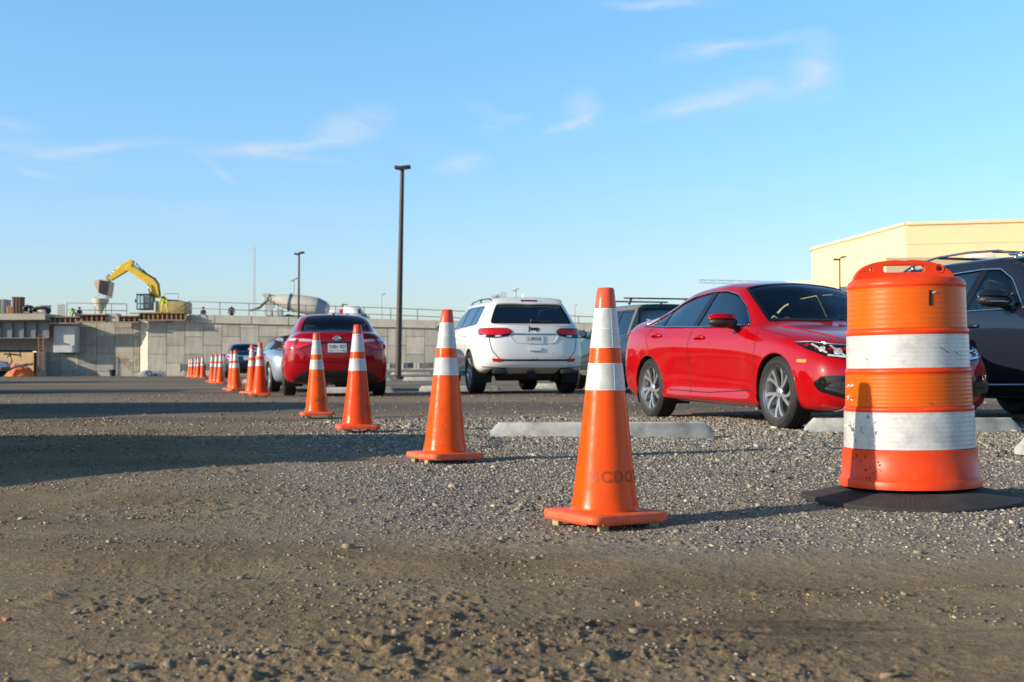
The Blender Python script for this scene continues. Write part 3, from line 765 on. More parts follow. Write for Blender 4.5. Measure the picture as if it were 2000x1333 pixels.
class Car:
    """body lofted from eleven profile rows per side; x runs from the nose (0) to the tail (L), y is the passenger side, z up"""
    def __init__(s, L, rows, df, dr, fx, rx, wr, W, taper=(.6, 2.8, .5, 3.0), xs=None, crease=None):
        s.L = L; s.W = W; s.fx = fx; s.rx = rx; s.wr = wr
        s.Y = [pchip(r[0]) for r in rows]; s.Z = [pchip(r[1]) for r in rows]; s.df = df; s.dr = dr; s.taper = taper
        s.col = None; s.crease = crease or {}
        e = [0, .012, .035, .075, .13, .2, .29, .39]
        st = e + list(np.arange(.48, L - .45, .085)) + [L - q for q in e[::-1]]
        s.build_bm(st)
    def T(s, x):
        a, n, b, k = s.taper; t = 1.0
        if x < a: t = max(0, 1 - (1 - x / a) ** n) ** (1 / n)
        y = s.L - x
        if y < b: t *= max(0, 1 - (1 - y / b) ** k) ** (1 / k)
        return t
    def P(s, j, x, sg=1):
        def sm(q): q = min(1, max(0, q)); return q * q * (3 - 2 * q)
        X = x + s.df[j] * (1 - sm(x / .5)) - s.dr[j] * (1 - sm((s.L - x) / .5))
        y = s.Y[j](x) * s.T(x)
        return Vector((X, y * sg, s.Z[j](x)))
    def build_bm(s, st):
        bm = bmesh.new(); NR = len(s.Y); grid = []
        for x in st:
            ring = [bm.verts.new(s.P(j, x, 1)) for j in range(NR)] + [bm.verts.new(s.P(j, x, -1)) for j in range(NR - 2, 0, -1)]
            grid.append(ring)
        n = len(grid[0])
        for i in range(len(grid) - 1):
            for k in range(n):
                try: bm.faces.new((grid[i][k], grid[i][(k + 1) % n], grid[i + 1][(k + 1) % n], grid[i + 1][k]))
                except ValueError: pass
        cl = bm.edges.layers.float.get('crease_edge') or bm.edges.layers.float.new('crease_edge')
        for j, (amt, xa, xb) in s.crease.items():
            for kk in {j, (n - j) % n}:
                for i in range(len(grid) - 1):
                    if xa <= st[i] and st[i + 1] <= xb:
                        e = bm.edges.get((grid[i][kk], grid[i + 1][kk]))
                        if e: e[cl] = amt
        bmesh.ops.remove_doubles(bm, verts=bm.verts, dist=1e-4)
        bmesh.ops.recalc_face_normals(bm, faces=bm.faces[:])
        me = bpy.data.meshes.new('tmp'); bm.to_mesh(me); bm.free()
        o = bpy.data.objects.new('tmp', me); COL.objects.link(o)
        sb = o.modifiers.new('s', 'SUBSURF'); sb.levels = 2; sb.render_levels = 2
        dg = bpy.context.evaluated_depsgraph_get(); dg.update()
        m2 = bpy.data.meshes.new_from_object(o.evaluated_get(dg))
        bpy.data.objects.remove(o); bpy.data.meshes.remove(me)
        s.bm = bmesh.new(); s.bm.from_mesh(m2); bpy.data.meshes.remove(m2)
        bmesh.ops.recalc_face_normals(s.bm, faces=s.bm.faces[:])
        s.bvh = BVHTree.FromBMesh(s.bm)
    # ---- projections
    @staticmethod
    def frame(d):
        d = Vector(d).normalized(); up = Vector((0, 0, 1))
        if abs(d.z) > .9: up = Vector((1, 0, 0))
        u = up.cross(d).normalized(); v = d.cross(u)
        return d, u, v
    def proj(s, a, b, fr, off=0.0):
        d, u, v = fr; o = u * a + v * b - d * 12
        hit, nrm, _, _ = s.bvh.ray_cast(o, d)
        if hit is None:
            hit, nrm, _, _ = s.bvh.find_nearest(u * a + v * b - d * 1.2)
            if hit is None: return Vector((0, 0, 0)), Vector((0, 0, 1))
        if nrm.dot(d) > 0: nrm = -nrm
        return hit + nrm * off, nrm
    @staticmethod
    def D(view, sg=1):
        return {'side': (0, -sg, 0), 'rear': (-1, 0, 0), 'front': (1, 0, 0), 'top': (0, 0, -1)}[view] if isinstance(view, str) else (view[0], view[1] * sg, view[2])
    def to2(s, pts, view, sg):
        d, u, v = fr = s.frame(s.D(view, sg)); out = []
        for p in pts:
            if len(p) == 2:
                p = {'side': (p[0], 0, p[1]), 'rear': (0, p[0] * sg, p[1]), 'front': (0, p[0] * sg, p[1]), 'top': (p[0], p[1] * sg, 0)}[view]
            else: p = (p[0], p[1] * sg, p[2])
            p = Vector(p); out.append((p.dot(u), p.dot(v)))
        return out, fr
    def cut(s, pts, view, sg=1, r=.03, facing=True, lim=None):
        p2, fr = s.to2(pts, view, sg); poly = rpoly(p2, r, 3); d, u, v = fr
        bm = s.bm
        xs = [p[0] for p in poly]; ys = [p[1] for p in poly]; x0, x1, y0, y1 = min(xs) - .02, max(xs) + .02, min(ys) - .02, max(ys) + .02
        m = len(poly)
        def near(f):
            if facing and f.normal.dot(d) > -.05: return False
            return any(x0 < w.co.dot(u) < x1 and y0 < w.co.dot(v) < y1 and (lim is None or lim(w.co)) for w in f.verts)
        for i in range(m):
            a = Vector(poly[i]); b = Vector(poly[(i + 1) % m]); e = b - a
            if e.length < 1e-5: continue
            nn = u * (-e.y) + v * e.x
            mx0, mx1 = min(a.x, b.x) - .03, max(a.x, b.x) + .03; my0, my1 = min(a.y, b.y) - .03, max(a.y, b.y) + .03
            fs = []
            for f in bm.faces:
                if facing and f.normal.dot(d) > -.05: continue
                c = f.verts[0].co; ca, cb = c.dot(u), c.dot(v)
                if mx0 - .15 < ca < mx1 + .15 and my0 - .15 < cb < my1 + .15:
                    if near(f): fs.append(f)
            if not fs: continue
            ed = {q for f in fs for q in f.edges}; vv = {q for f in fs for q in f.verts}
            bmesh.ops.bisect_plane(bm, geom=fs + list(ed) + list(vv), plane_co=u * a.x + v * a.y, plane_no=nn, dist=1e-5)
        kill = []
        for f in bm.faces:
            if facing and f.normal.dot(d) > -.05: continue
            c = f.calc_center_median()
            if lim is not None and not lim(c): continue
            ca, cb = c.dot(u), c.dot(v)
            if x0 < ca < x1 and y0 < cb < y1 and inside(poly, ca, cb): kill.append(f)
        bmesh.ops.delete(bm, geom=kill, context='FACES')
    def patch(s, name, pts, view, m, parent, sg=1, r=.02, off=.002, step=.04, thick=0, n=3):
        """a panel that lies on the body surface inside an outline seen along one view direction"""
        p2, fr = s.to2(pts, view, sg); poly = rpoly(p2, r, n); bm = bmesh.new()
        bm.faces.new([bm.verts.new((p[0], p[1], 0)) for p in poly])
        xs = [p[0] for p in poly]; ys = [p[1] for p in poly]
        for a in np.arange(min(xs) + step, max(xs), step):
            bmesh.ops.bisect_plane(bm, geom=bm.verts[:] + bm.edges[:] + bm.faces[:], plane_co=(a, 0, 0), plane_no=(1, 0, 0), dist=1e-5)
        for b in np.arange(min(ys) + step, max(ys), step):
            bmesh.ops.bisect_plane(bm, geom=bm.verts[:] + bm.edges[:] + bm.faces[:], plane_co=(0, b, 0), plane_no=(0, 1, 0), dist=1e-5)
        for w in bm.verts: w.co, _ = s.proj(w.co.x, w.co.y, fr, off)
        bmesh.ops.recalc_face_normals(bm, faces=bm.faces[:])
        bm.normal_update(); d = fr[0]
        if sum((f.normal.dot(d) for f in bm.faces)) > 0: bmesh.ops.reverse_faces(bm, faces=bm.faces[:])
        if thick:
            ex = bmesh.ops.extrude_face_region(bm, geom=bm.faces[:])
            bm.normal_update()
            for w in [q for q in ex['geom'] if isinstance(q, bmesh.types.BMVert)]: w.co += w.normal * thick
            bmesh.ops.recalc_face_normals(bm, faces=bm.faces[:])
            for e in bm.edges:
                if len(e.link_faces) == 2 and e.calc_face_angle(0) > R(40): e.smooth = False
        me = bpy.data.meshes.new(name); bm.to_mesh(me); bm.free()
        me.polygons.foreach_set('use_smooth', [True] * len(me.polygons)); me.materials.append(m)
        o = bpy.data.objects.new(name, me); COL.objects.link(o)
        if parent is not None: o.parent = parent
        return o
    def line(s, name, pts, view, m, parent, sg=1, w=.006, off=.0015, closed=False, r=0, tube=False, h=None, sub=.03):
        p2, fr = s.to2(pts, view, sg)
        if r: p2 = [tuple(q) for q in rpoly(p2, r, 4)]
        q = []
        N = len(p2)
        for i in range(N if closed else N - 1):
            a = Vector(p2[i]); b = Vector(p2[(i + 1) % N]); k = max(1, int((b - a).length / sub))
            q += [a + (b - a) * (j / k) for j in range(k)]
        if not closed: q.append(Vector(p2[-1]))
        P = [s.proj(a.x, a.y, fr, off) for a in q]
        mb = MB()
        if tube: mb.path([p[0] for p in P], w, 6, closed)
        else:
            M = len(P)
            for i in range(M):
                a = P[i - 1][0] if (i or closed) else P[i][0]; b = P[(i + 1) % M][0] if (i < M - 1 or closed) else P[i][0]
                sd = (b - a).cross(P[i][1]).normalized() * w / 2
                mb.v += [tuple(P[i][0] + sd), tuple(P[i][0] - sd)]
            for i in range(M if closed else M - 1):
                j = (i + 1) % M; mb.f.append((2 * i, 2 * i + 1, 2 * j + 1, 2 * j))
        return mb.build(name, m, parent, smooth=tube)
    def lettering(s, name, txt, size, c, view, m, parent, sg=1, off=.003, bold=.0, depth=0, shear=0, sx=1):
        vs, fs = text_mesh(txt, size, 0, bold)
        p2, fr = s.to2([c], view, sg); a0, b0 = p2[0]
        flip = -1
        out = []
        for v in vs:
            p, nn = s.proj(a0 + flip * (v.x * sx + v.y * shear), b0 + v.y, fr, off); out.append(p)
        mb = MB(); mb.add(out, fs); o = mb.build(name, m, parent)
        return o
    def finish(s, root, m, name='body', bottom=None):
        """arches, shell thickness, dark lining"""
        me = bpy.data.meshes.new(name)
        bmesh.ops.triangulate(s.bm, faces=[f for f in s.bm.faces if len(f.verts) > 4])
        s.bm.to_mesh(me); s.bm.free()
        me.polygons.foreach_set('use_smooth', [True] * len(me.polygons))
        o = bpy.data.objects.new(name, me); COL.objects.link(o); o.parent = root
        me.materials.append(m); me.materials.append(M_DARK)
        sd = o.modifiers.new('shell', 'SOLIDIFY'); sd.thickness = .022; sd.offset = -1; sd.material_offset = 1; sd.material_offset_rim = 0; sd.use_quality_normals = True
        return o
    def arches(s, ra, k=1.0, zc=None):
        for x in (s.fx, s.rx):
            z = s.wr if zc is None else zc
            poly = [(x + ra * math.cos(a), z + ra * k * math.sin(a)) for a in np.linspace(-.55, math.pi + .55, 22)] + [(x - ra * .93, .02), (x + ra * .93, .02)]
            for sg in (1, -1):
                s.cut(poly, 'side', sg, r=0, facing=False, lim=(lambda c, sg=sg: c.y * sg > s.W - .30))
    def wells(s, root, ra):
        for x in (s.fx, s.rx):
            for sg in (1, -1):
                mb = MB(); n = 20; ys = (s.W - .035, s.W - .34)
                for y in ys:
                    for i in range(n + 1):
                        a = -.45 + (math.pi + .9) * i / n; mb.v.append((x + (ra + .012) * math.cos(a), y * sg, s.wr + (ra + .012) * math.sin(a)))
                for i in range(n): mb.f.append((i, i + 1, n + 2 + i, n + 1 + i))
                mb.f.append(tuple(range(n + 1, 2 * n + 2)))
                mb.build('wheel_well', M_DARK, root, smooth=False)
    def lip(s, root, ra, m, w=.012, off=.0):
        for x in (s.fx, s.rx):
            for sg in (1, -1):
                pts = [(x + (ra + .004) * math.cos(a), s.wr + (ra + .004) * math.sin(a)) for a in np.linspace(-.35, math.pi + .35, 30)]
                s.line('arch_lip', pts, 'side', m, root, sg, w=w, off=off, tube=True)

def wheel(root, loc, r, wd, sg, style='five_split', rimr=.215, rim_mat=None):
    """wheel > tyre, rim, hub"""
    rim_mat = rim_mat or M_RIM
    # profile across the tyre: h runs outwards
    h = wd / 2
    e = empty('wheel', loc, 0, parent=root)
    e.rotation_euler = (0, 0, 0 if sg > 0 else math.pi)
    pr = [(rimr - .012, -h * .80), (rimr + .01, -h * .94), (rimr + (r - rimr) * .5, -h), (r - .03, -h * .97), (r - .010, -h * .86), (r, -h * .70)]
    g = [-.55, -.2, .2, .55]
    t = [(r, -h * .70)]
    for c in g: t += [(r + .002, h * (c - .07)), (r - .010, h * (c - .06)), (r - .010, h * (c + .06)), (r + .002, h * (c + .07))]
    pr += t[1:] + [(r, h * .70), (r - .010, h * .86), (r - .03, h * .97), (rimr + (r - rimr) * .62, h * 1.0), (rimr + (r - rimr) * .58, h * 1.012), (rimr + (r - rimr) * .3, h * 1.0), (rimr + .006, h * .93), (rimr - .012, h * .84)]
    MB().lathe(pr, 72, 'Y').build('tyre', M_TYRE, e, angle=35)
    rim = MB().lathe([(rimr - .004, -h * .8), (rimr - .02, -h * .7), (rimr - .03, h * .2), (rimr - .018, h * .62), (rimr - .012, h * .80), (rimr - .001, h * .90), (rimr + .006, h * .88), (rimr + .003, h * .84)], 60, 'Y')
    if style == 'five_split':
        for k in range(5):
            a = 2 * math.pi * k / 5 + .2
            for q in (-1, 1):
                rs = np.linspace(.035, rimr - .018, 8); L_, R_ = [], []
                for rr in rs:
                    f = (rr - .035) / (rimr - .053)
                    aa = a + .10 * f * f * 2.2 + q * (.05 + .17 * f) * (1 if f > .0 else 1) + q * (.05) * f
                    wdt = .010 + .008 * f
                    c = Vector((rr * math.cos(aa), h * (.62 + .16 * f), -rr * math.sin(aa))); tn = Vector((-math.sin(aa), 0, -math.cos(aa)))
                    L_.append((c - tn * wdt)); R_.append((c + tn * wdt))
                k0 = len(rim.v); m_ = len(rs)
                for p in L_ + R_: rim.v.append(tuple(p))
                for p in L_ + R_: rim.v.append((p.x, p.y - .022, p.z))
                for i in range(m_ - 1):
                    rim.f += [(k0 + i, k0 + i + 1, k0 + m_ + i + 1, k0 + m_ + i), (k0 + 2 * m_ + i, k0 + 3 * m_ + i, k0 + 3 * m_ + i + 1, k0 + 2 * m_ + i + 1),
                              (k0 + i, k0 + 2 * m_ + i, k0 + 2 * m_ + i + 1, k0 + i + 1), (k0 + m_ + i, k0 + m_ + i + 1, k0 + 3 * m_ + i + 1, k0 + 3 * m_ + i)]
    else:
        ns = {'ten': 10, 'seven': 7, 'five': 5}.get(style, 7)
        for k in range(ns):
            a = 2 * math.pi * k / ns; wdt = .034 if ns == 5 else .020 if ns == 7 else .014
            c = Vector((math.cos(a), 0, -math.sin(a)))
            rim.bar(c * .03 + Vector((0, h * .62, 0)), c * (rimr - .012) + Vector((0, h * .78, 0)), .024, wdt * 2, bev=.004)
    rim.build('rim', rim_mat, e, angle=35)
    hb = MB().lathe([(.052, h * .45), (.050, h * .66), (.040, h * .72), (.0001, h * .73)], 24, 'Y')
    hb.build('hub_cap', rim_mat, e, angle=40)
    br = MB().lathe([(.0001, h * .12), (rimr - .06, h * .12), (rimr - .06, h * .02), (rimr - .026, h * .0), (rimr - .02, -h * .1), (.0001, -h * .12)], 40, 'Y')
    br.build('brake_disc', M_RIMD, e, angle=30)
    return e
def wheels(root, car, r, wd, style, rimr, track=None, z=None, rim_mat=None):
    tr = (track or car.W - .018) - wd / 2; z = r if z is None else z
    for x in (car.fx, car.rx):
        for sg in (1, -1): wheel(root, (x, tr * sg, z), r, wd, sg, style, rimr, rim_mat)
def seat(root, x, y, m=None, hs=1.0, z=.42, w=.48):
    """one front seat: cushion, back, headrest"""
    mb = MB(); mb.box((x - .25, y, z), (.52, w, .16), (0, .1, 0), .05)
    mb.box((x + .07, y, z + .34), (.14, w, .64), (0, .28, 0), .05)
    mb.box((x + .19, y, z + .74 * hs), (.10, w * .55, .19), (0, .2, 0), .04)
    for q in (-.06, .06): mb.tube((x + .165, y + q, z + .6), (x + .18, y + q, z + .70), .007, n=6)
    mb.build('seat', m or M_SEAT, root, angle=50)
def interior(root, car, xf, xr, floor=.30, dash=.86, W=None, seats=(), bench=None, m=None):
    W = (W or car.W) - .14
    MB().box(((xf + xr) / 2, 0, floor), (xr - xf, W * 2, .04)).build('cabin_floor', M_DARK, root)
    mb = MB(); mb.box((xf + .30, 0, dash - .16), (.50, W * 2 - .04, .26), (0, .12, 0), .05)
    mb.build('dashboard', M_DARK, root, angle=50)
    mb = MB(); c = Vector((xf + .66, -.37, dash - .03)); q = Euler((0, R(65), 0)).to_matrix()
    mb.path([c + q @ Vector((.185 * math.cos(a), .185 * math.sin(a), 0)) for a in np.linspace(0, 2 * math.pi, 25)[:-1]], .014, 6, True)
    mb.bar(c - q @ Vector((.0, .17, 0)), c + q @ Vector((0, .17, 0)), .02, .05); mb.tube(c, c + Vector((-.25, 0, -.12)), .03)
    mb.build('steering_wheel', M_BLACKP, root, angle=40)
    for x, y in seats: seat(root, x, y, m)
    if bench:
        x = bench; mb = MB(); mb.box((x - .25, 0, .42), (.52, W * 2 - .2, .16), (0, .1, 0), .05); mb.box((x + .08, 0, .70), (.14, W * 2 - .2, .56), (0, .35, 0), .05)
        for y in (-.42, .42): mb.box((x + .22, y, 1.03), (.10, .26, .16), (0, .2, 0), .04)
        mb.build('rear_bench', m or M_SEAT, root, angle=50)
def mirror(root, car, x, z, W, m_cap, sg=1, size=1.0, low=True, name='door_mirror', out=.24):
    """housing on a short arm, with its glass facing back"""
    k = len(root.children)
    c = Vector((x, (W + out * .58) * sg, z))
    mb = MB(); mb.ball(c, 1, 8, (.085 * size, .145 * size, .072 * size))
    mb.v = [(min(p[0], c.x + .052 * size), p[1] if (p[1] - c.y) * sg > -.10 * size else c.y - .10 * size * sg, max(min(p[2], c.z + .050 * size), c.z + .006 * size)) for p in mb.v]
    o = mb.build(name, m_cap, root, angle=60)
    mb = MB(); mb.ball(c + Vector((.004, 0, -.022 * size)), 1, 8, (.084 * size, .143 * size, .052 * size))
    mb.v = [(min(p[0], c.x + .050 * size), p[1], min(p[2], c.z + .009 * size)) for p in mb.v]
    mb.bar(c + Vector((.02, -.06 * sg, -.05 * size)), (x + .05, (W - .06) * sg, z - .075 * size), .07, .045, .012)
    mb.build('mirror_arm', M_BLACKP, o, angle=60)
    g = MB(); g.ball(c + Vector((.0535 * size, 0, 0)), 1, 8, (.0015, .10 * size, .055 * size)); g.build('mirror_glass', M_CHROME, o, smooth=True)
def handle(root, car, x, z, m, sg=1, l=.20, recess=True):
    p, nn = car.proj(*car.to2([(x, z)], 'side', sg)[0][0], car.to2([(x, z)], 'side', sg)[1], 0)
    mb = MB(); n = 9; pts = []
    for i in range(n):
        f = i / (n - 1) * 2 - 1; q, n2 = car.proj(*car.to2([(x + f * l / 2, z)], 'side', sg)[0][0], car.to2([(x, z)], 'side', sg)[1], .004 + .026 * (1 - f ** 4))
        pts.append(q)
    mb.path(pts, .0135, 10)
    for k_ in range(len(mb.v)): x_, y_, z_ = mb.v[k_]; mb.v[k_] = (x_, y_, z + (z_ - z) * 1.25)
    h = mb.build('door_handle', m, root, angle=60)
    if recess: car.patch('handle_recess', [(x - .045, z - .035), (x + .045, z - .035), (x + .055, z + .03), (x - .055, z + .03)], 'side', m, h, sg, r=.03, off=.0012, step=.03)
def place_car(root, x, y, heading, z=None):
    """heading: world direction of the car's tail, (dx, dy); x, y: the middle of the rear axle or front axle, already in the mesh origin"""
    root.location = (x, y, gz(x, y) if z is None else z)
    root.rotation_euler = (0, 0, math.atan2(heading[1], heading[0]))
def shift(root, dx):
    """put the thing's origin at an axle"""
    for c in root.children: c.location.x -= dx
DF = [.06, .06, .02, 0, 0, .03, .07, .10, .10, .10, .10]
DR = [.12, .12, .05, 0, 0, .03, .06, .07, .07, .07, .07]
def K(*a): return list(a)
def sedan_rows():
    low_z = K((0, .20), (.3, .16), (4.2, .2), (4.63, .28))
    return [
        (K((0, 0), (4.63, 0)), low_z),
        (K((0, .70), (.9, .76), (3.7, .76), (4.63, .68)), low_z),
        (K((0, .82), (1, .875), (1.6, .892), (2.9, .892), (3.6, .875), (4.63, .80)), K((0, .22), (.5, .20), (1.4, .225), (3.1, .24), (4.1, .25), (4.63, .33))),
        (K((0, .86), (.9, .90), (1.6, .850), (2.9, .850), (3.6, .90), (4.63, .85)), K((0, .38), (1, .36), (3.6, .38), (4.63, .48))),
        (K((0, .84), (.9, .905), (1.7, .898), (2.8, .898), (3.6, .908), (4.63, .84)), K((0, .52), (.9, .62), (2.3, .735), (3.6, .76), (4.63, .70))),
        (K((0, .78), (.5, .84), (.9, .883), (2.3, .880), (3.6, .888), (4.63, .79)), K((0, .62), (.5, .72), (.9, .785), (2.3, .825), (3.6, .875), (4.3, .90), (4.63, .88))),
        (K((0, .70), (.5, .745), (.9, .79), (1.4, .825), (2.3, .833), (3.4, .81), (4.1, .75), (4.63, .67)), K((0, .68), (.5, .785), (.9, .845), (1.4, .90), (2.3, .925), (3.4, .965), (4.0, .995), (4.4, 1.0), (4.63, .97))),
        (K((0, .6), (.5, .62), (.9, .66), (1.35, .70), (1.7, .665), (2.1, .61), (2.6, .590), (3.1, .58), (3.6, .59), (4.0, .60), (4.3, .62), (4.63, .56)),
         K((0, .70), (.5, .815), (.9, .880), (1.3, .935), (1.7, 1.14), (2.1, 1.285), (2.5, 1.33), (3.1, 1.30), (3.6, 1.17), (4.0, 1.055), (4.3, 1.03), (4.63, .985))),
        (K((0, .45), (.9, .5), (1.2, .57), (1.7, .56), (2.1, .52), (3.1, .48), (3.6, .5), (4.3, .5), (4.63, .45)),
         K((0, .71), (.5, .825), (.9, .895), (1.22, .945), (1.7, 1.19), (2.1, 1.355), (2.5, 1.392), (3.1, 1.365), (3.4, 1.30), (3.6, 1.235), (4.1, 1.06), (4.3, 1.04), (4.63, .99))),
        (K((0, .24), (4.63, .24)), K((0, .715), (.5, .83), (.9, .902), (1.15, .95), (1.65, 1.19), (2.05, 1.37), (2.5, 1.412), (3.1, 1.385), (3.35, 1.34), (3.6, 1.26), (4.1, 1.075), (4.3, 1.045), (4.63, .99))),
        (K((0, 0), (4.63, 0)), K((0, .72), (.5, .832), (.9, .905), (1.12, .952), (1.6, 1.185), (2.02, 1.378), (2.5, 1.418), (3.1, 1.39), (3.35, 1.35), (4.1, 1.08), (4.3, 1.05), (4.63, .995)))]
def scale_rows(rows, sx=1, sy=1, dz=None):
    dz = dz or (lambda j, x, z: z)
    return [([(x * sx, y * sy) for x, y in a], [(x * sx, dz(j, x, z)) for x, z in b]) for j, (a, b) in enumerate(rows)]

# ------------------------------------------------ bright red sedan, front three-quarter
def red_sedan():
    rows = sedan_rows()
    for j in range(5, 11): rows[j] = (rows[j][0], [(x, z + (.035 if x > 3.95 else 0)) for x, z in rows[j][1]])
    c = Car(4.63, rows, DF, DR, .88, 3.58, .32, .90, taper=(.52, 3.4, .5, 3.0), crease={4: (.55, .9, 4.3), 5: (.3, .3, 4.4), 2: (.5, .9, 3.6), 7: (.35, 1.2, 4.2)})
    P = paint('paint_bright_red', (.37, .0, .002), rough=.3, dust=.05)
    t = empty('parked_sedan', label='bright red sedan facing the camera, partly behind the striped barrel, with silver five spoke wheels', cat='car', group='cars parked in the gravel lot')
    fw = [(1.52, .945), (2.56, .962), (2.51, 1.298), (2.30, 1.292), (2.05, 1.245), (1.78, 1.125)]
    rw = [(2.66, .964), (3.42, .992), (3.50, 1.135), (3.3, 1.213), (3.0, 1.273), (2.61, 1.298)]
    qw = [(3.48, .994), (3.90, 1.012), (3.74, 1.075), (3.56, 1.125)]
    dlo = [(1.50, .94), (2.6, .955), (3.5, .985), (3.90, 1.003), (3.74, 1.085), (3.52, 1.150), (3.3, 1.228), (3.0, 1.288), (2.6, 1.312), (2.3, 1.305), (2.03, 1.255), (1.76, 1.13)]
    ws = [(1.20, 0), (1.23, .3), (1.36, .655), (1.72, .60), (2.02, .53), (2.045, .3), (2.05, 0), (2.045, -.3), (2.02, -.53), (1.72, -.60), (1.36, -.655), (1.23, -.3)]
    bw = [(3.40, 0), (3.41, .44), (3.62, .49), (4.03, .53), (4.05, 0), (4.03, -.53), (3.62, -.49), (3.41, -.44)]
    for sg in (1, -1): c.cut(dlo, 'side', sg, r=.03)
    c.cut(ws, 'top', 1, r=.03); c.cut(bw, 'top', 1, r=.03)
    for sg in (1, -1):
        for pl in (fw, rw, qw): c.patch('side_window', pl, 'side', M_GLASS_D, t, sg, r=.03, off=-.010)
        c.patch('window_pillar', [(2.555, .955), (2.665, .957), (2.615, 1.312), (2.505, 1.31)], 'side', M_GLOSSB, t, sg, r=0, off=-.004)
        c.patch('window_pillar', [(3.41, .985), (3.49, .99), (3.57, 1.14), (3.49, 1.16)], 'side', M_GLOSSB, t, sg, r=0, off=-.004)
        c.line('window_trim', dlo, 'side', M_CHROME, t, sg, w=.0055, off=.003, closed=True, r=.04, tube=True)
        c.line('window_seal', [(1.50, .935), (2.6, .950), (3.5, .980), (3.93, 1.0)], 'side', M_GLOSSB, t, sg, w=.016, off=.005)
    c.patch('windshield', ws, 'top', M_GLASS, t, r=.03, off=-.006)
    c.line('windshield_surround', ws, 'top', M_GLOSSB, t, w=.035, off=.0022, closed=True)
    c.patch('rear_window', bw, 'top', M_GLASS, t, r=.03, off=-.006)
    for sg in (1, -1):
        # wrap-around headlamp
        vw = (.8, -.6, 0)
        hl = [(.05, .40, .605), (.10, .60, .600), (.24, .76, .635), (.45, .83, .700), (.62, .84, .757), (.45, .80, .765), (.25, .70, .742), (.12, .5, .722), (.08, .40, .712)]
        h = c.patch('headlight', hl, vw, M_GLOSSB, t, sg, r=.015, off=.002)
        c.line('lamp_brow', [(.60, .84, .760), (.45, .80, .762), (.25, .70, .738), (.12, .5, .720), (.08, .40, .708)], vw, M_CHROME, h, sg, w=.008, off=.006, tube=True)
        for (x, y, z, rr) in [(.13, .52, .660, .040), (.22, .66, .675, .036), (.33, .745, .700, .030)]:
            p2, fr = c.to2([(x, y, z)], vw, sg); p, nn = c.proj(*p2[0], fr, .003)
            c2 = MB(); q = nn.to_track_quat('Z', 'Y').to_matrix()
            c2.add([p + q @ Vector(v_) for v_ in MB().lathe([(rr, .0), (rr * .95, .006), (rr * .7, .001), (rr * .45, .006), (.0001, .010)], 20).v], MB().lathe([(rr, .0), (rr * .95, .006), (rr * .7, .001), (rr * .45, .006), (.0001, .010)], 20).f)
            c2.build('lamp_projector', M_CLRL, h, smooth=True)
        for (a, b) in [((.08, .46, .625), (.17, .56, .715)), ((.17, .61, .63), (.29, .70, .73)), ((.27, .735, .665), (.42, .80, .745)), ((.09, .5, .615), (.25, .745, .648))]:
            c.line('lamp_reflector', [a, b], vw, M_CLRL, h, sg, w=.018, off=.005)
        c.patch('side_marker', [(.40, .585), (.53, .592), (.52, .616), (.40, .612)], 'side', M_AMBER, t, sg, r=.01, off=.002, thick=.004)
        vw2 = (.88, -.47, 0)
        f = c.patch('fog_lamp_bezel', [(.05, .52, .30), (.10, .68, .29), (.26, .82, .345), (.33, .84, .42), (.22, .80, .475), (.08, .62, .480), (.04, .50, .455)], vw2, M_GLOSSB, t, sg, r=.03, off=.003, thick=.010)
        c.patch('fog_lamp_grille', [(.06, .54, .33), (.10, .68, .325), (.22, .80, .37), (.16, .74, .425), (.07, .6, .43), (.05, .54, .41)], vw2, M_BLACKP, f, sg, r=.02, off=.015)
        c.line('fog_lamp_slat', [(.07, .54, .375), (.12, .68, .37), (.2, .78, .385)], vw2, M_DARK, f, sg, w=.01, off=.017)
        # tail lamp
        c.patch('tail_light', [(4.30, .81, .86), (4.52, .74, .84), (4.60, .55, .86), (4.58, .50, .93), (4.45, .70, .96), (4.25, .80, .95)], (-.7, -.7, 0), M_REDL, t, sg, r=.02, off=.004, thick=.006)
        for ln in ([(1.30, .90), (1.22, .78), (1.27, .48), (1.27, .25)], [(2.60, .95), (2.62, .60), (2.58, .24)], [(3.62, .985), (3.66, .85), (3.40, .62), (3.22, .40), (3.18, .25)], [(1.27, .245), (2.0, .235), (3.18, .245)]):
            c.line('panel_gap', ln, 'side', M_GAP, t, sg, w=.0065, off=.0012, r=.08)
        c.line('panel_gap', [(1.36, .775), (1.27, .86), (.9, .815), (.5, .745)] if False else [(.60, .775), (.9, .835), (1.30, .898)], 'side', M_GAP, t, sg, w=.006, off=.0012)
        handle(t, c, 2.38, .835, P, sg); handle(t, c, 3.40, .875, P, sg)
        c.line('sill_crease_shade', [(1.35, .335), (2.2, .30), (3.10, .315)], 'side', M_GAP, t, sg, w=.010, off=.0012)  # black ribbon drawn for the shade in the sill crease
        mirror(t, c, 1.66, .995, .85, P, sg, 1.08, out=.24)
        c.patch('fuel_door', [(3.75, .72), (3.92, .72), (3.92, .88), (3.75, .88)], 'side', P, t, sg, r=.04, off=.001) if sg < 0 else None
    c.patch('upper_grille', [(-.52, .60), (.52, .60), (.46, .690), (-.46, .690)], 'front', M_GLOSSB, t, r=.02, off=.004, thick=.006)
    c.line('grille_bar', [(-.62, .672), (0, .685), (.62, .672)], 'front', M_CHROME, t, w=.014, off=.013, tube=True)
    c.patch('lower_grille', [(-.42, .26), (.42, .26), (.48, .42), (-.48, .42)], 'front', M_BLACKP, t, r=.03, off=.003)
    c.patch('front_lip', [(-.70, .185), (.70, .185), (.62, .225), (-.62, .225)], 'front', M_BLACKP, t, r=.01, off=.004, thick=.012)
    c.patch('licence_plate', [(-.15, .47), (.15, .47), (.15, .59), (-.15, .59)], 'front', M_BLACKP, t, r=.01, off=.012, thick=.004)
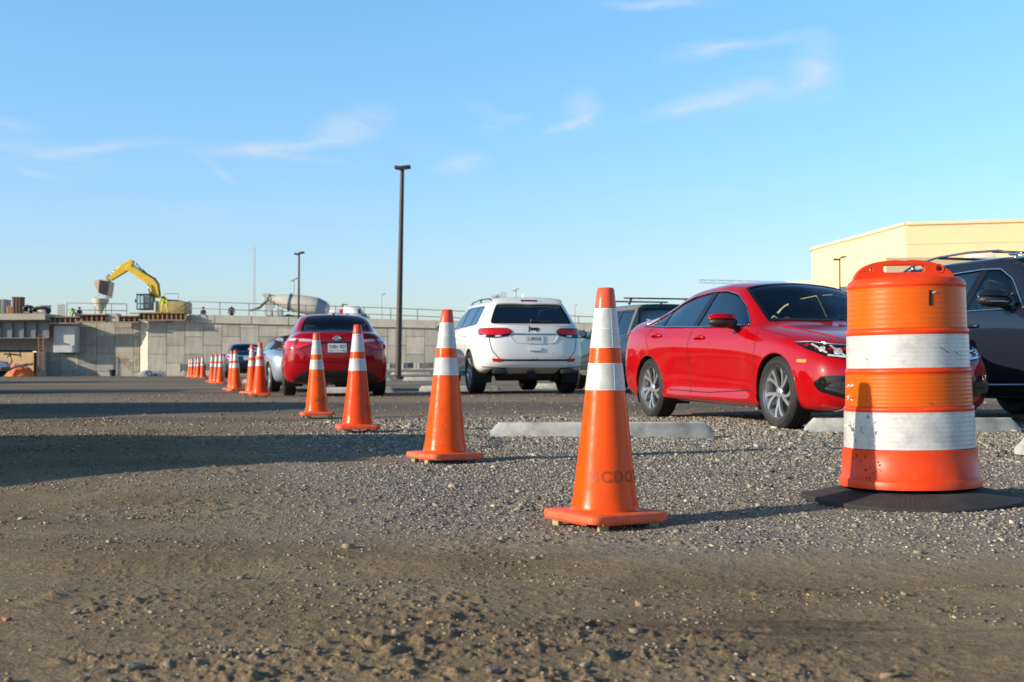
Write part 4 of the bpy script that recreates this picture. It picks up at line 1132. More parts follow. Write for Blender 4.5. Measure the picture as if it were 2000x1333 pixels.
    c.line('panel_gap', [(.36, .80), (.22, .60), (.13, .35), (.13, 0), (.13, -.35), (.22, -.6), (.36, -.8)], 'top', M_GAP, t, w=.007, off=.0012)
    for sg in (1, -1):
        c.line('hood_crease', [(.40, .55), (.8, .60), (1.2, .64)], 'top', P, t, sg, w=.006, off=.002, tube=True)
    w = MB()
    for (x0, y0, x1, y1) in [(1.20, .1, 1.36, .62), (1.19, -.55, 1.28, -.02)]:
        p2, fr = c.to2([(x0, y0), (x1, y1)], 'top', 1); a, _ = c.proj(*p2[0], fr, .012); b_, _ = c.proj(*p2[1], fr, .014); w.bar(a, b_, .012, .014)
    w.build('wiper', M_BLACKP, t)
    c.arches(.355); c.wells(t, .355)
    interior(t, c, 1.25, 4.0, dash=.93, seats=[(2.35, .37), (2.35, -.37)], bench=3.25)
    for sg in (1, -1): pass
    MB().box((2.02, 0, 1.27), (.02, .22, .06), (0, .3, 0), .01).build('rear_view_mirror', M_BLACKP, t)
    wheels(t, c, .322, .215, 'five_split', .236)
    c.lip(t, .353, P, .006, -.004)
    c.finish(t, P)
    shift(t, .88)
    place_car(t, 3.155, 11.42, (-.308, .951), 0.0)
    t.rotation_euler[1] = 0
red_sedan()

# ------------------------------------------------ deep red sedan seen from behind, and its dark blue neighbour
def rear_sedan(name, P, label, dark=False, plate=True, full=True):
    def dz(j, x, z):
        if j >= 7: return z + .035 * min(1, max(0, (x - 1.1) / .8)) if x < 3.7 else z + .035 - .0
        return z + (.02 if x > 3.4 and j >= 5 else 0)
    rows = scale_rows(sedan_rows(), 4.64 / 4.63, .984, dz)
    # squarer notchback tail
    rows[8] = (K((0, .45), (.9, .5), (1.2, .57), (1.7, .56), (2.1, .54), (3.1, .54), (3.6, .58), (4.3, .55), (4.64, .5)), K((0, .71), (.5, .825), (.9, .895), (1.22, .945), (1.7, 1.21), (2.1, 1.385), (2.5, 1.425), (3.1, 1.41), (3.4, 1.36), (3.6, 1.29), (4.1, 1.085), (4.3, 1.085), (4.64, 1.06)))
    rows[9] = (rows[9][0], K((0, .715), (.5, .83), (.9, .902), (1.15, .95), (1.65, 1.21), (2.05, 1.40), (2.5, 1.448), (3.1, 1.43), (3.35, 1.395), (3.6, 1.31), (4.1, 1.095), (4.3, 1.09), (4.64, 1.07)))
    rows[10] = (rows[10][0], K((0, .72), (.5, .832), (.9, .905), (1.12, .952), (1.6, 1.20), (2.02, 1.405), (2.5, 1.455), (3.1, 1.437), (3.35, 1.40), (4.1, 1.10), (4.3, 1.095), (4.64, 1.075)))
    rows[7] = (K((0, .6), (.5, .62), (.9, .66), (1.35, .70), (1.7, .67), (2.1, .625), (2.6, .62), (3.1, .62), (3.6, .64), (4.0, .65), (4.3, .65), (4.64, .6)), K((0, .70), (.5, .815), (.9, .880), (1.3, .935), (1.7, 1.16), (2.1, 1.315), (2.5, 1.36), (3.1, 1.34), (3.6, 1.21), (4.0, 1.075), (4.3, 1.06), (4.64, 1.04)))
    c = Car(4.64, rows, DF, [.16, .16, .07, .01, 0, .02, .04, .06, .06, .06, .06], .96, 3.66, .32, .885, taper=(.6, 2.8, .42, 3.4))
    t = empty(name, label=label, cat='car', group='cars parked in the gravel lot')
    fw = [(1.56, .955), (2.56, .972), (2.51, 1.32), (2.30, 1.31), (2.05, 1.26), (1.82, 1.14)]
    rw = [(2.64, .974), (3.50, .995), (3.55, 1.15), (3.3, 1.25), (3.0, 1.31), (2.60, 1.325)]
    dlo = [(1.53, .95), (2.6, .965), (3.54, .988), (3.72, 1.03), (3.58, 1.165), (3.3, 1.265), (3.0, 1.325), (2.6, 1.34), (2.3, 1.325), (2.03, 1.275), (1.78, 1.14)]
    ws = [(1.22, 0), (1.25, .3), (1.36, .65), (1.72, .60), (2.04, .54), (2.06, 0), (2.04, -.54), (1.72, -.60), (1.36, -.65), (1.25, -.3)]
    bw = [(3.36, 0), (3.38, .44), (3.62, .52), (4.00, .585), (4.05, .3), (4.06, 0), (4.05, -.3), (4.00, -.585), (3.62, -.52), (3.38, -.44)]
    for sg in (1, -1): c.cut(dlo, 'side', sg, r=.03)
    c.cut(ws, 'top', r=.03); c.cut(bw, 'top', r=.04)
    for sg in (1, -1):
        for pl in (fw, rw): c.patch('side_window', pl, 'side', M_GLASS, t, sg, r=.03, off=-.008)
        c.patch('window_pillar', [(2.555, .965), (2.645, .967), (2.605, 1.34), (2.505, 1.335)], 'side', M_GLOSSB, t, sg, r=0, off=-.004)
        c.patch('window_pillar', [(3.50, .985), (3.73, 1.02), (3.58, 1.165), (3.54, 1.17)], 'side', M_GLOSSB, t, sg, r=.01, off=-.004)
    c.patch('windshield', ws, 'top', M_GLASS, t, off=-.006)
    c.patch('rear_window', bw, 'top', M_GLASS, t, off=-.004, r=.04)
    c.line('window_seal', bw, 'top', M_GLOSSB, t, w=.022, off=.002, closed=True, r=.04)
    for sg in (1, -1):
        vw = (-.80, -.60, 0)
        o = c.patch('tail_light', [(4.18, .80, .83), (4.40, .78, .79), (4.56, .60, .795), (4.62, .36, .90), (4.62, .34, .945), (4.50, .62, .965), (4.30, .76, .975), (4.12, .82, .95)], vw, M_REDL, t, sg, r=.02, off=.004, thick=.010)
        c.patch('clear_lens', [(4.30, .77, .925), (4.50, .64, .918), (4.62, .38, .905), (4.62, .36, .940), (4.50, .62, .958), (4.30, .75, .965)], vw, M_CLRL, o, sg, r=.01, off=.0165)
        c.line('lamp_gap', [(4.18, .80, .83), (4.40, .78, .79), (4.56, .60, .795), (4.62, .36, .90), (4.62, .34, .945), (4.50, .62, .965), (4.30, .76, .975), (4.12, .82, .95)], vw, M_GAP, o, sg, w=.014, off=.003, closed=True, r=.02)
        c.patch('lens_divider', [(4.45, .70, .80), (4.50, .66, .80), (4.55, .62, .96), (4.50, .66, .96)], vw, M_REDD, o, sg, r=0, off=.0172)
        for ln in ([(1.30, .90), (1.27, .48), (1.27, .25)], [(2.60, .96), (2.62, .60), (2.58, .24)], [(3.62, .985), (3.50, .70), (3.25, .45), (3.20, .25)]):
            c.line('panel_gap', ln, 'side', M_GAP, t, sg, w=.0065, off=.0012, r=.08)
        handle(t, c, 2.40, .86, P, sg); handle(t, c, 3.34, .885, P, sg)
        mirror(t, c, 1.72, 1.0, .83, P, sg, .8, out=.16)
    # trunk lid lines, licence recess, plate, black lower bumper
    c.line('panel_gap', [(.60, .98), (.635, .83), (.45, .62), (.40, .60), (-.40, .60), (-.45, .62), (-.635, .83), (-.60, .98)], 'rear', M_GAP, t, w=.010, off=.0013, r=.03)
    g = c.patch('trunk_garnish', [(-.36, .885), (.36, .885), (.35, .912), (-.35, .912)], 'rear', M_GLOSSB if not dark else M_CHROME, t, r=.008, off=.004, thick=.012)
    c.line('panel_gap', [(-.33, .885), (-.20, .69), (.20, .69), (.33, .885)], 'rear', M_GAP, t, w=.010, off=.0016, r=.02)
    c.patch('rear_valance', [(-.72, .20), (.72, .20), (.66, .34), (.50, .435), (-.50, .435), (-.66, .34)], 'rear', M_BLACKP, t, r=.03, off=.003, thick=.004)
    c.line('valance_rib', [(-.5, .345), (.5, .345)], 'rear', M_GAP, t, w=.012, off=.010)
    c.line('bumper_edge', [(-.80, .605), (-.4, .59), (.4, .59), (.80, .605)], 'rear', P, t, w=.006, off=.004, tube=True)
    pl = c.patch('licence_plate', [(-.153, .735), (.153, .735), (.153, .880), (-.153, .880)], 'rear', M_PLATE, t, r=.012, off=.010, thick=.004)
    if full:
        c.lettering('lettering', 'THE   937', .088, (0, .822), 'rear', M_INKD, pl, off=.0155, bold=.001, sx=.78)
        c.line('palmetto_trunk', [(0, .796), (0, .822)], 'rear', M_INKD, pl, w=.006, off=.0156)
        for a in range(7):
            q = math.pi * a / 6 - .1; c.line('palmetto_frond', [(0, .822), (.017 * math.cos(q), .825 + .015 * math.sin(q))], 'rear', M_INKD, pl, w=.006, off=.0157)
        c.patch('plate_sticker', [(-.135, .752), (-.08, .752), (-.08, .768), (-.135, .768)], 'rear', mat('sticker_green', (.01, .35, .18), .5), pl, r=0, off=.0156)
        c.patch('plate_sticker', [(.08, .752), (.135, .752), (.135, .768), (.08, .768)], 'rear', M_INKD, pl, r=0, off=.0156)
        c.lettering('lettering', 'SOUTH CAROLINA', .020, (0, .760), 'rear', M_INKD, pl, off=.0156)
        # three interlocking ellipses
        e = MB()
        for (cx, cz, a, b_) in [(0, .965, .062, .041), (0, .965, .019, .038), (0, .980, .042, .018)]:
            pts = []
            for q in np.linspace(0, 2 * math.pi, 29)[:-1]:
                p2, fr = c.to2([(cx + a * math.cos(q), cz + b_ * math.sin(q))], 'rear', 1); pts.append(c.proj(*p2[0], fr, .006)[0])
            e.path(pts, .0062, 6, True)
        e.build('badge', M_CHROME, t, smooth=True)
        MB().ball((3.28, 0, 1.42), .03, 6, (1.6, .8, .9)).build('roof_antenna', P, t, smooth=True)
    interior(t, c, 1.25, 4.0, dash=.93, seats=[(2.35, .37), (2.35, -.37)], bench=3.25)
    c.arches(.35); c.wells(t, .35)
    wheels(t, c, .32, .21, 'seven', .205)
    c.finish(t, P)
    shift(t, 3.66)
    return t
P_DEEP = paint('paint_deep_red', (.30, .0, .006), rough=.3, dust=.02)
t = rear_sedan('parked_sedan', P_DEEP, 'deep red sedan seen from behind, white licence plate, parked left of the tall dark pole')
place_car(t, -3.07, 21.9, (.185, -.983), .055)
P_NAVY = paint('paint_dark_blue', (.012, .03, .055), metal=.3, dust=.08)
t = rear_sedan('parked_sedan', P_NAVY, 'dark blue sedan seen from behind, farthest car, before the concrete wall', dark=True, full=False)
place_car(t, -10.9, 52.0, (.24, -.97), .09)
# ------------------------------------------------ SUVs
def suv_rows(L, W, zroof, belt, hood, hatch, nose=.78, roofw=.62, ws=(1.45, 2.15), bot=.27, wsh=None):
    """hatch: (x where the roof ends, x of the window foot); hood: height at the cowl"""
    w = W
    zr = zroof; x0, x1 = ws; hx, hf = hatch; k = L
    return [
        (K((0, 0), (k, 0)), K((0, bot + .03), (.5, bot), (k - .7, bot + .02), (k, bot + .12))),
        (K((0, w * .8), (k, w * .78)), K((0, bot + .03), (.5, bot), (k - .7, bot + .02), (k, bot + .12))),
        (K((0, w * .93), (1, w * .97), (k - 1, w * .97), (k, w * .92)), K((0, bot + .05), (.5, bot + .02), (k - 1, bot + .04), (k, bot + .16))),
        (K((0, w * .96), (1, w), (L / 2, w * .975), (k - 1, w), (k, w * .955)), K((0, bot + .22), (1, bot + .24), (k, bot + .30))),
        (K((0, w * .95), (1, w), (L / 2, w * .985), (k - 1, w), (k, w * .965)), K((0, nose - .12), (1, belt * .66), (k - 1, belt * .70), (k, belt * .70))),
        (K((0, w * .90), (1, w * .965), (L / 2, w * .97), (k - 1, w * .975), (k, w * .955)), K((0, nose - .04), (.6, hood * .86), (1.2, belt * .86), (k, belt * .88))),
        (K((0, w * .84), (.7, w * .87), (1.4, w * .92), (L / 2, w * .93), (k - 1, w * .92), (k, w * .91)), K((0, nose + .02), (.5, hood * .90), (1.1, hood * .96), (x0, belt), (k - .6, belt + .04), (k, belt + .0))),
        (K((0, w * .70), (x0 - .1, w * .80), (x0 + .35, w * .775), (x1, w * .725), (L / 2, w * .71), (hx, w * .70), (hf, w * .80), (k, w * .84)),
         K((0, nose + .04), (.5, hood * .925), (x0 - .1, hood + .005), (x0 + .3, hood + (zr - .12 - hood) * .52), (x1, zr - .115), (L / 2 + .1, zr - .075), (hx, zr - .115), ((hx + hf) / 2, (zr - .1 + belt + .04) / 2), (hf, belt + .05), (k, belt + .02))),
        (K((0, w * .5), (x0 - .15, w * .62), (x1, w * roofw), (hx, w * .62), (hf, w * .7), (k, w * .72)),
         K((0, nose + .05), (.5, hood * .935), (x0 - .15, hood + .015), (x0 + .3, hood + (zr - .05 - hood) * .58), (x1, zr - .035), (L / 2 + .1, zr - .015), (hx + .05, zr - .045), ((hx + hf) / 2 + .04, (zr + belt) / 2), (hf + .03, belt + .05), (k, belt + .02))),
        (K((0, w * .26), (k, w * .32)),
         K((0, nose + .055), (.5, hood * .94), (x0 - .2, hood + .02), (x0 + .28, hood + (zr - hood) * .60), (x1 - .02, zr - .018), (L / 2 + .1, zr), (hx + .07, zr - .035), ((hx + hf) / 2 + .06, (zr + belt) / 2), (hf + .05, belt + .05), (k, belt + .02))),
        (K((0, 0), (k, 0)),
         K((0, nose + .06), (.5, hood * .942), (x0 - .22, hood + .02), (x0 + .26, hood + (zr - hood) * .60), (x1 - .04, zr - .014), (L / 2 + .1, zr + .004), (hx + .08, zr - .030), ((hx + hf) / 2 + .07, (zr + belt) / 2), (hf + .06, belt + .05), (k, belt + .02)))]
def rails(root, pts, m, W, r=.014, foot=3, z=0, name='roof_rail'):
    for sg in (1, -1):
        mb = MB(); P = [Vector((x, y * sg, zz)) for x, y, zz in pts]; mb.path(P, r, 8)
        for i in [0, len(P) // 2, len(P) - 1]: mb.tube(P[i], P[i] + Vector((0, 0, -.07)), r * 1.1)
        mb.build(name, m, root, smooth=True)

def white_suv():
    L = 4.82; W = .97
    rows = suv_rows(L, W, 1.675, 1.16, 1.10, (4.20, 4.60), nose=.92, ws=(1.55, 2.25), bot=.30)
    for j, k_ in ((3, .94), (4, .93), (5, .885), (6, .83), (7, .77)):
        a = rows[j][0]; a[-1] = (L, W * k_)
        if j == 7: a[-2] = (4.60, W * .75); a[-3] = (4.20, W * .70)
    c = Car(L, rows, [.08, .08, .03, 0, 0, .03, .06, .08, .08, .08, .08], [.16, .14, .06, 0, .02, .05, .10, .10, .10, .10, .10], .90, 3.815, .375, W, taper=(.6, 2.8, .42, 3.2))
    P = paint('paint_white', (.74, .74, .72), dust=.12)
    t = empty('parked_suv', label='white utility car seen from behind with dark rear glass, between the two nearest cones', cat='car', group='cars parked in the gravel lot')
    zt = 1.54
    fw = [(1.90, 1.18), (2.66, 1.19), (2.62, zt), (2.36, zt - .01), (2.15, 1.44)]
    rw = [(2.74, 1.19), (3.46, 1.205), (3.46, zt - .005), (2.70, zt)]
    qw = [(3.52, 1.207), (4.02, 1.225), (4.05, 1.28), (3.98, zt - .045), (3.9, zt - .02), (3.52, zt - .006)]
    dlo = [(1.80, 1.165), (2.7, 1.178), (3.5, 1.192), (4.07, 1.212), (4.09, 1.28), (4.0, zt - .02), (3.9, zt + .002), (3.4, zt + .012), (2.6, zt + .015), (2.33, zt), (2.10, 1.44)]
    ws = [(1.50, 0), (1.53, .35), (1.68, .73), (2.2, .63), (2.21, 0), (2.2, -.63), (1.68, -.73), (1.53, -.35)]
    rg = [(-.71, 1.215), (.71, 1.215), (.645, 1.38), (.56, 1.555), (.45, 1.59), (-.45, 1.59), (-.56, 1.555), (-.645, 1.38)]
    for sg in (1, -1): c.cut(dlo, 'side', sg)
    c.cut(ws, 'top'); c.cut(rg, 'rear', r=.05)
    for sg in (1, -1):
        for pl in (fw, rw, qw): c.patch('side_window', pl, 'side', M_GLASS_D, t, sg, r=.03, off=-.007)
        for a, b, d_, e in ((2.655, 2.745, 2.715, 2.61), (3.455, 3.525, 3.525, 3.455)):
            c.patch('window_pillar', [(a, 1.18), (b, 1.185), (d_, zt + .014), (e, zt + .014)], 'side', M_GLOSSB, t, sg, r=0, off=-.003)
        c.patch('window_pillar', [(1.80, 1.165), (1.92, 1.17), (2.17, 1.45), (2.10, 1.44)], 'side', M_GLOSSB, t, sg, r=0, off=-.003)
    c.patch('windshield', ws, 'top', M_GLASS, t, off=-.006)
    c.patch('rear_window', rg, 'rear', M_GLASS_D, t, off=-.004, r=.05)
    c.line('window_seal', rg, 'rear', M_GLOSSB, t, w=.03, off=.002, closed=True, r=.05)
    sp = c.patch('roof_spoiler', [(4.06, -.60), (4.34, -.60), (4.37, 0), (4.34, .60), (4.06, .60)], 'top', P, t, r=.05, off=.012, thick=.03)
    MB().box((4.372, 0, 1.618), (.012, .30, .030), (0, .3, 0), .004).build('brake_light', M_REDD, sp)
    MB().ball((3.95, .0, 1.715), 1, 8, (.075, .022, .065)).build('roof_antenna', P, t, smooth=True)
    w = MB(); p2, fr = c.to2([(0, 1.25), (.36, 1.24)], 'rear', 1); a, _ = c.proj(*p2[0], fr, .02); b_, _ = c.proj(*p2[1], fr, .018); w.bar(a, b_, .014, .03); w.ball(a, .028, 6); w.build('rear_wiper', M_BLACKP, t)
    for sg in (1, -1):
        vw = (-.82, -.57, 0)
        o = c.patch('tail_light', [(4.38, .90, 1.04), (4.56, .84, .965), (4.70, .64, .96), (4.76, .46, .99), (4.76, .40, 1.07), (4.72, .46, 1.125), (4.58, .76, 1.13), (4.40, .88, 1.125), (4.33, .90, 1.10)], vw, M_GLOSSB, t, sg, r=.025, off=.004, thick=.010)
        c.patch('red_lens', [(4.39, .90, 1.05), (4.56, .84, 1.015), (4.72, .58, 1.015), (4.76, .44, 1.045), (4.75, .42, 1.08), (4.72, .48, 1.112), (4.58, .76, 1.115), (4.40, .89, 1.105)], vw, M_REDL, o, sg, r=.02, off=.0165)
        c.patch('clear_lens', [(4.50, .86, .985), (4.60, .80, .977), (4.60, .80, 1.005), (4.50, .86, 1.008)], vw, M_CLRL, o, sg, r=.008, off=.0168)
        c.patch('clear_lens', [(4.68, .66, .975), (4.72, .57, .977), (4.72, .57, 1.003), (4.68, .66, 1.003)], vw, M_CLRL, o, sg, r=.008, off=.0168)
        c.patch('reflector', [(.58, .55), (.72, .56), (.73, .61), (.56, .605)], 'rear', M_REDL, t, sg, r=.01, off=.003, thick=.006)
        MB().box((L - .10, .60 * sg, .385), (.16, .25, .085), None, .03).build('exhaust_tip', M_BLACKP, t, angle=40)
        c.patch('exhaust_surround', [(.45, .335), (.76, .34), (.74, .44), (.47, .44)], 'rear', M_GLOSSB, t, sg, r=.03, off=.003, thick=.01)
        for ln in ([(1.50, 1.10), (1.42, .9), (1.44, .35)], [(2.70, 1.14), (2.72, .36)], [(3.5, 1.15), (3.46, .85), (3.30, .55), (3.28, .36)], [(1.44, .40), (3.28, .40)]):
            c.line('panel_gap', ln, 'side', M_GAP, t, sg, w=.0065, off=.0012, r=.08)
        handle(t, c, 2.50, 1.0, P, sg, recess=False); handle(t, c, 3.32, 1.02, P, sg, recess=False)
        mirror(t, c, 1.98, 1.20, .90, M_GLOSSB, sg, 1.2, out=.26)
        c.patch('sill_cladding', [(1.36, .30), (3.34, .31), (3.34, .42), (1.36, .42)], 'side', P, t, sg, r=.02, off=.008, thick=.012)
        c.line('panel_gap', [(.745, 1.14), (.77, .92), (.73, .74), (.60, .585), (.0, .58)], 'rear', M_GAP, t, sg, w=.014, off=.0013, r=.05)
    c.line('tailgate_step', [(-.62, .58), (.62, .58)], 'rear', M_GAP, t, w=.032, off=.003)
    c.line('bumper_trim', [(-.88, .47), (-.5, .445), (.5, .445), (.88, .47)], 'rear', M_GLOSSB, t, w=.016, off=.004, tube=False)
    c.line('tailgate_garnish', [(-.46, 1.030), (0, 1.027), (.46, 1.030)], 'rear', M_CHROME, t, w=.016, off=.008)
    c.line('garnish_shadow_gap', [(-.46, 1.016), (0, 1.013), (.46, 1.016)], 'rear', M_GAP, t, w=.010, off=.004)
    c.line('plate_recess_edge', [(-.44, 1.0), (-.34, .87), (.34, .87), (.44, 1.0)], 'rear', P, t, w=.006, off=.003, r=.05, tube=True)
    c.lettering('badge', 'Jeep', .100, (0, 1.120), 'rear', M_GLOSSB, t, off=.006, bold=.004, sx=1.12)
    pl = c.patch('licence_plate', [(-.150, .865), (.150, .865), (.150, 1.005), (-.150, 1.005)], 'rear', M_PLATE, t, r=.01, off=.008, thick=.004)
    c.lettering('lettering', 'L 6951NS', .078, (0, .938), 'rear', M_INKD, pl, off=.0135, bold=.001, sx=.74)
    c.line('plate_frame', [(-.150, .865), (.150, .865), (.150, 1.005), (-.150, 1.005)], 'rear', M_CLRL, pl, w=.010, off=.0135, closed=True)
    hd = c.patch('tailgate_handle', [(-.10, .735), (.10, .735), (.12, .80), (-.12, .80)], 'rear', P, t, r=.03, off=.004, thick=.014)
    c.line('handle_gap', [(-.09, .735), (.09, .735)], 'rear', M_GAP, hd, w=.02, off=.012)
    rails(t, [(2.2, .60, 1.625), (2.5, .61, 1.668), (3.2, .61, 1.685), (3.8, .60, 1.672), (4.1, .59, 1.64)], M_GLOSSB, W)
    c.patch('rear_valance', [(-.70, .29), (.70, .29), (.42, .345), (-.42, .345)], 'rear', M_BLACKP, t, r=.01, off=.003, thick=.01)
    # hitch, exhaust and axle under the tail
    u = MB(); u.tube((4.2, -.55, .33), (4.2, .55, .33), .11, n=14); u.tube((3.815, -.75, .37), (3.815, .75, .37), .05); u.tube((3.815, -.12, .37), (3.815, .12, .37), .13); u.tube((1.2, .3, .32), (4.4, .35, .30), .035); u.box((4.55, 0, .33), (.16, .12, .10)); u.bar((3.0, -.35, .38), (3.8, -.7, .30), .06); u.bar((3.0, .35, .38), (3.8, .7, .30), .06)
    u.build('underbody', M_DARK, t, angle=40)
    interior(t, c, 1.45, 4.5, floor=.42, dash=1.10, W=.95, seats=[], m=M_SEAT)
    for y in (-.38, .38): seat(t, 2.65, y, M_SEAT, z=.64)
    mb = MB(); mb.box((3.6, 0, .95), (.15, 1.4, .55), (0, .25, 0), .05)
    for y in (-.42, 0, .42): mb.box((3.68, y, 1.30), (.1, .26, .18), (0, .2, 0), .04)
    mb.build('rear_bench', M_SEAT, t, angle=50)
    c.arches(.415); c.wells(t, .415)
    wheels(t, c, .378, .265, 'five', .262, track=W - .01)
    c.finish(t, P)
    shift(t, 3.815)
    place_car(t, .17, 22.6, (.225, -.974), .085)
white_suv()

def boxy_suv():
    L = 4.30; W = .908
    rows = suv_rows(L, W, 1.76, 1.10, 1.08, (4.02, 4.20), nose=.90, ws=(1.25, 1.95), bot=.28)
    c = Car(L, rows, [.06] * 2 + [.02, 0, 0, .03, .06, .08, .08, .08, .08], [.10, .10, .04, 0, 0, .01, .03, .03, .03, .03, .03], .82, 3.40, .335, W, taper=(.5, 2.8, .22, 4.0))
    P = paint('paint_teal', (.008, .028, .028), metal=.0, dust=.15)
    GR = mat('cladding_grey', (.13, .125, .11), .55, var=.1)
    t = empty('parked_suv', label='boxy teal green utility car with black roof rack, between nearest cone and bright red sedan', cat='car', group='cars parked in the gravel lot')
    fw = [(1.60, 1.12), (2.30, 1.13), (2.28, 1.60), (2.1, 1.60), (1.92, 1.50)]
    rw = [(2.42, 1.13), (3.15, 1.14), (3.15, 1.60), (2.38, 1.60)]
    qw = [(3.25, 1.14), (3.92, 1.15), (3.92, 1.585), (3.25, 1.60)]
    ws = [(1.20, 0), (1.23, .35), (1.36, .70), (1.9, .62), (1.92, 0), (1.9, -.62), (1.36, -.70), (1.23, -.35)]
    rg = [(-.66, 1.14), (.66, 1.14), (.60, 1.62), (-.60, 1.62)]
    for sg in (1, -1):
        for pl in (fw, rw, qw): c.cut(pl, 'side', sg, r=.04)
    c.cut(ws, 'top'); c.cut(rg, 'rear', r=.05)
    for sg in (1, -1):
        for pl in (fw, rw, qw):
            c.patch('side_window', pl, 'side', M_GLASS, t, sg, r=.04, off=-.006); c.line('window_seal', pl, 'side', M_GLOSSB, t, sg, w=.03, off=.002, closed=True, r=.04)
        c.patch('roof_edge', [(1.45, 1.40), (1.95, 1.635), (4.0, 1.635), (4.02, 1.73), (2.0, 1.73), (1.7, 1.66)] if False else [(2.0, 1.625), (4.0, 1.618), (4.02, 1.69), (2.05, 1.70)], 'side', GR, t, sg, r=.02, off=.004, thick=.006)
        c.patch('corner_pillar', [(3.96, 1.12), (4.05, 1.12), (4.02, 1.62), (3.95, 1.62)], 'side', GR, t, sg, r=.01, off=.004, thick=.006)
        vw = (-.8, -.6, 0)
        o = c.patch('tail_light', [(4.06, .88, .72), (4.20, .84, .72), (4.27, .70, .74), (4.27, .68, .98), (4.20, .84, .985), (4.06, .88, .97)], vw, M_REDL, t, sg, r=.02, off=.004, thick=.01)
        c.patch('clear_lens', [(4.16, .86, .895), (4.20, .84, .89), (4.27, .71, .89), (4.27, .70, .945), (4.20, .83, .945), (4.14, .86, .945)], vw, M_CLRL, o, sg, r=.01, off=.0165)
        c.patch('fender_cladding', [(2.9, .28), (4.2, .36), (4.22, .66), (3.9, .70), (2.9, .45)], 'side', GR, t, sg, r=.03, off=.002, thick=.003) if False else None
        c.patch('sill_cladding', [(1.25, .28), (2.95, .29), (2.95, .42), (1.25, .42)], 'side', GR, t, sg, r=.02, off=.004, thick=.008)
        for ln in ([(1.20, 1.05), (1.16, .8), (1.18, .35)], [(2.36, 1.62), (2.36, .36)], [(3.2, 1.62), (3.18, .8), (2.98, .5), (2.97, .36)]):
            c.line('panel_gap', ln, 'side', M_GAP, t, sg, w=.007, off=.0012, r=.05)
        handle(t, c, 2.15, .98, M_BLACKP, sg, recess=False)
        mirror(t, c, 1.62, 1.20, .86, P, sg, 1.35, out=.30)
    c.patch('windshield', ws, 'top', M_GLASS, t, off=-.006)
    c.patch('rear_window', rg, 'rear', M_GLASS_D, t, off=-.004, r=.05)
    c.line('window_seal', rg, 'rear', M_GLOSSB, t, w=.05, off=.002, closed=True, r=.05)
    st = c.patch('window_sticker', [(-.50, 1.30), (-.42, 1.30), (-.42, 1.42), (-.50, 1.42)], 'rear', M_PLATE, t, r=.005, off=.006, sg=1)
    rl = mat('sticker_red', (.6, .02, .03), .5)
    c.line('sticker_stroke', [(-.485, 1.32), (-.485, 1.40)], 'rear', rl, st, w=.014, off=.007); c.line('sticker_stroke', [(-.435, 1.32), (-.435, 1.40)], 'rear', rl, st, w=.014, off=.007); c.line('sticker_stroke', [(-.485, 1.36), (-.435, 1.36)], 'rear', rl, st, w=.014, off=.007)
    c.patch('window_sticker', [(-.52, 1.20), (-.38, 1.20), (-.38, 1.275), (-.52, 1.275)], 'rear', M_PLATE, t, r=.02, off=.006)
    c.patch('rear_bumper', [(-.86, .36), (.86, .36), (.86, .62), (-.86, .62)], 'rear', GR, t, r=.04, off=.006, thick=.05)
    c.line('panel_gap', [(-.66, .66), (.66, .66), (.68, 1.08), (-.68, 1.08)], 'rear', M_GAP, t, w=.010, off=.0015, closed=True)
    # roof rack: two cross bars on feet
    rk = MB()
    for x in (2.25, 3.55):
        rk.tube((x, -.74, 1.86), (x, .74, 1.86), .016, n=8)
        for sg in (1, -1): rk.bar((x, .58 * sg, 1.86), (x, .63 * sg, 1.735), .05, .035)
    rk.build('roof_rack', M_BLACKP, t, angle=40)
    interior(t, c, 1.2, 4.1, floor=.4, dash=1.06, W=.88)
    for y in (-.36, .36): seat(t, 2.35, y, M_DARK, z=.66); seat(t, 3.25, y, M_DARK, z=.66)
    c.arches(.375); c.wells(t, .375); wheels(t, c, .338, .215, 'seven', .20)
    c.finish(t, P); shift(t, 3.40)
    place_car(t, 2.90, 25.55, (.27, -.963), .06)
boxy_suv()

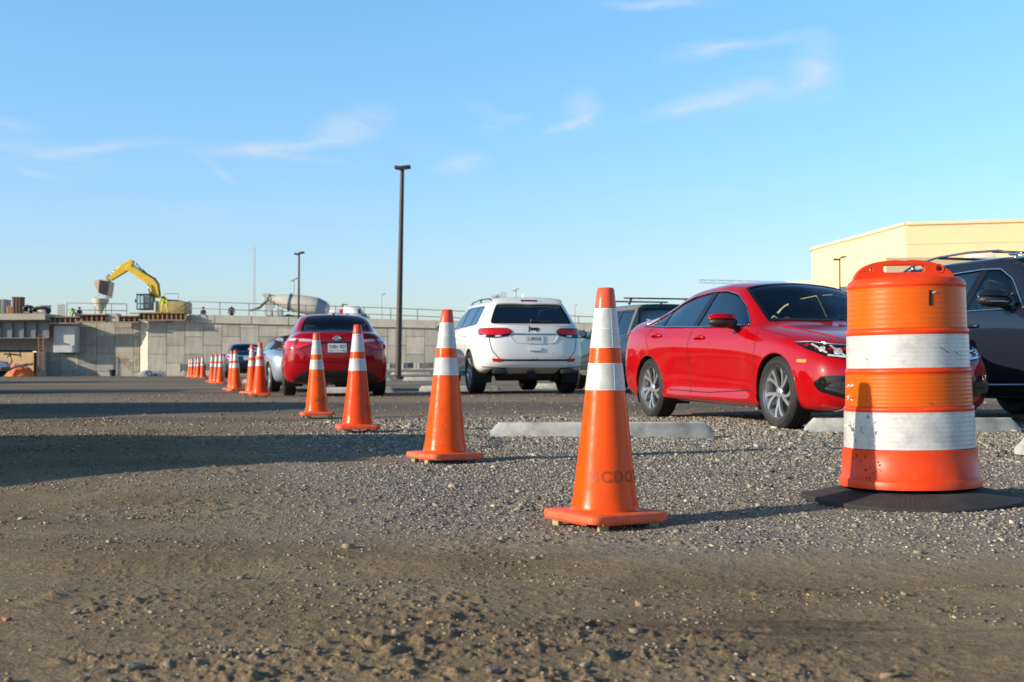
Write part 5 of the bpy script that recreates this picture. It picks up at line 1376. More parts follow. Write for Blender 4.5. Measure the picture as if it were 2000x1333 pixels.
def dark_suv():
    L = 4.77; W = .9425
    rows = suv_rows(L, W, 1.685, 1.10, 1.06, (4.0, 4.5), nose=.85, ws=(1.32, 2.15), bot=.24)
    c = Car(L, rows, DF, [.12, .12, .05, 0, .02, .05, .12, .14, .14, .14, .14], .95, 3.69, .37, W, taper=(.7, 2.6, .5, 3.0))
    P = paint('paint_dark_grey', (.012, .016, .028), metal=.0, rough=.3, dust=.0)
    t = empty('parked_suv', label='dark grey utility car with silver roof rail, right of the striped barrel', cat='car', group='cars parked in the gravel lot')
    zt = 1.535
    fw = [(1.80, 1.13), (2.56, 1.13), (2.44, zt - .01), (2.25, zt - .02), (2.02, 1.40)]
    rw = [(2.66, 1.13), (3.40, 1.14), (3.42, zt - .06), (3.1, zt - .03), (2.54, zt - .01)]
    qw = [(3.48, 1.145), (3.95, 1.19), (3.80, zt - .15), (3.48, zt - .07)]
    dlo = [(1.72, 1.115), (2.6, 1.115), (3.5, 1.13), (4.02, 1.185), (3.82, zt - .14), (3.45, zt - .045), (3.1, zt - .012), (2.5, zt + .008), (2.23, zt - .005), (2.0, 1.41)]
    ws = [(1.30, 0), (1.33, .35), (1.50, .70), (2.1, .60), (2.12, 0), (2.1, -.60), (1.50, -.70), (1.33, -.35)]
    rg = [(-.62, 1.17), (.62, 1.17), (.52, 1.52), (-.52, 1.52)]
    for sg in (1, -1): c.cut(dlo, 'side', sg)
    c.cut(ws, 'top'); c.cut(rg, 'rear', r=.05)
    for sg in (1, -1):
        c.patch('side_window', fw, 'side', M_GLASS, t, sg, r=.03, off=-.007)
        for pl in (rw, qw): c.patch('side_window', pl, 'side', M_GLASS_D, t, sg, r=.03, off=-.007)
        c.patch('window_pillar', [(2.55, 1.12), (2.67, 1.12), (2.55, zt + .007), (2.43, zt + .005)], 'side', M_GLOSSB, t, sg, r=0, off=-.003)
        c.patch('window_pillar', [(3.39, 1.13), (3.49, 1.13), (3.49, zt - .05), (3.41, zt - .04)], 'side', M_GLOSSB, t, sg, r=0, off=-.003)
        c.patch('window_pillar', [(1.72, 1.115), (1.83, 1.118), (2.05, 1.41), (2.0, 1.41)], 'side', M_GLOSSB, t, sg, r=0, off=-.003)
        c.line('window_trim', dlo, 'side', M_CHROME, t, sg, w=.010, off=.003, closed=True, r=.03, tube=True)
        vw = (.8, -.6, 0)
        c.patch('headlight', [(.12, .58, .80), (.30, .76, .79), (.60, .86, .86), (.55, .84, .92), (.3, .74, .90), (.14, .58, .87)], vw, M_CLRL, t, sg, r=.02, off=.004, thick=.008)
        c.patch('tail_light', [(4.35, .86, .98), (4.6, .8, .92), (4.68, .5, .95), (4.66, .5, 1.05), (4.5, .76, 1.10), (4.3, .86, 1.08)], (-.8, -.6, 0), M_REDL, t, sg, r=.02, off=.004, thick=.008)
        for ln in ([(1.36, 1.05), (1.32, .8), (1.36, .35)], [(2.60, 1.115), (2.60, .33)], [(3.50, 1.13), (3.48, .85), (3.24, .52), (3.22, .33)]):
            c.line('panel_gap', ln, 'side', M_GAP, t, sg, w=.007, off=.0012, r=.08)
        handle(t, c, 2.42, .955, P, sg); handle(t, c, 3.28, .975, P, sg)
        c.line('sill_trim', [(1.42, .385), (2.3, .37), (3.2, .38)], 'side', M_CHROME, t, sg, w=.013, off=.008, tube=True)
        c.patch('sill_cladding', [(1.36, .24), (3.25, .25), (3.25, .355), (1.36, .355)], 'side', M_BLACKP, t, sg, r=.02, off=.003, thick=.006)
        mirror(t, c, 1.90, 1.225, .90, P, sg, 1.35, out=.27)
        c.line('mirror_chrome', [(1.90, 1.2), (1.91, 1.2)], 'side', M_CHROME, t, sg) if False else None
        mb = MB(); cc = Vector((1.90, (.90 + .27 * .58) * sg, 1.180)); mb.path([cc + Vector((-.10 * math.cos(a), .165 * math.sin(a) * sg, 0)) for a in np.linspace(-1.5, 1.5, 12)], .010, 6); mb.build('mirror_trim', M_CHROME, t, smooth=True)
    c.patch('windshield', ws, 'top', M_GLASS, t, off=-.006); c.patch('rear_window', rg, 'rear', M_GLASS_D, t, off=-.004, r=.05)
    c.patch('upper_grille', [(-.40, .48), (.40, .48), (.46, .84), (-.46, .84)], 'front', M_GLOSSB, t, r=.04, off=.004, thick=.008)
    c.patch('licence_plate', [(-.15, .42), (.15, .42), (.15, .55), (-.15, .55)], 'front', M_PLATE, t, r=.01, off=.014, thick=.004)
    RL = mat('rail_silver', (.42, .45, .5), .25, metal=1)
    for sg in (1, -1):
        P_ = [Vector((x, y * sg, z)) for x, y, z in [(1.98, .60, 1.625), (2.12, .615, 1.675), (2.35, .635, 1.725), (2.8, .645, 1.742), (3.3, .64, 1.73), (3.75, .62, 1.675), (3.95, .60, 1.615)]]
        mb = MB(); n = len(P_)
        mb.path([P_[0].lerp(P_[1], 0)] + P_[1:], .012, 8)
        for i in (1, n - 2): mb.tube(P_[i], P_[i] + Vector((0, -.01 * sg, -.07)), .022, .03)
        mb.ball(P_[1], 1, 8, (.10, .017, .018)); mb.build('roof_rail', RL, t, smooth=True)
    rk = MB(); rk.tube((2.45, -.62, 1.725), (2.45, .62, 1.725), .014, n=8); rk.tube((3.3, -.62, 1.725), (3.3, .62, 1.725), .014, n=8); rk.build('cross_bar', M_BLACKP, t, smooth=True)
    interior(t, c, 1.35, 4.3, floor=.4, dash=1.08, W=.92)
    sm = mat('seat_leather_tan', (.40, .37, .30), .6)
    for y in (-.38, .38): seat(t, 2.50, y, sm, z=.62); seat(t, 3.40, y, sm, z=.62)
    c.arches(.415); c.wells(t, .415); wheels(t, c, .372, .235, 'seven', .245)
    c.finish(t, P); shift(t, .95)
    place_car(t, 5.97, 11.67, (-.325, .945), 0.0)
    return t
DARK_SUV = dark_suv()

def roadster():
    L = 4.24; W = .895
    rows = scale_rows(sedan_rows(), 4.24 / 4.63, .99)
    k = 4.24
    def z8(zr): return K((0, .64), (.5, .76), (1.2, .88), (1.55, .93), (2.05, zr - .04), (2.4, zr), (2.8, zr - .01), (3.15, zr - .17), (3.4, .98), (3.7, .94), (4.24, .90))
    rows[7] = (K((0, .6), (1.6, .70), (2.1, .62), (2.8, .60), (3.4, .66), (4.24, .6)), K((0, .63), (.5, .75), (1.2, .87), (1.6, .92), (2.1, 1.16), (2.4, 1.20), (2.8, 1.18), (3.15, 1.06), (3.4, .96), (3.7, .93), (4.24, .88)))
    rows[8] = (K((0, .45), (2.1, .5), (2.8, .48), (4.24, .45)), z8(1.25)); rows[9] = (K((0, .24), (k, .24)), z8(1.28)); rows[10] = (rows[10][0], z8(1.29))
    rows[10] = (K((0, 0), (k, 0)), z8(1.29))
    rows[5] = (K((0, .76), (.8, .88), (2, .86), (3.3, .90), (k, .80)), K((0, .58), (.8, .74), (2, .76), (3.3, .82), (k, .80)))
    rows[6] = (K((0, .68), (.8, .80), (2, .82), (3.3, .83), (k, .72)), K((0, .62), (.8, .80), (1.6, .86), (3.3, .90), (k, .86)))
    c = Car(L, rows, DF, DR, 1.0, 3.50, .325, W, taper=(.6, 2.6, .5, 2.8))
    P = paint('paint_silver_blue', (.38, .44, .52), metal=.5, rough=.3, dust=.1)
    t = empty('parked_roadster', label='small silver blue roadster with black cloth top, mostly hidden beyond the deep red sedan', cat='car', group='cars parked in the gravel lot')
    fw = [(1.90, .905), (2.95, .935), (2.85, 1.14), (2.5, 1.165), (2.2, 1.13), (2.05, 1.06)]
    ws = [(1.56, 0), (1.6, .3), (1.72, .62), (2.02, .56), (2.06, 0), (2.02, -.56), (1.72, -.62), (1.6, -.3)]
    for sg in (1, -1): c.cut(fw, 'side', sg)
    c.cut(ws, 'top')
    TOP = mat('cloth_top', (.012, .012, .014), .9, bump=.2, bscale=200)
    c.patch('cloth_roof', [(2.08, -.56), (2.8, -.55), (3.1, -.56), (3.36, -.60), (3.38, 0), (3.36, .60), (3.1, .56), (2.8, .55), (2.08, .56), (2.07, 0)], 'top', TOP, t, r=.04, off=.003, thick=.006)
    for sg in (1, -1):
        c.patch('side_window', fw, 'side', M_GLASS_D, t, sg, r=.03, off=-.006)
        c.patch('roof_side', [(2.0, 1.12), (2.25, 1.15), (2.5, 1.18), (2.9, 1.155), (3.02, .94), (3.36, .955), (3.1, 1.12), (2.8, 1.235), (2.4, 1.25), (2.1, 1.22)], 'side', TOP, t, sg, r=.02, off=.003, thick=.006)
        mirror(t, c, 1.98, .96, .84, P, sg, 1.0, out=.24); handle(t, c, 2.85, .80, P, sg, recess=False)
        c.patch('tail_light', [(4.1, .66, .72), (4.17, .60, .70), (4.2, .45, .72), (4.18, .45, .82), (4.15, .6, .84), (4.1, .66, .82)], (-.8, -.6, 0), M_REDL, t, sg, r=.02, off=.004, thick=.006)
    c.patch('windshield', ws, 'top', M_GLASS, t, off=-.006)
    interior(t, c, 1.6, 3.3, dash=.84, seats=[(2.7, .34), (2.7, -.34)], m=M_DARK)
    c.arches(.36); c.wells(t, .36); wheels(t, c, .328, .235, 'five', .235)
    c.finish(t, P); shift(t, 3.50)
    place_car(t, -4.52, 28.1, (.33, -.944), -.01)
roadster()

# cars that stand just outside the picture on the left: their shadows lie across the lot
def off_frame(x, y, rz, lab, col, z=0.0):
    o = copy_tree(DARK_SUV); o.location = (x, y, z); o.rotation_euler = (0, 0, rz); o['label'] = lab
    o['group'] = 'cars parked beside the lot entrance'
for a in [(-5.95, 5.35, R(88), 'dark grey utility car parked beyond the left edge of the view, nearest of its row', 0),
          (-8.1, 13.1, R(86), 'dark grey utility car parked beyond the left edge, second of its row', 0),
          (-12.9, 24.5, R(86), 'dark grey utility car parked beyond the left edge, third of its row', 0),
          (-18.8, 38.0, R(86), 'dark grey utility car parked beyond the left edge, fourth of its row', 0)]:
    off_frame(*a[:5])
# ================================================================ WHEEL STOPS
M_CONC = mat('concrete_stop', (.40, .40, .37), .85, var=.2, vscale=9, bump=.25, bscale=120, dirt=(.15, .135, .11), dscale=5, damt=.85)
def stop_mesh(l=1.75):
    mb = MB(); w, h = .155, .125; n = 2
    e = .07
    sec = [(-w / 2, 0), (-w / 2, .035), (-w * .30, h - .012), (-w * .24, h), (w * .24, h), (w * .30, h - .012), (w / 2, .035), (w / 2, 0)]
    rings = [(-l / 2, 1, 0), (-l / 2, .98, .0), (-l / 2 + .02, 1, 1)]
    for x, k in [(-l / 2, .0), (-l / 2 + e, 1), (l / 2 - e, 1), (l / 2, .0)]:
        for y, z in sec:
            kk = 1 if k else .78
            zz = z if k else min(z, h * .42)
            mb.v.append((x, y * kk, zz))
    m = len(sec)
    for i in range(3):
        for j in range(m - 1): mb.f.append((i * m + j, i * m + j + 1, (i + 1) * m + j + 1, (i + 1) * m + j))
        mb.f.append((i * m + m - 1, i * m, (i + 1) * m, (i + 1) * m + m - 1))
    mb.f += [tuple(range(m)), tuple(range(3 * m, 4 * m))]
    return mb
st0 = None
for (x0, Y, rz, l, lab) in [
    (.70, 9.9, 1.5, 1.74, 'long concrete wheel stop lying behind the nearest cone'),
    (3.36, 10.65, 2, 1.80, 'concrete wheel stop in front of the bright red sedan, behind the striped barrel'),
    (4.10, 8.15, 8, 1.80, 'bright sunlit end of a wheel stop at the right edge'),
    (-3.35, 26.6, 3, 1.75, 'concrete wheel stop seen under the deep red sedan'),
    (-1.12, 27.2, 3, 1.75, 'concrete wheel stop left of the white utility car, nearest of its column'),
    (1.45, 29.8, 3, 1.8, 'concrete wheel stop seen under the white utility car'),
    (-2.8, 43, 3, 1.8, 'far concrete wheel stop just right of the light pole foot'),
    (-4.95, 43, 3, 1.75, 'far concrete wheel stop just left of the light pole foot'),
    (-5.5, 69, 2, 2.2, 'farthest concrete wheel stop near the low barriers'),
    (-7.6, 40, 4, 1.8, 'wheel stop beneath the tail of the dark blue sedan')]:
    if st0 is None: st0 = o = stop_mesh().build('wheel_stop', M_CONC, angle=35)
    else: o = st0.copy(); COL.objects.link(o)
    o.location = (x0, Y, gz(x0, Y) - .004); o.rotation_euler = (0, 0, R(rz)); o.scale = (l / 1.75, 1, 1)
    tag(o, lab, 'wheel stop', 'concrete wheel stops')

# ================================================================ POLES
M_POLE = mat('pole_bronze', (.055, .042, .034), .55, metal=.2, var=.3, vscale=5)
M_POLEG = mat('pole_pale', (.45, .46, .47), .6)
def light_pole(px, Y, h, r0, r1, lab, lean=0, m=M_POLE, heads=((-.07, -.45), (.10, .45)), z=None, name='light_pole'):
    X = (px - 1000) / F * Y; z = gz(X, Y) if z is None else z
    t = empty(name, (X, Y, z), 0, lab, 'light pole', 'light poles'); t.rotation_euler = (0, R(lean), 0)
    MB().tube((0, 0, -.3), (0, 0, h), r0, r1, 16).build('pole', m, t, angle=40)
    MB().lathe([(r0 * 1.7, 0), (r0 * 1.7, .10), (r0 * 1.1, .14), (r0 * .9, .14)], 16).build('pole_base', m, t, angle=40)
    k = h / 8
    for dx, dy in heads:
        a = MB(); a.tube((0, 0, h - .10 * k + (.05 if dx > 0 else -.06) * k), (dx * .8 * k, dy * k, h - .02 * k + (.06 if dx > 0 else -.06) * k), .03 * k, n=8)
        hd = MB(); c = Vector((dx * k * .95, dy * k, h + (.075 if dx > 0 else -.095) * k))
        hd.box(c, (.36 * k, .40 * k, .11 * k), (0, R(-8 if dx > 0 else 8), 0), .025 * k)
        o = hd.build('lamp_head', m, t, angle=50); a.build('lamp_arm', m, o)
    return t
light_pole(777.5, 48, 8.05, .125, .075, 'tall dark bronze light pole with twin lamp heads, standing right of the deep red sedan', 1.05)
light_pole(582.3, 85, 8.05, .10, .06, 'thinner dark light pole rising behind the roof of the deep red sedan', .3)
light_pole(1641, 85, 7.6, .06, .05, 'brown twin-armed light pole before the tan building', 0, M_POLE, ((-.28, .0), (.28, 0)))
for (px, Y, top, lab) in [(573, 220, 546, 'pale slim street lamp beside the thinner dark light pole'), (745, 230, 576, 'pale far street lamp left of the tall dark pole'),
                          (1007, 160, 566, 'pale street lamp head showing over the roof of the white utility car'), (1122, 200, 597, 'pale far street lamp right of the white utility car')]:
    X = (px - 1000) / F * Y; s = F / Y; h = (717 - top) / s + .55
    light_pole(px, Y, h, .14, .09, lab, 0, M_POLEG, ((-.16, 0), (.16, 0)) if px in (573, 1007) else ((.2, 0),), z=0, name='street_lamp')

# lattice mast
MT = mat('mast_hazed_grey', (.50, .43, .43), .7)  # pale grey: the fade of distance haze is put into the colour
t = empty('radio_mast', at(496, 640, 600), 0, 'tall thin lattice radio mast on the horizon right of the excavator', 'radio mast')
t.location.z = 0
mb = MB(); H = 61
for k in range(3):
    a = 2 * math.pi * k / 3 + .3; mb.tube((.95 * math.cos(a), .95 * math.sin(a), 0), (.40 * math.cos(a), .40 * math.sin(a), H - 4), .11, .08, 5)
mb.build('mast_leg_frame', MT, t)
mb = MB(); n = 40
for i in range(n):
    z0, z1 = (H - 4) * i / n, (H - 4) * (i + 1) / n; r0 = .95 - .55 * i / n; r1 = .95 - .55 * (i + 1) / n
    for k in range(3):
        a = 2 * math.pi * k / 3 + .3; b = a + 2 * math.pi / 3
        mb.bar((r0 * math.cos(a), r0 * math.sin(a), z0), (r1 * math.cos(b), r1 * math.sin(b), z1), .07)
mb.build('mast_lattice', MT, t)
MB().tube((0, 0, H - 4), (0, 0, H), .09, .04, 6).build('mast_tip', MT, t)

# ================================================================ CONCRETE WALL AND BRIDGE END
ZW = 107.0
def conc_panels():
    m, n, l, b = nt('wall_panels')
    a = n.new('ShaderNodeAttribute'); a.attribute_name = 'tone'
    tc = n.new('ShaderNodeTexCoord')
    z = n.new('ShaderNodeTexNoise'); z.inputs['Scale'].default_value = .9; z.inputs['Detail'].default_value = 8; z.inputs['Roughness'].default_value = .7; l.new(tc.outputs['Object'], z.inputs['Vector'])
    mp = n.new('ShaderNodeMapping'); mp.inputs['Scale'].default_value = (2.2, 1, .35); l.new(tc.outputs['Object'], mp.inputs[0])
    z2 = n.new('ShaderNodeTexNoise'); z2.inputs['Scale'].default_value = 1.6; z2.inputs['Detail'].default_value = 6; l.new(mp.outputs[0], z2.inputs['Vector'])
    r = n.new('ShaderNodeMapRange'); r.inputs['From Min'].default_value = .3; r.inputs['From Max'].default_value = .7; r.inputs['To Min'].default_value = .82; r.inputs['To Max'].default_value = 1.12; l.new(z.outputs['Fac'], r.inputs['Value'])
    r2 = n.new('ShaderNodeMapRange'); r2.inputs['From Min'].default_value = .35; r2.inputs['From Max'].default_value = .7; r2.inputs['To Min'].default_value = .85; r2.inputs['To Max'].default_value = 1.08; l.new(z2.outputs['Fac'], r2.inputs['Value'])
    m1 = n.new('ShaderNodeMath'); m1.operation = 'MULTIPLY'; l.new(r.outputs[0], m1.inputs[0]); l.new(r2.outputs[0], m1.inputs[1])
    vm = n.new('ShaderNodeVectorMath'); vm.operation = 'SCALE'; l.new(a.outputs['Color'], vm.inputs[0]); l.new(m1.outputs[0], vm.inputs['Scale'])
    # brown splash stain low on the wall
    sx = n.new('ShaderNodeSeparateXYZ'); l.new(tc.outputs['Object'], sx.inputs[0])
    d = n.new('ShaderNodeVectorMath'); d.operation = 'DISTANCE'; mp3 = n.new('ShaderNodeMapping'); mp3.inputs['Scale'].default_value = (.28, 0, .6); l.new(tc.outputs['Object'], mp3.inputs[0]); l.new(mp3.outputs[0], d.inputs[0]); d.inputs[1].default_value = (-32.6 * .28, 0, .9 * .6)
    r3 = n.new('ShaderNodeMapRange'); r3.inputs['From Min'].default_value = .2; r3.inputs['From Max'].default_value = .75; r3.inputs['To Min'].default_value = .9; r3.inputs['To Max'].default_value = 0; l.new(d.outputs['Value'], r3.inputs['Value'])
    z3 = n.new('ShaderNodeTexNoise'); z3.inputs['Scale'].default_value = 2.4; z3.inputs['Detail'].default_value = 7; z3.inputs['Roughness'].default_value = .7; l.new(tc.outputs['Object'], z3.inputs['Vector'])
    r4 = n.new('ShaderNodeMapRange'); r4.inputs['From Min'].default_value = .45; r4.inputs['From Max'].default_value = .6; l.new(z3.outputs['Fac'], r4.inputs['Value'])
    m4 = n.new('ShaderNodeMath'); m4.operation = 'MULTIPLY'; l.new(r3.outputs[0], m4.inputs[0]); l.new(r4.outputs[0], m4.inputs[1])
    mx = n.new('ShaderNodeMix'); mx.data_type = 'RGBA'; l.new(vm.outputs[0], mx.inputs['A']); mx.inputs['B'].default_value = (.26, .16, .09, 1); l.new(m4.outputs[0], mx.inputs['Factor'])
    l.new(mx.outputs['Result'], b.inputs['Base Color']); b.inputs['Roughness'].default_value = .88
    return m
M_WALL = conc_panels()
M_CONCP = mat('concrete_plain', (.44, .42, .36), .88, var=.15, vscale=.8, dirt=(.28, .26, .23), dscale=.5, damt=.5)
M_JOINT = mat('joint_dark', (.17, .165, .15), .9)
def panel_wall(name, x0, x1, ytop, zb, Y, pw, ph, seed, parent, depth=.10, start=0):
    """staggered precast panels, each with its own tone, in one mesh"""
    rng = random.Random(seed); mb = MB(); tones = []
    c = start; x = x0
    while x < x1 - .05:
        xe = min(x + pw, x1); off = 0 if c % 2 else ph / 2
        z = zb - off
        while True:
            zt = z + ph; top = ytop((x + xe) / 2)
            a = max(z, zb); e = min(zt, top)
            if a >= top - .05: break
            if e - a > .1:
                g = .018; b = rng.choice([.33, .37, .40, .42, .44, .47]) * rng.uniform(.95, 1.05); w = rng.random()
                k = len(mb.v); mb.box(((x + xe) / 2, Y + depth / 2, (a + e) / 2), (xe - x - g * 2, depth, e - a - g * 2))
                warm = .02 if w > .75 else 0
                tones += [(b * 1.02 + warm, b * .965 + warm * .4, b * .83 - warm * .5, 1)] * 8
            z = zt
        x = xe; c += 1
    o = mb.build(name, M_WALL, parent)
    ca = o.data.color_attributes.new('tone', 'FLOAT_COLOR', 'POINT'); ca.data.foreach_set('color', np.array(tones).ravel())
    return o
s = F / ZW
X_ = lambda px, Y=ZW: (px - 1000) / F * Y
Z_ = lambda py, Y=ZW: .55 - (py - 717) / F * Y
wall = empty('retaining_wall', (0, 0, 0), 0, 'long grey precast panel retaining wall with plain coping across the back of the lot', 'retaining wall')
top = lambda x: Z_(628 + (x / ZW * F + 1000 - 288) * .0236)
panel_wall('wall_panels', X_(289), X_(1700), top, -.6, ZW, 1.557, 1.48, 3, wall)
mb = MB(); xa, xb = X_(289), X_(1700)
mb.prism([(xa, -.8), (xb, -.8), (xb, top(xb)), (xa, top(xa))], ZW + .075, ZW + .5); mb.build('wall_backing', M_JOINT, wall)
mb = MB()
x = xa - .2
seg = [X_(v) for v in (372, 420, 492, 564, 636, 708, 780, 852, 924, 996, 1068, 1140, 1212, 1284, 1356, 1428, 1500, 1572, 1644, 1700)]
for a, b in zip(seg[:-1], seg[1:]):
    mb.prism([(a + .03, top(a) - .02), (b - .03, top(b) - .02), (b - .03, top(b) + .66), (a + .03, top(a) + .66)], ZW - .18, ZW + .6)
mb.build('coping', M_CONCP, wall)
MB().prism([(X_(345), top(X_(345)) + .02), (X_(371), top(X_(371)) + .02), (X_(371), top(X_(371)) + .66)], ZW - .17, ZW + .5).build('coping_end', M_CONCP, wall)
# splayed corner that catches the sun
mb = MB(); a = Vector((X_(274, 108.2), 108.2, 0)); b = Vector((X_(289), ZW, 0)); zt = Z_(628)
mb.add([(a.x, a.y, -.8), (b.x - .01, b.y - .002, -.8), (b.x - .01, b.y - .002, zt), (a.x, a.y, zt)], [(0, 1, 2, 3)])
mb.add([(a.x, a.y, zt), (b.x, b.y, zt), (b.x, b.y + 1.2, zt)], [(0, 1, 2)])
mb.build('splayed_corner', mat('concrete_warm', (.52, .49, .41), .85, var=.12, vscale=1), wall)
# wing wall towards the bridge
wing = empty('wing_wall', (0, 0, 0), 0, 'shorter panel wall left of the sunlit splayed corner, stained brown at its foot', 'retaining wall')
panel_wall('wall_panels', X_(82, 108.2), X_(273, 108.2), lambda x: Z_(628, 108.2), -.6, 108.2, 1.56, 1.50, 8, wing, start=1)
MB().prism([(X_(82, 108.2), -.8), (X_(273, 108.2), -.8), (X_(273, 108.2), Z_(628, 108.2)), (X_(82, 108.2), Z_(628, 108.2))], 108.28, 108.9).build('wall_backing', M_JOINT, wing)
MB().box(((X_(104, 107) + X_(146, 107)) / 2, 107.6, (Z_(637) + Z_(689)) / 2), (X_(146, 107) - X_(104, 107), 1.2, Z_(637) - Z_(689)), bev=.03).build('bearing_block', mat('concrete_new', (.52, .52, .51), .85, var=.15, vscale=1.2), wing)
MB().box(((X_(65, 107) + X_(79, 107)) / 2, 107.6, (Z_(686) - .6) / 2), (X_(79, 107) - X_(65, 107), .9, Z_(686) + .6), rot=(0, 0, R(-40))).build('corner_post', mat('concrete_warm2', (.52, .47, .37), .85, var=.12, vscale=1), wing)
# formwork brackets of timber and rusty steel, one run each
M_TIMB = mat('timber', (.36, .22, .10), .85, var=.3, vscale=3); M_RUST = mat('rusty_steel', (.20, .085, .05), .8, var=.3, vscale=4); M_TIMG = mat('weathered_timber', (.26, .21, .15), .88, var=.3, vscale=3)
def formwork(x0, x1, y0, y1, m, lab, step=9, Y=106.2):
    t = empty('formwork', (X_(x0, Y), Y, Z_(y1, Y)), 0, lab, 'formwork', 'formwork along the wall top')
    w = X_(x1, Y) - X_(x0, Y); h = Z_(y0, Y) - Z_(y1, Y)
    MB().box((w / 2, .32, h / 2), (w, .06, h)).build('form_board', m, t)
    MB().box((w / 2, .05, h - .06), (w, .5, .10)).build('top_waler', m, t)
    MB().box((w / 2, .05, .05), (w, .5, .10)).build('bottom_waler', M_TIMG, t)
    MB().box((w / 2, .18, h * .5), (w, .10, .09)).build('middle_waler', M_TIMG, t)
    n = max(2, int((x1 - x0) / step))
    for i in range(n + 1): MB().box((w * i / n, .12, h / 2), (.09, .34, h)).build('stud', M_TIMB if i % 2 else m, t)
formwork(272, 362, 610, 627, M_TIMB, 'longest timber formwork, under the excavator')
formwork(150, 208, 614, 630, M_RUST, 'rusty brown formwork below the concrete skip')
formwork(98, 157, 618, 633, M_TIMG, 'weathered grey brown formwork above the pale bearing block')
formwork(232, 273, 617, 631, M_RUST, 'short rusty formwork left of the sunlit splayed corner')
MB().prism([(X_(208, 106.5), Z_(613)), (X_(228, 106.5), Z_(613)), (X_(236, 106.5), Z_(629)), (X_(208, 106.5), Z_(629))], 106.3, 107.6).build('concrete_block', M_CONCP)
tag(bpy.data.objects['concrete_block'], 'pale sloped block of fresh concrete between two runs of formwork', 'concrete block')
# railings
def railing(pts, lab, Y=ZW + .1, h=1.0, posts=None, r=.035, dh=None):
    m = M_RAIL; X0, Z0 = X_(pts[0][0], Y), Z_(pts[0][1], Y)
    t = empty('railing', (X0, Y, 0), 0, lab, 'railing', 'railings on the wall top')
    P = [Vector((X_(a, Y) - X0, 0, Z_(b, Y))) for a, b in pts]
    MB().path(P, r, 6).build('top_rail', m, t, smooth=True)
    MB().path([p - Vector((0, 0, dh or h * .55)) for p in P], r, 6).build('mid_rail', m, t, smooth=True)
    for px in posts:
        for i in range(len(pts) - 1):
            if pts[i][0] <= px <= pts[i + 1][0]:
                f = (px - pts[i][0]) / (pts[i + 1][0] - pts[i][0]); p = P[i].lerp(P[i + 1], f); MB().tube(p, p - Vector((0, 0, h)), r, n=6).build('post', m, t, smooth=True); break
M_RAIL = mat('rail_brown', (.16, .12, .09), .6)
railing([(369, 589), (486, 593), (760, 602), (1130, 618), (1500, 634)], 'long brown two rail railing on the coping of the wall', posts=[369, 429, 486, 543, 597, 655, 711, 763, 815, 870, 925, 980, 1035, 1090, 1130, 1190, 1250, 1310, 1400, 1500], h=1.05)
railing([(337, 610), (369, 589)], 'slanting end rail climbing to the long railing', posts=[337], h=.4, dh=.45)
railing([(130, 592), (247, 594)], 'short railing on the unfinished wall top behind the concrete skip', Y=112, posts=[130, 217, 247], h=1.1)

M_DKGR = mat('dark_grey', (.10, .11, .13), .6, var=.2, vscale=2)
# bridge end at the far left
br = empty('bridge', (0, 0, 0), 0, 'end of a bridge deck on dark steel girders at the far left', 'bridge')
xl, xr = X_(-420), X_(99)
MB().prism([(xl, Z_(614)), (xr, Z_(614)), (xr, Z_(626)), (xl, Z_(627))], 105.6, 131).build('deck', mat('deck_concrete', (.40, .36, .29), .85, var=.15, vscale=.6), br)
G = mat('girder_grey', (.17, .175, .18), .6, var=.15, vscale=.7)
for Yg in (106.6, 110.5, 114.5):
    mb = MB(); z0, z1 = Z_(661), Z_(628)
    mb.box(((xl + xr) / 2, Yg, (z0 + z1) / 2), (xr - xl, .05, z1 - z0)); mb.box(((xl + xr) / 2, Yg, z0), (xr - xl, .5, .07)); mb.box(((xl + xr) / 2, Yg, z1 - .04), (xr - xl, .45, .06))
    if Yg < 107:
        px = 74
        while px > -400: mb.box((X_(px), Yg - .12, (z0 + z1) / 2), (.05, .22, z1 - z0 - .1)); px -= 23
    mb.build('girder', G, br)
MB().prism([(xl, Z_(690)), (X_(66), Z_(690)), (X_(66), Z_(684)), (xl, Z_(684))], 109, 117).build('pier_cap', M_TIMG, br)
MB().box(((xl + xr) / 2, 131.2, 1.9), (xr - xl, .4, 5.0)).build('underbridge_dark', M_DKGR, br)  # dark grey sheet standing in for the open darkness under the bridge
# sunlit bank under the bridge
mb = MB(); mb.add([(-75, 105.2, -.5), (X_(66, 105.2) , 105.2, -.5), (X_(66, 106.4), 106.4, 1.75), (-75, 106.4, 1.8), (-75, 109, 1.85), (-40, 109, 1.85)], [(0, 1, 2, 3), (3, 2, 5, 4)])
o = mb.build('earth_bank', mat('earth_tan', (.50, .34, .17), .95, var=.2, vscale=1.5, bump=.5, bscale=5)); o['kind'] = 'structure'
# ladder
lad = empty('ladder', (X_(80, 106), 106, 0), 0, 'rusty red ladder standing at the end of the wing wall', 'ladder')
LM = mat('ladder_red', (.34, .13, .09), .7)
for dx in (-.20, .20): MB().box((dx, 0, Z_(655, 106) / 2), (.07, .07, Z_(655, 106))).build('stile', LM, lad)
mb = MB()
for i in range(11): mb.box((0, 0, .25 + i * .3), (.4, .04, .04))
mb.build('rungs', LM, lad)
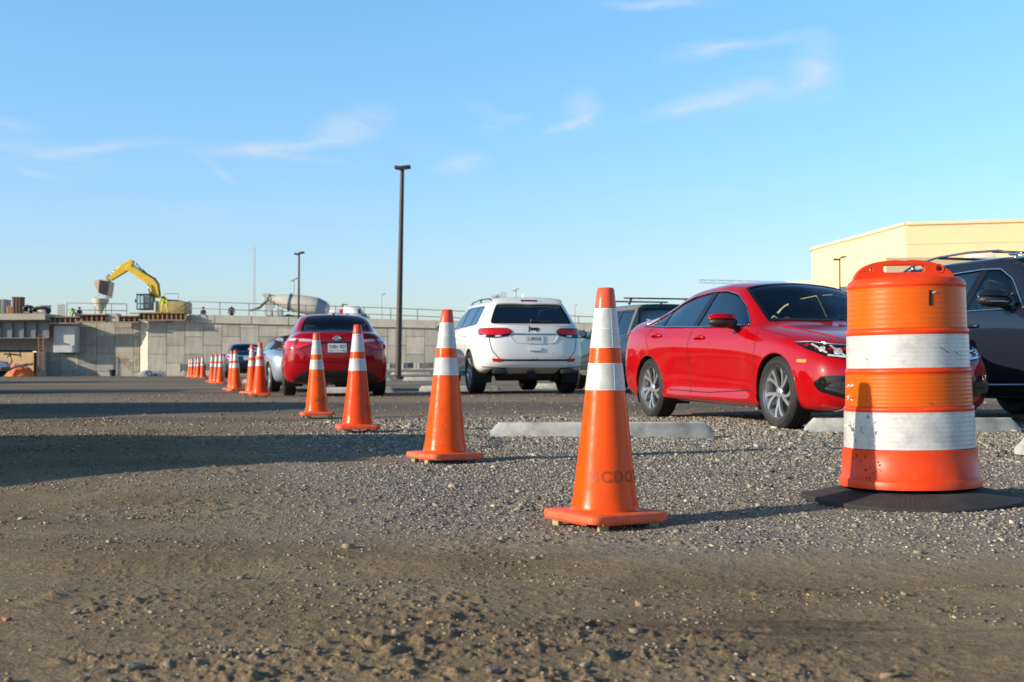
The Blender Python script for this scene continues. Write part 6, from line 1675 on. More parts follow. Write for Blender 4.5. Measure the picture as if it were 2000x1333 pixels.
# odds and ends at the wall foot
def lump(name, pts, Y, d, m, lab, cat, bev=.0, group=None):
    mb = MB().prism([(X_(a, Y), Z_(b, Y)) for a, b in pts], Y, Y + d); o = mb.build(name, m); tag(o, lab, cat, group)
    if bev: q = o.modifiers.new('b', 'BEVEL'); q.width = bev; q.segments = 2; q.limit_method = 'ANGLE'
    return o
M_ORG = mat('orange_mesh', (.75, .16, .05), .7, var=.25, vscale=2)
t = empty('bucket', (X_(220, 104), 104, -.21), 0, 'dark bucket standing at the foot of the wing wall', 'bucket')
MB().lathe([(.20, 0), (.27, .5), (.29, .52), (.27, .53), (.19, .04), (.001, .04)], 20).build('bucket_body', mat('bucket_navy', (.02, .025, .04), .5), t, angle=40)
MB().path([(-.28, 0, .5), (-.2, -.1, .62), (0, -.14, .66), (.2, -.1, .62), (.28, 0, .5)], .012, 5).build('bucket_handle', M_POLEG, t)
def mound(px0, px1, top, Y, m, lab, name='rubble_mound', z=-.25):
    x0, x1 = X_(px0, Y), X_(px1, Y); r = (x1 - x0) / 2; h = Z_(top, Y) - z
    bm = bmesh.new(); bmesh.ops.create_icosphere(bm, subdivisions=4, radius=1)
    for v in bm.verts:
        q = float(fbm(np.array([v.co.x * 2 + px0]), np.array([v.co.y * 2 + v.co.z]), 4, 3)[0]); v.co = Vector((v.co.x * r, v.co.y * r * .7, v.co.z * h)) * (.72 + .55 * q)
    me = bpy.data.meshes.new(name); bm.to_mesh(me); bm.free(); o = bpy.data.objects.new(name, me); COL.objects.link(o); me.materials.append(m); o.location = ((x0 + x1) / 2, Y, z); tag(o, lab, 'rubble mound', 'mounds at the wall foot')
M_GRV = mat('grey_rubble', (.28, .28, .29), .95, var=.35, vscale=4)
mound(270, 300, 723, 103, M_GRV, 'grey rubble mound below the sunlit splayed corner'); mound(298, 325, 727, 103.5, M_GRV, 'lower grey rubble mound right of the first one')
# orange debris and dark machine parts under the bridge
mound(12, 66, 711, 104.5, M_ORG, 'heap of orange red netting beneath the bridge', 'netting_heap')
mb = MB(); mb.path([at(8, 728, 103.5), at(30, 716, 103.5), at(64, 711, 103.5)], .12, 6); tag(mb.build('drain_pipe', M_DKGR), 'dark pipe leaning across the orange netting', 'pipe')
t = empty('survey_tripod', at(18, 700, 103), 0, 'black jointed arm of small machinery under the bridge', 'machine arm')
for nm, pts, r in (('arm', [(8, 692), (20, 692), (38, 694)], .07), ('strut', [(20, 692), (23, 706), (15, 720)], .08), ('bracket', [(18, 686), (20, 692), (14, 698)], .07), ('end_joint', [(39, 688), (40, 698)], .06)):
    mb = MB(); mb.path([at(a, b, 103) - t.location for a, b in pts], r, 6); mb.build(nm, M_TAPE, t)
t.name = 'machine_arm'
# white vehicle nose at the left edge
t = empty('work_truck', (X_(-20, 98), 98, -.2), 0, 'white and blue work truck nose at the left edge below the bridge', 'truck')
Wm = mat('truck_white', (.66, .68, .72), .4, coat=.5)
MB().prism([(-2.5, .45), (1.15, .45), (1.3, .8), (1.05, 1.15), (.35, 1.25), (.0, 1.95), (-2.5, 2.0)], -.9, .9).build('body', Wm, t, angle=30)
MB().prism([(-.9, 1.3), (.22, 1.28), (-.06, 1.86), (-.9, 1.9)], -.93, .93).build('window', M_GLOSSB, t)
for y in (-.8, .8): MB().lathe([(.001, -.12), (.22, -.12), (.40, -.1), (.42, 0), (.40, .1), (.22, .12), (.001, .12)], 24, 'Y', (.55, y, .40)).build('wheel', M_TYRE, t, angle=40)
MB().box((1.22, 0, .62), (.2, 1.7, .22), bev=.04).build('bumper', M_GLOSSB, t)
MB().ball((1.16, -.72, .98), .14, 8).build('headlight', M_CLRL, t, smooth=True)
# dark low barriers beyond the cones and beside the pole
def barrier(px0, px1, y0, y1, Y, lab, posts=True):
    t = empty('low_barrier', (X_(px0, Y), Y, Z_(y1, Y)), 0, lab, 'barrier', 'low dark barriers along the wall foot'); w = X_(px1, Y) - X_(px0, Y); h = Z_(y0, Y) - Z_(y1, Y)
    MB().box((w / 2, 0, h * .6), (w, .35, h * .75), bev=.05).build('barrier_board', mat_bar, t, angle=40)
    for a in (0, w): MB().box((a, -.06, h / 2), (.18, .3, h), bev=.02).build('post', M_CONCP, t)
mat_bar = mat('barrier_dark', (.13, .12, .125), .8, var=.3, vscale=3)
barrier(352, 372, 711, 728, 97, 'bluish dark barrier left of the farthest cones'); barrier(399, 452, 711, 728, 97, 'long dark barrier behind the far cones')
barrier(760, 776, 711, 722, 88, 'dark barrier just left of the light pole foot'); barrier(787, 811, 709, 722, 88, 'dark barrier between pale posts right of the light pole'); barrier(818, 850, 709, 722, 88, 'dark barrier behind the second nearest cone')

# ================================================================ MACHINES ABOVE THE WALL
YE = 118.0
M_YEL = mat('machine_yellow', (.72, .46, .02), .45, var=.12, vscale=1.2, dirt=(.35, .25, .10), dscale=1, damt=.4)
M_STEEL = mat('bucket_steel', (.30, .24, .20), .6, var=.2, vscale=2)
e0 = at(305, 620, YE)
ex = empty('excavator', e0, 0, 'yellow excavator with raised arm and bucket working above the wall', 'excavator')
def flat(name, pts, d0, d1, m, parent, Y=YE, bev=.04, org=None):
    org = org if org is not None else e0
    mb = MB().prism([tuple((at(a, b, Y) - org).xz) for a, b in pts], d0, d1)
    o = mb.build(name, m, parent, angle=35)
    if bev: q = o.modifiers.new('b', 'BEVEL'); q.width = bev; q.segments = 2; q.limit_method = 'ANGLE'
    return o
boom = flat('boom', [(313, 582), (312.5, 574), (309.5, 556), (302.5, 546), (288, 537.5), (257, 519.5), (248, 521), (247, 526.5), (291, 557), (296, 566), (297, 582)], -.35, .35, M_YEL, ex)
stick = flat('stick', [(262.5, 510.5), (257, 507.8), (250, 510), (237, 518.5), (214.5, 542.5), (217.5, 549), (249, 530), (258, 521.5)], -.28, .28, M_YEL, ex)
def cyl(name, a, b, r, m, parent, dy=0, Y=YE):
    p, q = at(*a, Y) - e0 + Vector((0, dy, 0)), at(*b, Y) - e0 + Vector((0, dy, 0)); mid = p.lerp(q, .55)
    o = MB().tube(p, mid, r, n=12).build(name, m, parent, angle=40); MB().tube(mid, q, r * .55, n=10).build('piston_rod', M_CHROME, o, smooth=True); return o
cyl('hydraulic_cylinder', (291, 541.5), (266, 515), .12, M_YEL, ex); cyl('hydraulic_cylinder', (238, 519), (218, 534), .12, M_YEL, ex)
for dy in (-.5, .5): cyl('hydraulic_cylinder', (299, 590), (292, 556), .13, M_STEEL, ex, dy)
MB().path([at(a, b, YE) - e0 + Vector((0, -.1, 0)) for a, b in [(313, 578), (311, 556), (304, 545), (290, 537), (262, 519)]], .06, 6).build('hydraulic_hose', M_TAPE, ex, smooth=True)
lk = flat('bucket_link', [(209, 538), (214, 536.5), (217, 541), (214, 550), (209, 549), (207, 544)], -.2, .2, M_STEEL, ex)
# bucket: curved shell, open mouth downwards
mb = MB(); sec = [(188, 556), (188.5, 552), (192, 549), (200, 547.5), (212, 549), (218.5, 552.5), (217, 566), (214.5, 579)]
P2 = [at(a, b, YE) - e0 for a, b in sec]
for dy in (-.75, .75): mb.v += [(p.x, dy, p.z) for p in P2]
m_ = len(sec)
for i in range(m_ - 1): mb.f.append((i, i + 1, m_ + i + 1, m_ + i))
tip = at(198, 573, YE) - e0
k = len(mb.v); mb.v += [(tip.x, -.75, tip.z), (tip.x, .75, tip.z)]
mb.f.append(tuple(range(m_)) + (k,)); mb.f.append(tuple(range(m_, 2 * m_))[::-1][0:] + (k + 1,)); mb.f.append((0, m_, k + 1, k))
bk = mb.build('bucket', mat('bucket_worn', (.58, .42, .30), .6, var=.2, vscale=1.5), ex)
bk.modifiers.new('s', 'SOLIDIFY').thickness = .05
flat('bucket_dark_plate', [(200.5, 548), (219, 552), (217.5, 566), (215, 579.5), (198, 573.3)], -.88, -.83, mat('bucket_dark', (.02, .02, .02), .8), ex, bev=0)  # near-black plate over the right part of the bucket's near side
for i in range(5):
    dy = -.68 + i * .34; p = at(214.6, 578.5, YE) - e0; MB().bar((p.x, dy, p.z), (p.x - .12, dy, p.z - .22), .07).build('tooth', M_STEEL, ex)
# cab
def pz(px, py): q = at(px, py, YE) - e0; return q.x, q.z
(x0, z1), (x1, z0) = pz(277, 578), pz(302, 607)
mb = MB()
for x in (x0, x0 + (x1 - x0) * .52, x1):
    for y in (-1.5, -.45): mb.bar((x, y, z0), (x, y, z1), .08)
for y in (-1.5, -.45): mb.bar((x0, y, z0 + .05), (x1, y, z0 + .05), .10); mb.bar((x0, y, z0 + (z1 - z0) * .42), (x1, y, z0 + (z1 - z0) * .42), .06)
cab = mb.build('cab', M_GLOSSB, ex)
MB().box(((x0 + x1) / 2, -.98, z1 + .03), (x1 - x0 + .16, 1.25, .12), bev=.03).build('cab_roof', M_GLOSSB, cab)
g_ = glass('cab_glass', (.85, .95, 1), .08)
MB().box(((x0 + x1) / 2, -1.5, (z0 + z1) / 2), (x1 - x0 - .1, .02, z1 - z0 - .1)).build('window', g_, cab)
MB().box((x0 + (x1 - x0) * .76, -1.0, (z0 + z1) / 2 - .05), (.62, .8, 1.25), bev=.05).build('seat', mat('cab_cream', (.55, .52, .38), .6), cab, angle=40)
MB().box((x0 - .12, -1.55, z1 - .55), (.10, .16, .34), bev=.02).build('mirror', M_GLOSSB, cab)
# engine house and counterweight
(xa, za), (xb, zb) = pz(303, 590), pz(367, 613)
MB().box(((xa + xb) / 2 + .2, .1, (za + zb) / 2), (xb - xa - .3, 2.7, za - zb), bev=.12).build('engine_house', mat('engine_yellow_shaded', (.44, .33, .12), .5, var=.25, vscale=1.5, dirt=(.15, .13, .11), dscale=1.2, damt=.6), ex, angle=40)  # machine yellow browned to carry the shaded side in its colour, dirt on top
(xc, zc), (xd, _) = pz(323, 586), pz(355, 592)
MB().prism([(xc, za), (xc + .1, zc), (xd - .2, zc - .05), (xd + .15, za)], -1.0, 1.2).build('engine_cover', mat('cover_navy', (.03, .04, .09), .5), ex)
mb = MB(); mb.path([(xc + .2, -1.2, zc), (xc + .3, -1.2, zc + .5), (xd, -1.2, zc + .5), (xd, -1.2, zc)], .03, 5); mb.build('hand_rail', M_RAIL, ex)
(xt0, zt0), (xt1, zt1) = pz(276, 617), pz(360, 628)
for y in (-1.2, 1.2):
    MB().prism(rpoly([(xt0, zt1), (xt1, zt1), (xt1, zt0), (xt0, zt0)], .3, 4), y - .3, y + .3).build('track', M_DKGR, ex)
MB().tube((.3, 0, zt0 - .1), (.3, 0, zb + .05), 1.0, n=24).build('turntable', M_STEEL, ex, angle=40)
MB().box((x0 + .9, -1.3, zb - .03), (3.2, .5, .10)).build('step_plate', M_TIMB, ex)
# fill that the machines stand on
o = MB().prism([(-140, Z_(640, 112)), (60, Z_(650, 112)), (60, -.5), (-140, -.5)], 109, 230); ob = o.build('embankment', M_GRV); ob['kind'] = 'structure'
ob.data.transform(Matrix.Identity(4))
# concrete skip below the bucket
sk = empty('concrete_skip', at(196, 612, 114), 0, 'pale cone shaped concrete skip hanging chain up, below the excavator bucket', 'concrete skip')
MB().lathe([(.20, .0), (.25, .25), (.72, 1.05), (.74, 1.30), (.70, 1.30), (.66, 1.05), (.18, .3)], 24).build('hopper', mat('skip_cream', (.60, .50, .36), .6, var=.15, vscale=2), sk, angle=35)
mb = MB()
for a in range(4): q = a * math.pi / 2 + .5; mb.tube((.45 * math.cos(q), .45 * math.sin(q), -.35), (.5 * math.cos(q), .5 * math.sin(q), .9), .035, n=6)
mb.build('skip_frame', M_STEEL, sk)
mb = MB(); mb.path([(-.6, 0, 1.3), (0, 0, 1.75), (.6, 0, 1.3)], .03, 6); mb.build('lifting_bail', M_STEEL, sk)

# mixer truck
YM = 150.0; m0 = at(580, 625, YM)
mx = empty('mixer_truck', m0, 0, 'pale concrete mixer truck behind the railing, drum pointing right', 'mixer truck')
def mp_(px, py): q = at(px, py, YM) - m0; return q.x, q.z
pr = [(.001, 525), (.40, 525), (.46, 528), (.56, 537), (.84, 556), (1.04, 580), (1.12, 604), (1.08, 620), (.80, 635), (.52, 642), (.001, 644)]
ax = lambda px: (mp_(px, 583.5 + (px - 525) * .175)[0], 0, mp_(px, 583.5 + (px - 525) * .175)[1])
A = Vector(ax(525)); B = Vector(ax(644)); q = (B - A).to_track_quat('Z', 'Y').to_matrix()
tmp = MB().lathe([(r, (Vector(ax(p)) - A).length) for r, p in pr], 40)
MB().add([A + q @ Vector(v) for v in tmp.v], tmp.f).build('mixing_drum', mat('drum_cream', (.50, .47, .40), .5, var=.12, vscale=1), mx, angle=50)
ring = MB(); c = Vector(ax(566)); ring.path([c + q @ Vector((1.0 * math.cos(a), 1.0 * math.sin(a), 0)) for a in np.linspace(0, 2 * math.pi, 31)[:-1]], .09, 6, True); ring.build('drum_ring', M_DKGR, mx, smooth=True)
tmp = MB().lathe([(1.085, (Vector(ax(620)) - A).length - .01), (.81, (Vector(ax(635)) - A).length), (.54, (Vector(ax(640)) - A).length + .03)], 40)
MB().add([A + q @ (Vector((v[0] * 1.015, v[1] * 1.015, v[2]))) for v in tmp.v], tmp.f).build('drum_nose', mat('drum_blue', (.20, .26, .34), .5), mx, smooth=True)
x, z = mp_(522, 578)
MB().prism([(x - .55, z + .2), (x + .35, z + .25), (x + .15, z - .55), (x - .1, z - .55)], -.5, .5).build('charge_hopper', M_CONCP, mx)
mb = MB(); mb.path([(x + .1, 0, z - .5), (x - .9, 0, z - 1.4), (x - 2.0, 0, z - 1.75)], .16, 8); mb.build('chute', M_DKGR, mx, smooth=True)
mb = MB()
for dx in (.1, .5, .9):
    for y in (-.5, .5): mb.bar((x + dx, y, z - .2), (x + dx - .3, y, z - 2.3), .08)
    mb.bar((x + dx, -.5, z - .2), (x + dx - .3, .5, z - 1.2), .06)
mb.build('rear_frame', M_STEEL, mx)
mb = MB(); mb.box((.4, 0, .35), (7.4, .9, .3)); mb.build('chassis', M_DKGR, mx)
for i, px in enumerate((530, 548, 566, 640)):
    xx, zz = mp_(px, 628)
    for y in (-1.0, 1.0): MB().lathe([(.001, -.15), (.3, -.15), (.5, -.12), (.52, 0), (.5, .12), (.3, .15), (.001, .15)], 20, 'Y', (xx, y, zz + .3)).build('wheel', M_TYRE, mx, angle=40)
for (a, b, c_, d_) in ((528, 606, 536, 618), (538, 604, 556, 619)): 
    (xx, zz), (x2, z2) = mp_(a, b), mp_(c_, d_); MB().box(((xx + x2) / 2, -1.1, (zz + z2) / 2), (x2 - xx, .5, zz - z2), bev=.05).build('fender', M_POLEG, mx, angle=40)
(xx, zz), (x2, z2) = mp_(645, 606), mp_(668, 628); MB().box(((xx + x2) / 2, 0, (zz + z2) / 2), (x2 - xx, 2.2, zz - z2), bev=.15).build('cab', Wm, mx, angle=40)
# white van with a red tail beyond
v0 = at(690, 625, 140); vn = empty('box_van', v0, 0, 'white van roof with red tail showing above the roof of the deep red sedan', 'van')
def vp(px, py): q = at(px, py, 140) - v0; return q.x, q.z
MB().prism([vp(672, 626), vp(674, 598), vp(700, 599), vp(706, 603), vp(710, 614), vp(722, 618), vp(722, 626)], -1, 1).build('body', Wm, vn, angle=30)
MB().prism([vp(665, 614), vp(665, 606), vp(673, 604), vp(673, 616)], -.9, .9).build('red_tail', mat('van_red', (.5, .03, .03), .5), vn)
MB().prism([vp(667, 599), vp(670, 594), vp(678, 595), vp(680, 600)], -.5, .5).build('roof_load', M_DKGR, vn)
MB().prism([vp(701, 605), vp(705, 605), vp(708.5, 613), vp(701, 613)], -1.03, 1.03).build('window', M_GLOSSB, vn)
for px in (680, 712): MB().lathe([(.001, -.12), (.28, -.12), (.36, 0), (.28, .12), (.001, .12)], 18, 'Y', (vp(px, 626)[0], -.95, .35)).build('wheel', M_TYRE, vn, angle=40)
# loads on the deck
def crate(px0, px1, y0, y1, Y, m, lab, name='site_box', cat='site box'):
    t = empty(name, (X_((px0 + px1) / 2, Y), Y, Z_(y1, Y)), 0, lab, cat, 'boxes and tanks on the bridge deck'); w = X_(px1, Y) - X_(px0, Y); h = Z_(y0, Y) - Z_(y1, Y)
    MB().box((0, 0, h / 2), (w, w * .8, h), bev=.03).build('box_body', m, t, angle=40)
    MB().box((0, 0, h - .02), (w + .08, w * .8 + .08, .07), bev=.01).build('lid', m, t)
    mb = MB()
    for a in (-.3, 0, .3): mb.box((a * w, -w * .4 - .02, h / 2), (.05, .04, h * .92))
    mb.build('brace', m, t)
crate(25.5, 45, 581, 613, 110, mat('box_brown', (.12, .065, .05), .7, var=.2), 'tall dark brown box on the bridge deck')
crate(14, 25, 599, 613, 110, mat('box_orange', (.48, .24, .09), .7, var=.2), 'small orange brown box left of the tall brown one')
crate(-30, 14, 586, 614, 112, mat('box_greygreen', (.34, .33, .27), .7, var=.2), 'grey site container at the far left edge of the deck', 'site_container', 'container')
def tank(px0, px1, y0, y1, Y, m, lab):
    t = empty('pipe_roll', (X_((px0 + px1) / 2, Y), Y, Z_(y1, Y)), 0, lab, 'pipe roll', 'boxes and tanks on the bridge deck'); r = (Z_(y0, Y) - Z_(y1, Y)) / 2; w = (X_(px1, Y) - X_(px0, Y)) / 2
    mb = MB(); n = 24
    for k in range(3): mb.path([(w * math.cos(a) * .9, -.3 + k * .3, r + r * math.sin(a) * .9) for a in np.linspace(0, 2 * math.pi, n + 1)[:-1]], .13, 6, True)
    mb.build('coil', m, t, smooth=True); MB().box((0, 0, .06), (w * 1.6, 1.0, .12)).build('cradle', M_TIMG, t)
tank(48, 62, 598, 612, 109, M_TAPE, 'round black pipe roll right of the tall brown box'); tank(64, 96, 601, 613, 109, M_TAPE, 'wide black pipe roll near the end of the deck')
crate(80, 97, 597, 607, 111.5, mat('box_white', (.6, .5, .45), .6), 'low white chest behind the wide pipe roll')
# bundle of rebar standing at the end of the unfinished wall
rb = MB()
for i in range(6): rb.tube(at(113 + i * 2.6, 618, 108.5 + (i % 3) * .2), at(113 + i * 2.6, 593 + (i * 7) % 4, 108.5 + (i % 3) * .2), .022, n=5)
for j in range(4): rb.tube(at(112, 612 - j * 5, 108.4), at(128, 612 - j * 5, 108.4), .018, n=5)
tag(rb.build('rebar_cage', M_RAIL), 'upright steel rebar cage at the left end of the short railing', 'rebar cage')
# small leafless tree and fence head over the white car's roof
bt = empty('bare_tree', at(969, 640, 200), 0, 'small leafless bush top showing over the roof of the white utility car', 'tree'); bt.location.z = 0
rng = random.Random(8); mb = MB(); zz = .55 + (717 - 584) / (F / 200)
MB().tube((0, 0, 0), (0, 0, zz - .5), .22, .12, 8).build('trunk', M_TIMG, bt, smooth=True)
for i in range(90):
    a = rng.random() * 6.28; r = rng.uniform(.1, 1.1); p = Vector((r * .3 * math.cos(a), r * .4 * math.sin(a), zz - .6 + rng.random() * .5)); mb.tube(p, p + Vector((math.cos(a) * rng.uniform(.2, .7), math.sin(a) * .5, rng.uniform(.2, .95))), .04, .012, 4)
mb.build('branches', mat('twig_brown', (.16, .08, .07), .9), bt)
sc_ = MB(); s0 = at(978, 584, 200)
for i in range(5): sc_.bar(s0 + Vector((i * .22, 0, -1)), s0 + Vector((i * .22, 0, 1.0)), .035)
for i in range(4): sc_.bar(s0 + Vector((0, 0, i * .33)), s0 + Vector((.9, 0, i * .33)), .035)
tag(sc_.build('wire_screen', M_DKGR), 'tiny wire screen right of the leafless bush top', 'screen')
# crane jib
cj = empty('crane_jib', (0, 0, 0), 0, 'far grey crane jib lying level just above the roof of the bright red sedan', 'crane')
a, b = at(1365, 547, 300), at(1560, 551.5, 300); mb = MB(); mb.bar(a, b, .18); mb.bar(a + Vector((.5, 0, -.7)), b + Vector((0, 0, -.9)), .18)
for i in range(22):
    f0, f1 = i / 22, (i + 1) / 22; p, r_ = a.lerp(b, f0), a.lerp(b, f1); mb.bar(p if i % 2 else p - Vector((0, 0, .8)), r_ - Vector((0, 0, .8)) if i % 2 else r_, .10)
mb.build('jib_lattice', mat('crane_grey', (.36, .42, .47), .6), cj)
MB().bar((b.x, 300, 0), (b.x, 300, b.z), 1.2).build('crane_tower', mat('crane_grey2', (.36, .42, .47), .6), cj)

# ================================================================ PEOPLE
def person(loc, h, pose, cloth, legs, lab, hat=None, rz=0, vest=None):
    """pose: joint positions in units of body height (x, y, z)"""
    J = pose; names = list(J); E = [('pelvis', 'chest'), ('chest', 'neck'), ('neck', 'head'), ('chest', 'sl'), ('chest', 'sr'), ('sl', 'el'), ('sr', 'er'), ('el', 'hl'), ('er', 'hr'),
         ('pelvis', 'hipl'), ('pelvis', 'hipr'), ('hipl', 'kl'), ('hipr', 'kr'), ('kl', 'fl'), ('kr', 'fr'), ('fl', 'tl'), ('fr', 'tr')]
    RAD = dict(pelvis=.085, chest=.095, neck=.035, head=.062, sl=.045, sr=.045, el=.028, er=.028, hl=.022, hr=.022, hipl=.065, hipr=.065, kl=.042, kr=.042, fl=.030, fr=.030, tl=.026, tr=.026)
    me = bpy.data.meshes.new('person'); me.from_pydata([tuple(Vector(J[n]) * h) for n in names], [(names.index(a), names.index(b)) for a, b in E], []); me.update()
    o = bpy.data.objects.new('tmpp', me); COL.objects.link(o)
    o.modifiers.new('s', 'SKIN'); sb = o.modifiers.new('u', 'SUBSURF'); sb.levels = 2
    for i, n in enumerate(names):
        d = me.skin_vertices[0].data[i]; d.radius = (RAD[n] * h,) * 2; d.use_root = n == 'pelvis'
    dg = bpy.context.evaluated_depsgraph_get(); dg.update(); m2 = bpy.data.meshes.new_from_object(o.evaluated_get(dg)); bpy.data.objects.remove(o)
    p = bpy.data.objects.new('person', m2); COL.objects.link(p); p.location = loc; p.rotation_euler = (0, 0, rz)
    m2.polygons.foreach_set('use_smooth', [True] * len(m2.polygons)); m2.materials.clear()
    for q in (M_SKIN, cloth, legs): m2.materials.append(q)
    pz_ = J['pelvis'][2] * h; hd = Vector(J['head']) * h
    for f in m2.polygons:
        c = f.center; f.material_index = 2 if c.z < pz_ + .01 * h and (c - hd).length > .15 * h else 0 if (c - hd).length < .075 * h or min((c - Vector(J['hl']) * h).length, (c - Vector(J['hr']) * h).length) < .035 * h else 1
    if hat: MB().ball(hd + Vector((0, 0, .035 * h)), .078 * h, 8, (1.1, 1.15, .75)).build('hard_hat', hat, p, smooth=True)
    if vest:
        a, b = Vector(J['pelvis']) * h, Vector(J['chest']) * h; mb = MB(); mb.tube(a.lerp(b, .1), b, .115 * h, .125 * h, 16); mb.build('safety_vest', vest, p, smooth=True)
    return tag(p, lab, 'person', 'workers on the wall top')
M_SKIN = mat('skin', (.35, .2, .14), .6); M_LIME = mat('hi_vis_lime', (.42, .85, .04), .6); M_NAVY = mat('navy_work_clothes', (.02, .025, .05), .8); M_YW = mat('yellow_work_clothes', (.75, .55, .03), .7)
bend = dict(pelvis=(.0, .08, .50), chest=(0, -.10, .66), neck=(0, -.19, .70), head=(0, -.27, .68), sl=(-.11, -.12, .67), sr=(.11, -.12, .67), el=(-.17, -.20, .50), er=(.17, -.20, .50), hl=(-.17, -.22, .34), hr=(.17, -.22, .34), hipl=(-.07, .07, .49), hipr=(.07, .07, .49), kl=(-.12, .02, .27), kr=(.12, .02, .27), fl=(-.15, .05, .03), fr=(.15, .05, .03), tl=(-.16, -.05, .02), tr=(.16, -.05, .02))
stand = dict(pelvis=(0, 0, .50), chest=(0, -.01, .73), neck=(0, 0, .84), head=(0, -.01, .93), sl=(-.12, 0, .79), sr=(.12, 0, .79), el=(-.15, .02, .62), er=(.15, .02, .62), hl=(-.13, -.08, .50), hr=(.13, -.08, .50), hipl=(-.06, 0, .49), hipr=(.06, 0, .49), kl=(-.07, -.01, .27), kr=(.07, -.01, .27), fl=(-.08, .01, .03), fr=(.08, .01, .03), tl=(-.09, -.08, .02), tr=(.09, -.08, .02))
person(at(321, 611, 106.0), 1.75, bend, M_YW, M_YW, 'worker in lime vest and yellow trousers bending down beside the excavator', vest=M_LIME, hat=M_NAVY)
person(at(452, 634, 109.3), 1.72, stand, M_NAVY, M_NAVY, 'worker in dark clothes behind the long railing, only head and shoulders showing')
person(at(144, 626, 111), 1.35, bend, M_LIME, M_NAVY, 'crouching worker in a lime jacket behind the weathered formwork', hat=M_TAPE)
for px, lab in ((155, 'worker with a dark cap just right of the crouching worker'), (397, 'worker whose head alone shows above the coping')):
    person(at(px, 634, 111), 1.5, stand, M_NAVY, M_NAVY, lab, hat=M_TAPE)

# ================================================================ TAN BUILDING
BM = mat('tan_cladding', (.80, .575, .34), .8, var=.03, vscale=.3); BD = mat('tan_cladding_lower', (.72, .54, .33), .8, var=.03, vscale=.3)
bd = empty('warehouse', (0, 0, 0), 0, 'large plain tan building behind the barrel at the right', 'building')
mb = MB(); P = [(29.6, 125), (32.0, 102.7), (58.0, 96.0), (60, 140), (36.9, 150)]; hh = 12.05
mb.add([(x, y, -.2) for x, y in P] + [(x, y, hh) for x, y in P], [(i, (i + 1) % 5, 5 + (i + 1) % 5, 5 + i) for i in range(5)]); mb.build('wall', BM, bd)
MB().prism(P, hh + .002, hh + .1, lambda a, b, d: (a, b, d)).build('roof', BD, bd)
mb = MB()
for i in range(5):
    (xa, ya), (xb, yb) = P[i], P[(i + 1) % 5]; mb.bar((xa, ya, hh + .12), (xb, yb, hh + .12), .35, .22)
mb.build('parapet_cap', BM, bd)
mb = MB()     # fine joints between the metal panels
for i in (0, 1):
    (xa, ya), (xb, yb) = P[i], P[i + 1]
    for z in np.arange(1.5, 11, 1.5): mb.bar((xa, ya - .03, z), (xb, yb - .03, z), .03, .03)
mb.build('panel_joint', mat('tan_joint', (.70, .56, .33), .8), bd)
lw = MB(); lw.add([(x, y, -.2) for x, y in [(22.5, 104), (28.5, 100.5), (30.2, 112), (24, 114)]] + [(x, y, 7.6 if 0 else z) for x, y, z in [(22.5, 104, 7.55), (28.5, 100.5, 7.55), (30.2, 112, 7.9), (24, 114, 7.9)]], [(0, 1, 5, 4), (1, 2, 6, 5), (2, 3, 7, 6), (3, 0, 4, 7), (4, 5, 6, 7)])
lw.build('low_wing', BM, bd)
lw = MB(); lw.box((37.0, 97.0, 4.2), (19.0, 8.0, 8.8)); lw.build('entrance_block', BD, bd)
MB().box((35.5, 96.0, 8.75), (1.9, 1.6, .55), bev=.05).build('roof_vent', mat('vent_white', (.8, .8, .78), .5), bd, angle=40)
mb = MB()
for i in range(3): mb.box((26.6 + i * .75, 101.6 - i * .44, 6.6), (.6, .06, .8), (0, 0, -.53))
mb.build('window', mat('window_blue', (.05, .12, .15), .1), bd)
# ================================================================ LIGHT, SKY, CAMERA
SUN_EL = 17.5; SX, SY = -.932, -.361           # horizontal direction towards the sun
sl = bpy.data.lights.new('sun', 'SUN'); sl.energy = 4.5; sl.angle = R(.55); sl.color = (1, .86, .68)
so = bpy.data.objects.new('sun', sl); COL.objects.link(so)
sv = Vector((SX * math.cos(R(SUN_EL)), SY * math.cos(R(SUN_EL)), math.sin(R(SUN_EL))))
so.rotation_euler = sv.to_track_quat('Z', 'Y').to_euler(); so.location = sv * 50
w = bpy.data.worlds.new('World'); scene.world = w; w.use_nodes = True
n = w.node_tree.nodes; l = w.node_tree.links; bg = n['Background']
sky = n.new('ShaderNodeTexSky'); sky.sky_type = 'NISHITA'; sky.sun_disc = False; sky.sun_elevation = R(SUN_EL)
sky.sun_rotation = math.atan2(SX, SY); sky.air_density = 1.0; sky.dust_density = .6; sky.ozone_density = 1.6; sky.altitude = 0
tc = n.new('ShaderNodeTexCoord'); G_ = tc.outputs['Generated']
def math_(op, a, b=None, c=None):
    x = n.new('ShaderNodeMath'); x.operation = op
    for i, v in enumerate((a, b, c)):
        if v is None: continue
        if isinstance(v, (int, float)): x.inputs[i].default_value = v
        else: l.new(v, x.inputs[i])
    return x.outputs[0]
sp = n.new('ShaderNodeSeparateXYZ'); l.new(G_, sp.inputs[0])
az = math_('ARCTAN2', sp.outputs[0], sp.outputs[1]); el = math_('ARCSINE', sp.outputs[2])
cb = n.new('ShaderNodeCombineXYZ'); l.new(az, cb.inputs[0]); l.new(el, cb.inputs[1])
nz = n.new('ShaderNodeTexNoise'); nz.inputs['Scale'].default_value = 14; nz.inputs['Detail'].default_value = 5; l.new(cb.outputs[0], nz.inputs['Vector'])
wv = n.new('ShaderNodeVectorMath'); wv.operation = 'SUBTRACT'; l.new(nz.outputs['Color'], wv.inputs[0]); wv.inputs[1].default_value = (.5, .5, .5)
ws_ = n.new('ShaderNodeVectorMath'); ws_.operation = 'SCALE'; l.new(wv.outputs[0], ws_.inputs[0]); ws_.inputs['Scale'].default_value = .016
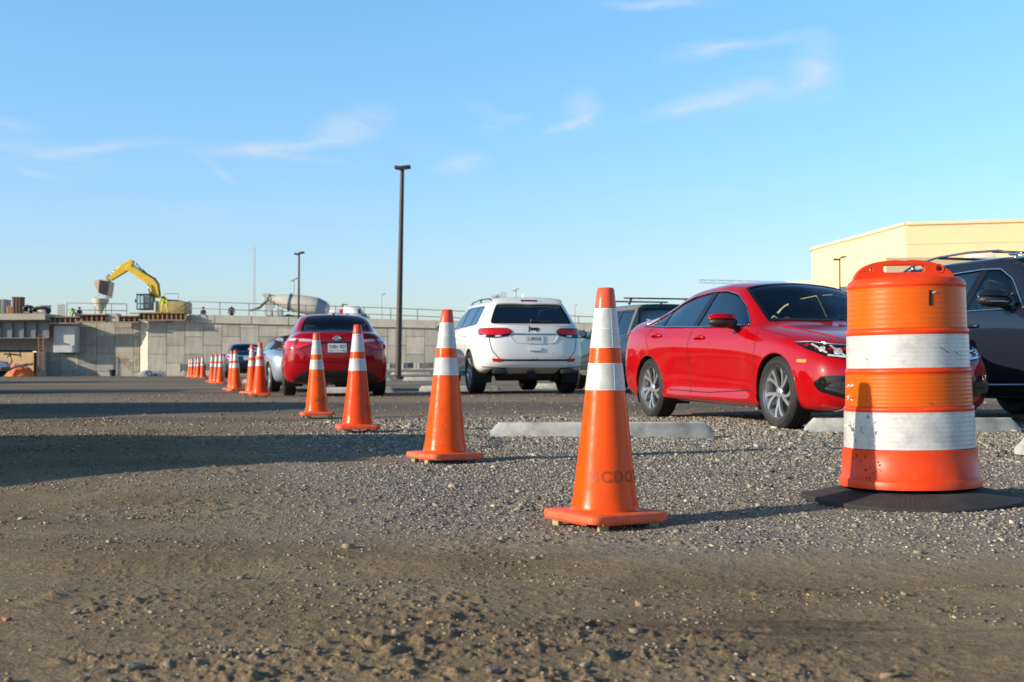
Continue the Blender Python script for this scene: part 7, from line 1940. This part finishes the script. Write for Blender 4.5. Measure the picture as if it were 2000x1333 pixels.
wa = n.new('ShaderNodeVectorMath'); wa.operation = 'ADD'; l.new(cb.outputs[0], wa.inputs[0]); l.new(ws_.outputs[0], wa.inputs[1])
mpn = n.new('ShaderNodeMapping'); mpn.inputs['Rotation'].default_value = (0, 0, R(-12)); mpn.inputs['Scale'].default_value = (9, 34, 1); l.new(wa.outputs[0], mpn.inputs[0])
st = n.new('ShaderNodeTexNoise'); st.inputs['Scale'].default_value = 1.6; st.inputs['Detail'].default_value = 9; st.inputs['Roughness'].default_value = .62; st.inputs['Distortion'].default_value = .6; l.new(mpn.outputs[0], st.inputs['Vector'])
stm = n.new('ShaderNodeMapRange'); stm.inputs['From Min'].default_value = .36; stm.inputs['From Max'].default_value = .70; l.new(st.outputs['Fac'], stm.inputs['Value'])
def blob(px, py, rx, ry, ang, k):
    a0 = math.atan((px - 1000) / F); e0 = math.atan((717 - py) / F * math.cos(a0))
    mp = n.new('ShaderNodeMapping'); mp.vector_type = 'TEXTURE'; mp.inputs['Location'].default_value = (a0, e0, 0); mp.inputs['Rotation'].default_value = (0, 0, R(ang)); mp.inputs['Scale'].default_value = (rx / F, ry / F, 1)
    l.new(wa.outputs[0], mp.inputs[0]); ln = n.new('ShaderNodeVectorMath'); ln.operation = 'LENGTH'; l.new(mp.outputs[0], ln.inputs[0])
    q = math_('SUBTRACT', 1.0, ln.outputs['Value']); q = math_('MAXIMUM', q, 0.0); q = math_('POWER', q, 1.2)
    return math_('MULTIPLY', q, k)
B = [(690, 240, 105, 48, 12, 1.0), (600, 272, 190, 16, 8, .8), (520, 285, 220, 22, 4, .5), (590, 306, 140, 12, -8, .4), (1140, 215, 48, 62, 20, .9), (1110, 240, 70, 14, 18, .8),
     (980, 240, 75, 20, 18, .7), (950, 215, 60, 25, -30, .35), (900, 322, 70, 24, 5, .85), (425, 328, 50, 14, -28, .7), (1350, 205, 170, 22, 10, .85), (1480, 175, 190, 60, 12, .6), (1600, 130, 70, 75, 20, .85),
     (1370, 95, 95, 26, 12, .85), (1500, 72, 120, 18, 3, .7), (60, 300, 170, 40, -6, .7), (200, 285, 180, 16, 8, .8), (30, 320, 110, 12, -14, .8), (20, 238, 70, 18, 0, .6), (1280, 2, 170, 16, 0, .6), (400, 410, 400, 30, 2, .18), (1500, 370, 500, 30, 3, .12)]
tot = None
for b in B:
    q = blob(*b); tot = q if tot is None else math_('ADD', tot, q)
cm = math_('MULTIPLY', tot, math_('ADD', stm.outputs[0], .10)); cm = math_('MINIMUM', math_('MULTIPLY', cm, .9), .6)
tint = n.new('ShaderNodeMix'); tint.data_type = 'RGBA'; tint.inputs['A'].default_value = (.72, .755, 1.0, 1); tint.inputs['B'].default_value = (.70, 1.08, 1.27, 1)
tf = n.new('ShaderNodeMapRange'); tf.inputs['From Min'].default_value = 0; tf.inputs['From Max'].default_value = .29; l.new(sp.outputs[2], tf.inputs['Value']); l.new(tf.outputs[0], tint.inputs['Factor'])
zen = n.new('ShaderNodeMapRange'); zen.interpolation_type = 'SMOOTHSTEP'; zen.inputs['From Min'].default_value = .27; zen.inputs['From Max'].default_value = .75; zen.inputs['To Min'].default_value = 1; zen.inputs['To Max'].default_value = .36; l.new(sp.outputs[2], zen.inputs['Value'])
hs = n.new('ShaderNodeMix'); hs.data_type = 'RGBA'; hs.blend_type = 'MULTIPLY'; hs.inputs['Factor'].default_value = 1; l.new(sky.outputs[0], hs.inputs['A']); zs_ = n.new('ShaderNodeVectorMath'); zs_.operation = 'SCALE'; l.new(tint.outputs['Result'], zs_.inputs[0]); l.new(zen.outputs[0], zs_.inputs['Scale']); l.new(zs_.outputs[0], hs.inputs['B'])
mxc = n.new('ShaderNodeMix'); mxc.data_type = 'RGBA'; l.new(cm, mxc.inputs['Factor']); l.new(hs.outputs['Result'], mxc.inputs['A']); mxc.inputs['B'].default_value = (3.65, 3.95, 4.25, 1)
l.new(mxc.outputs['Result'], bg.inputs['Color']); bg.inputs['Strength'].default_value = .15

cam = bpy.data.cameras.new('camera'); co = bpy.data.objects.new('camera', cam); COL.objects.link(co)
cam.sensor_width = 36; cam.lens = F / 2000 * 36; cam.clip_start = .05; cam.clip_end = 5000
co.location = (0, 0, CAMZ); co.rotation_euler = (math.pi / 2 + PITCH, 0, 0)
cam.dof.use_dof = True; cam.dof.focus_distance = 5.4; cam.dof.aperture_fstop = 7.1
scene.camera = co
scene.view_settings.view_transform = 'Standard'; scene.view_settings.look = 'None'; scene.view_settings.gamma = 1; scene.view_settings.exposure = .47
scene.cycles.max_bounces = 8; scene.cycles.transparent_max_bounces = 12; scene.cycles.use_denoising = True
for o in list(scene.objects):
    if o.type == 'EMPTY' and not o.children and 'category' in o: print('childless', o.name)
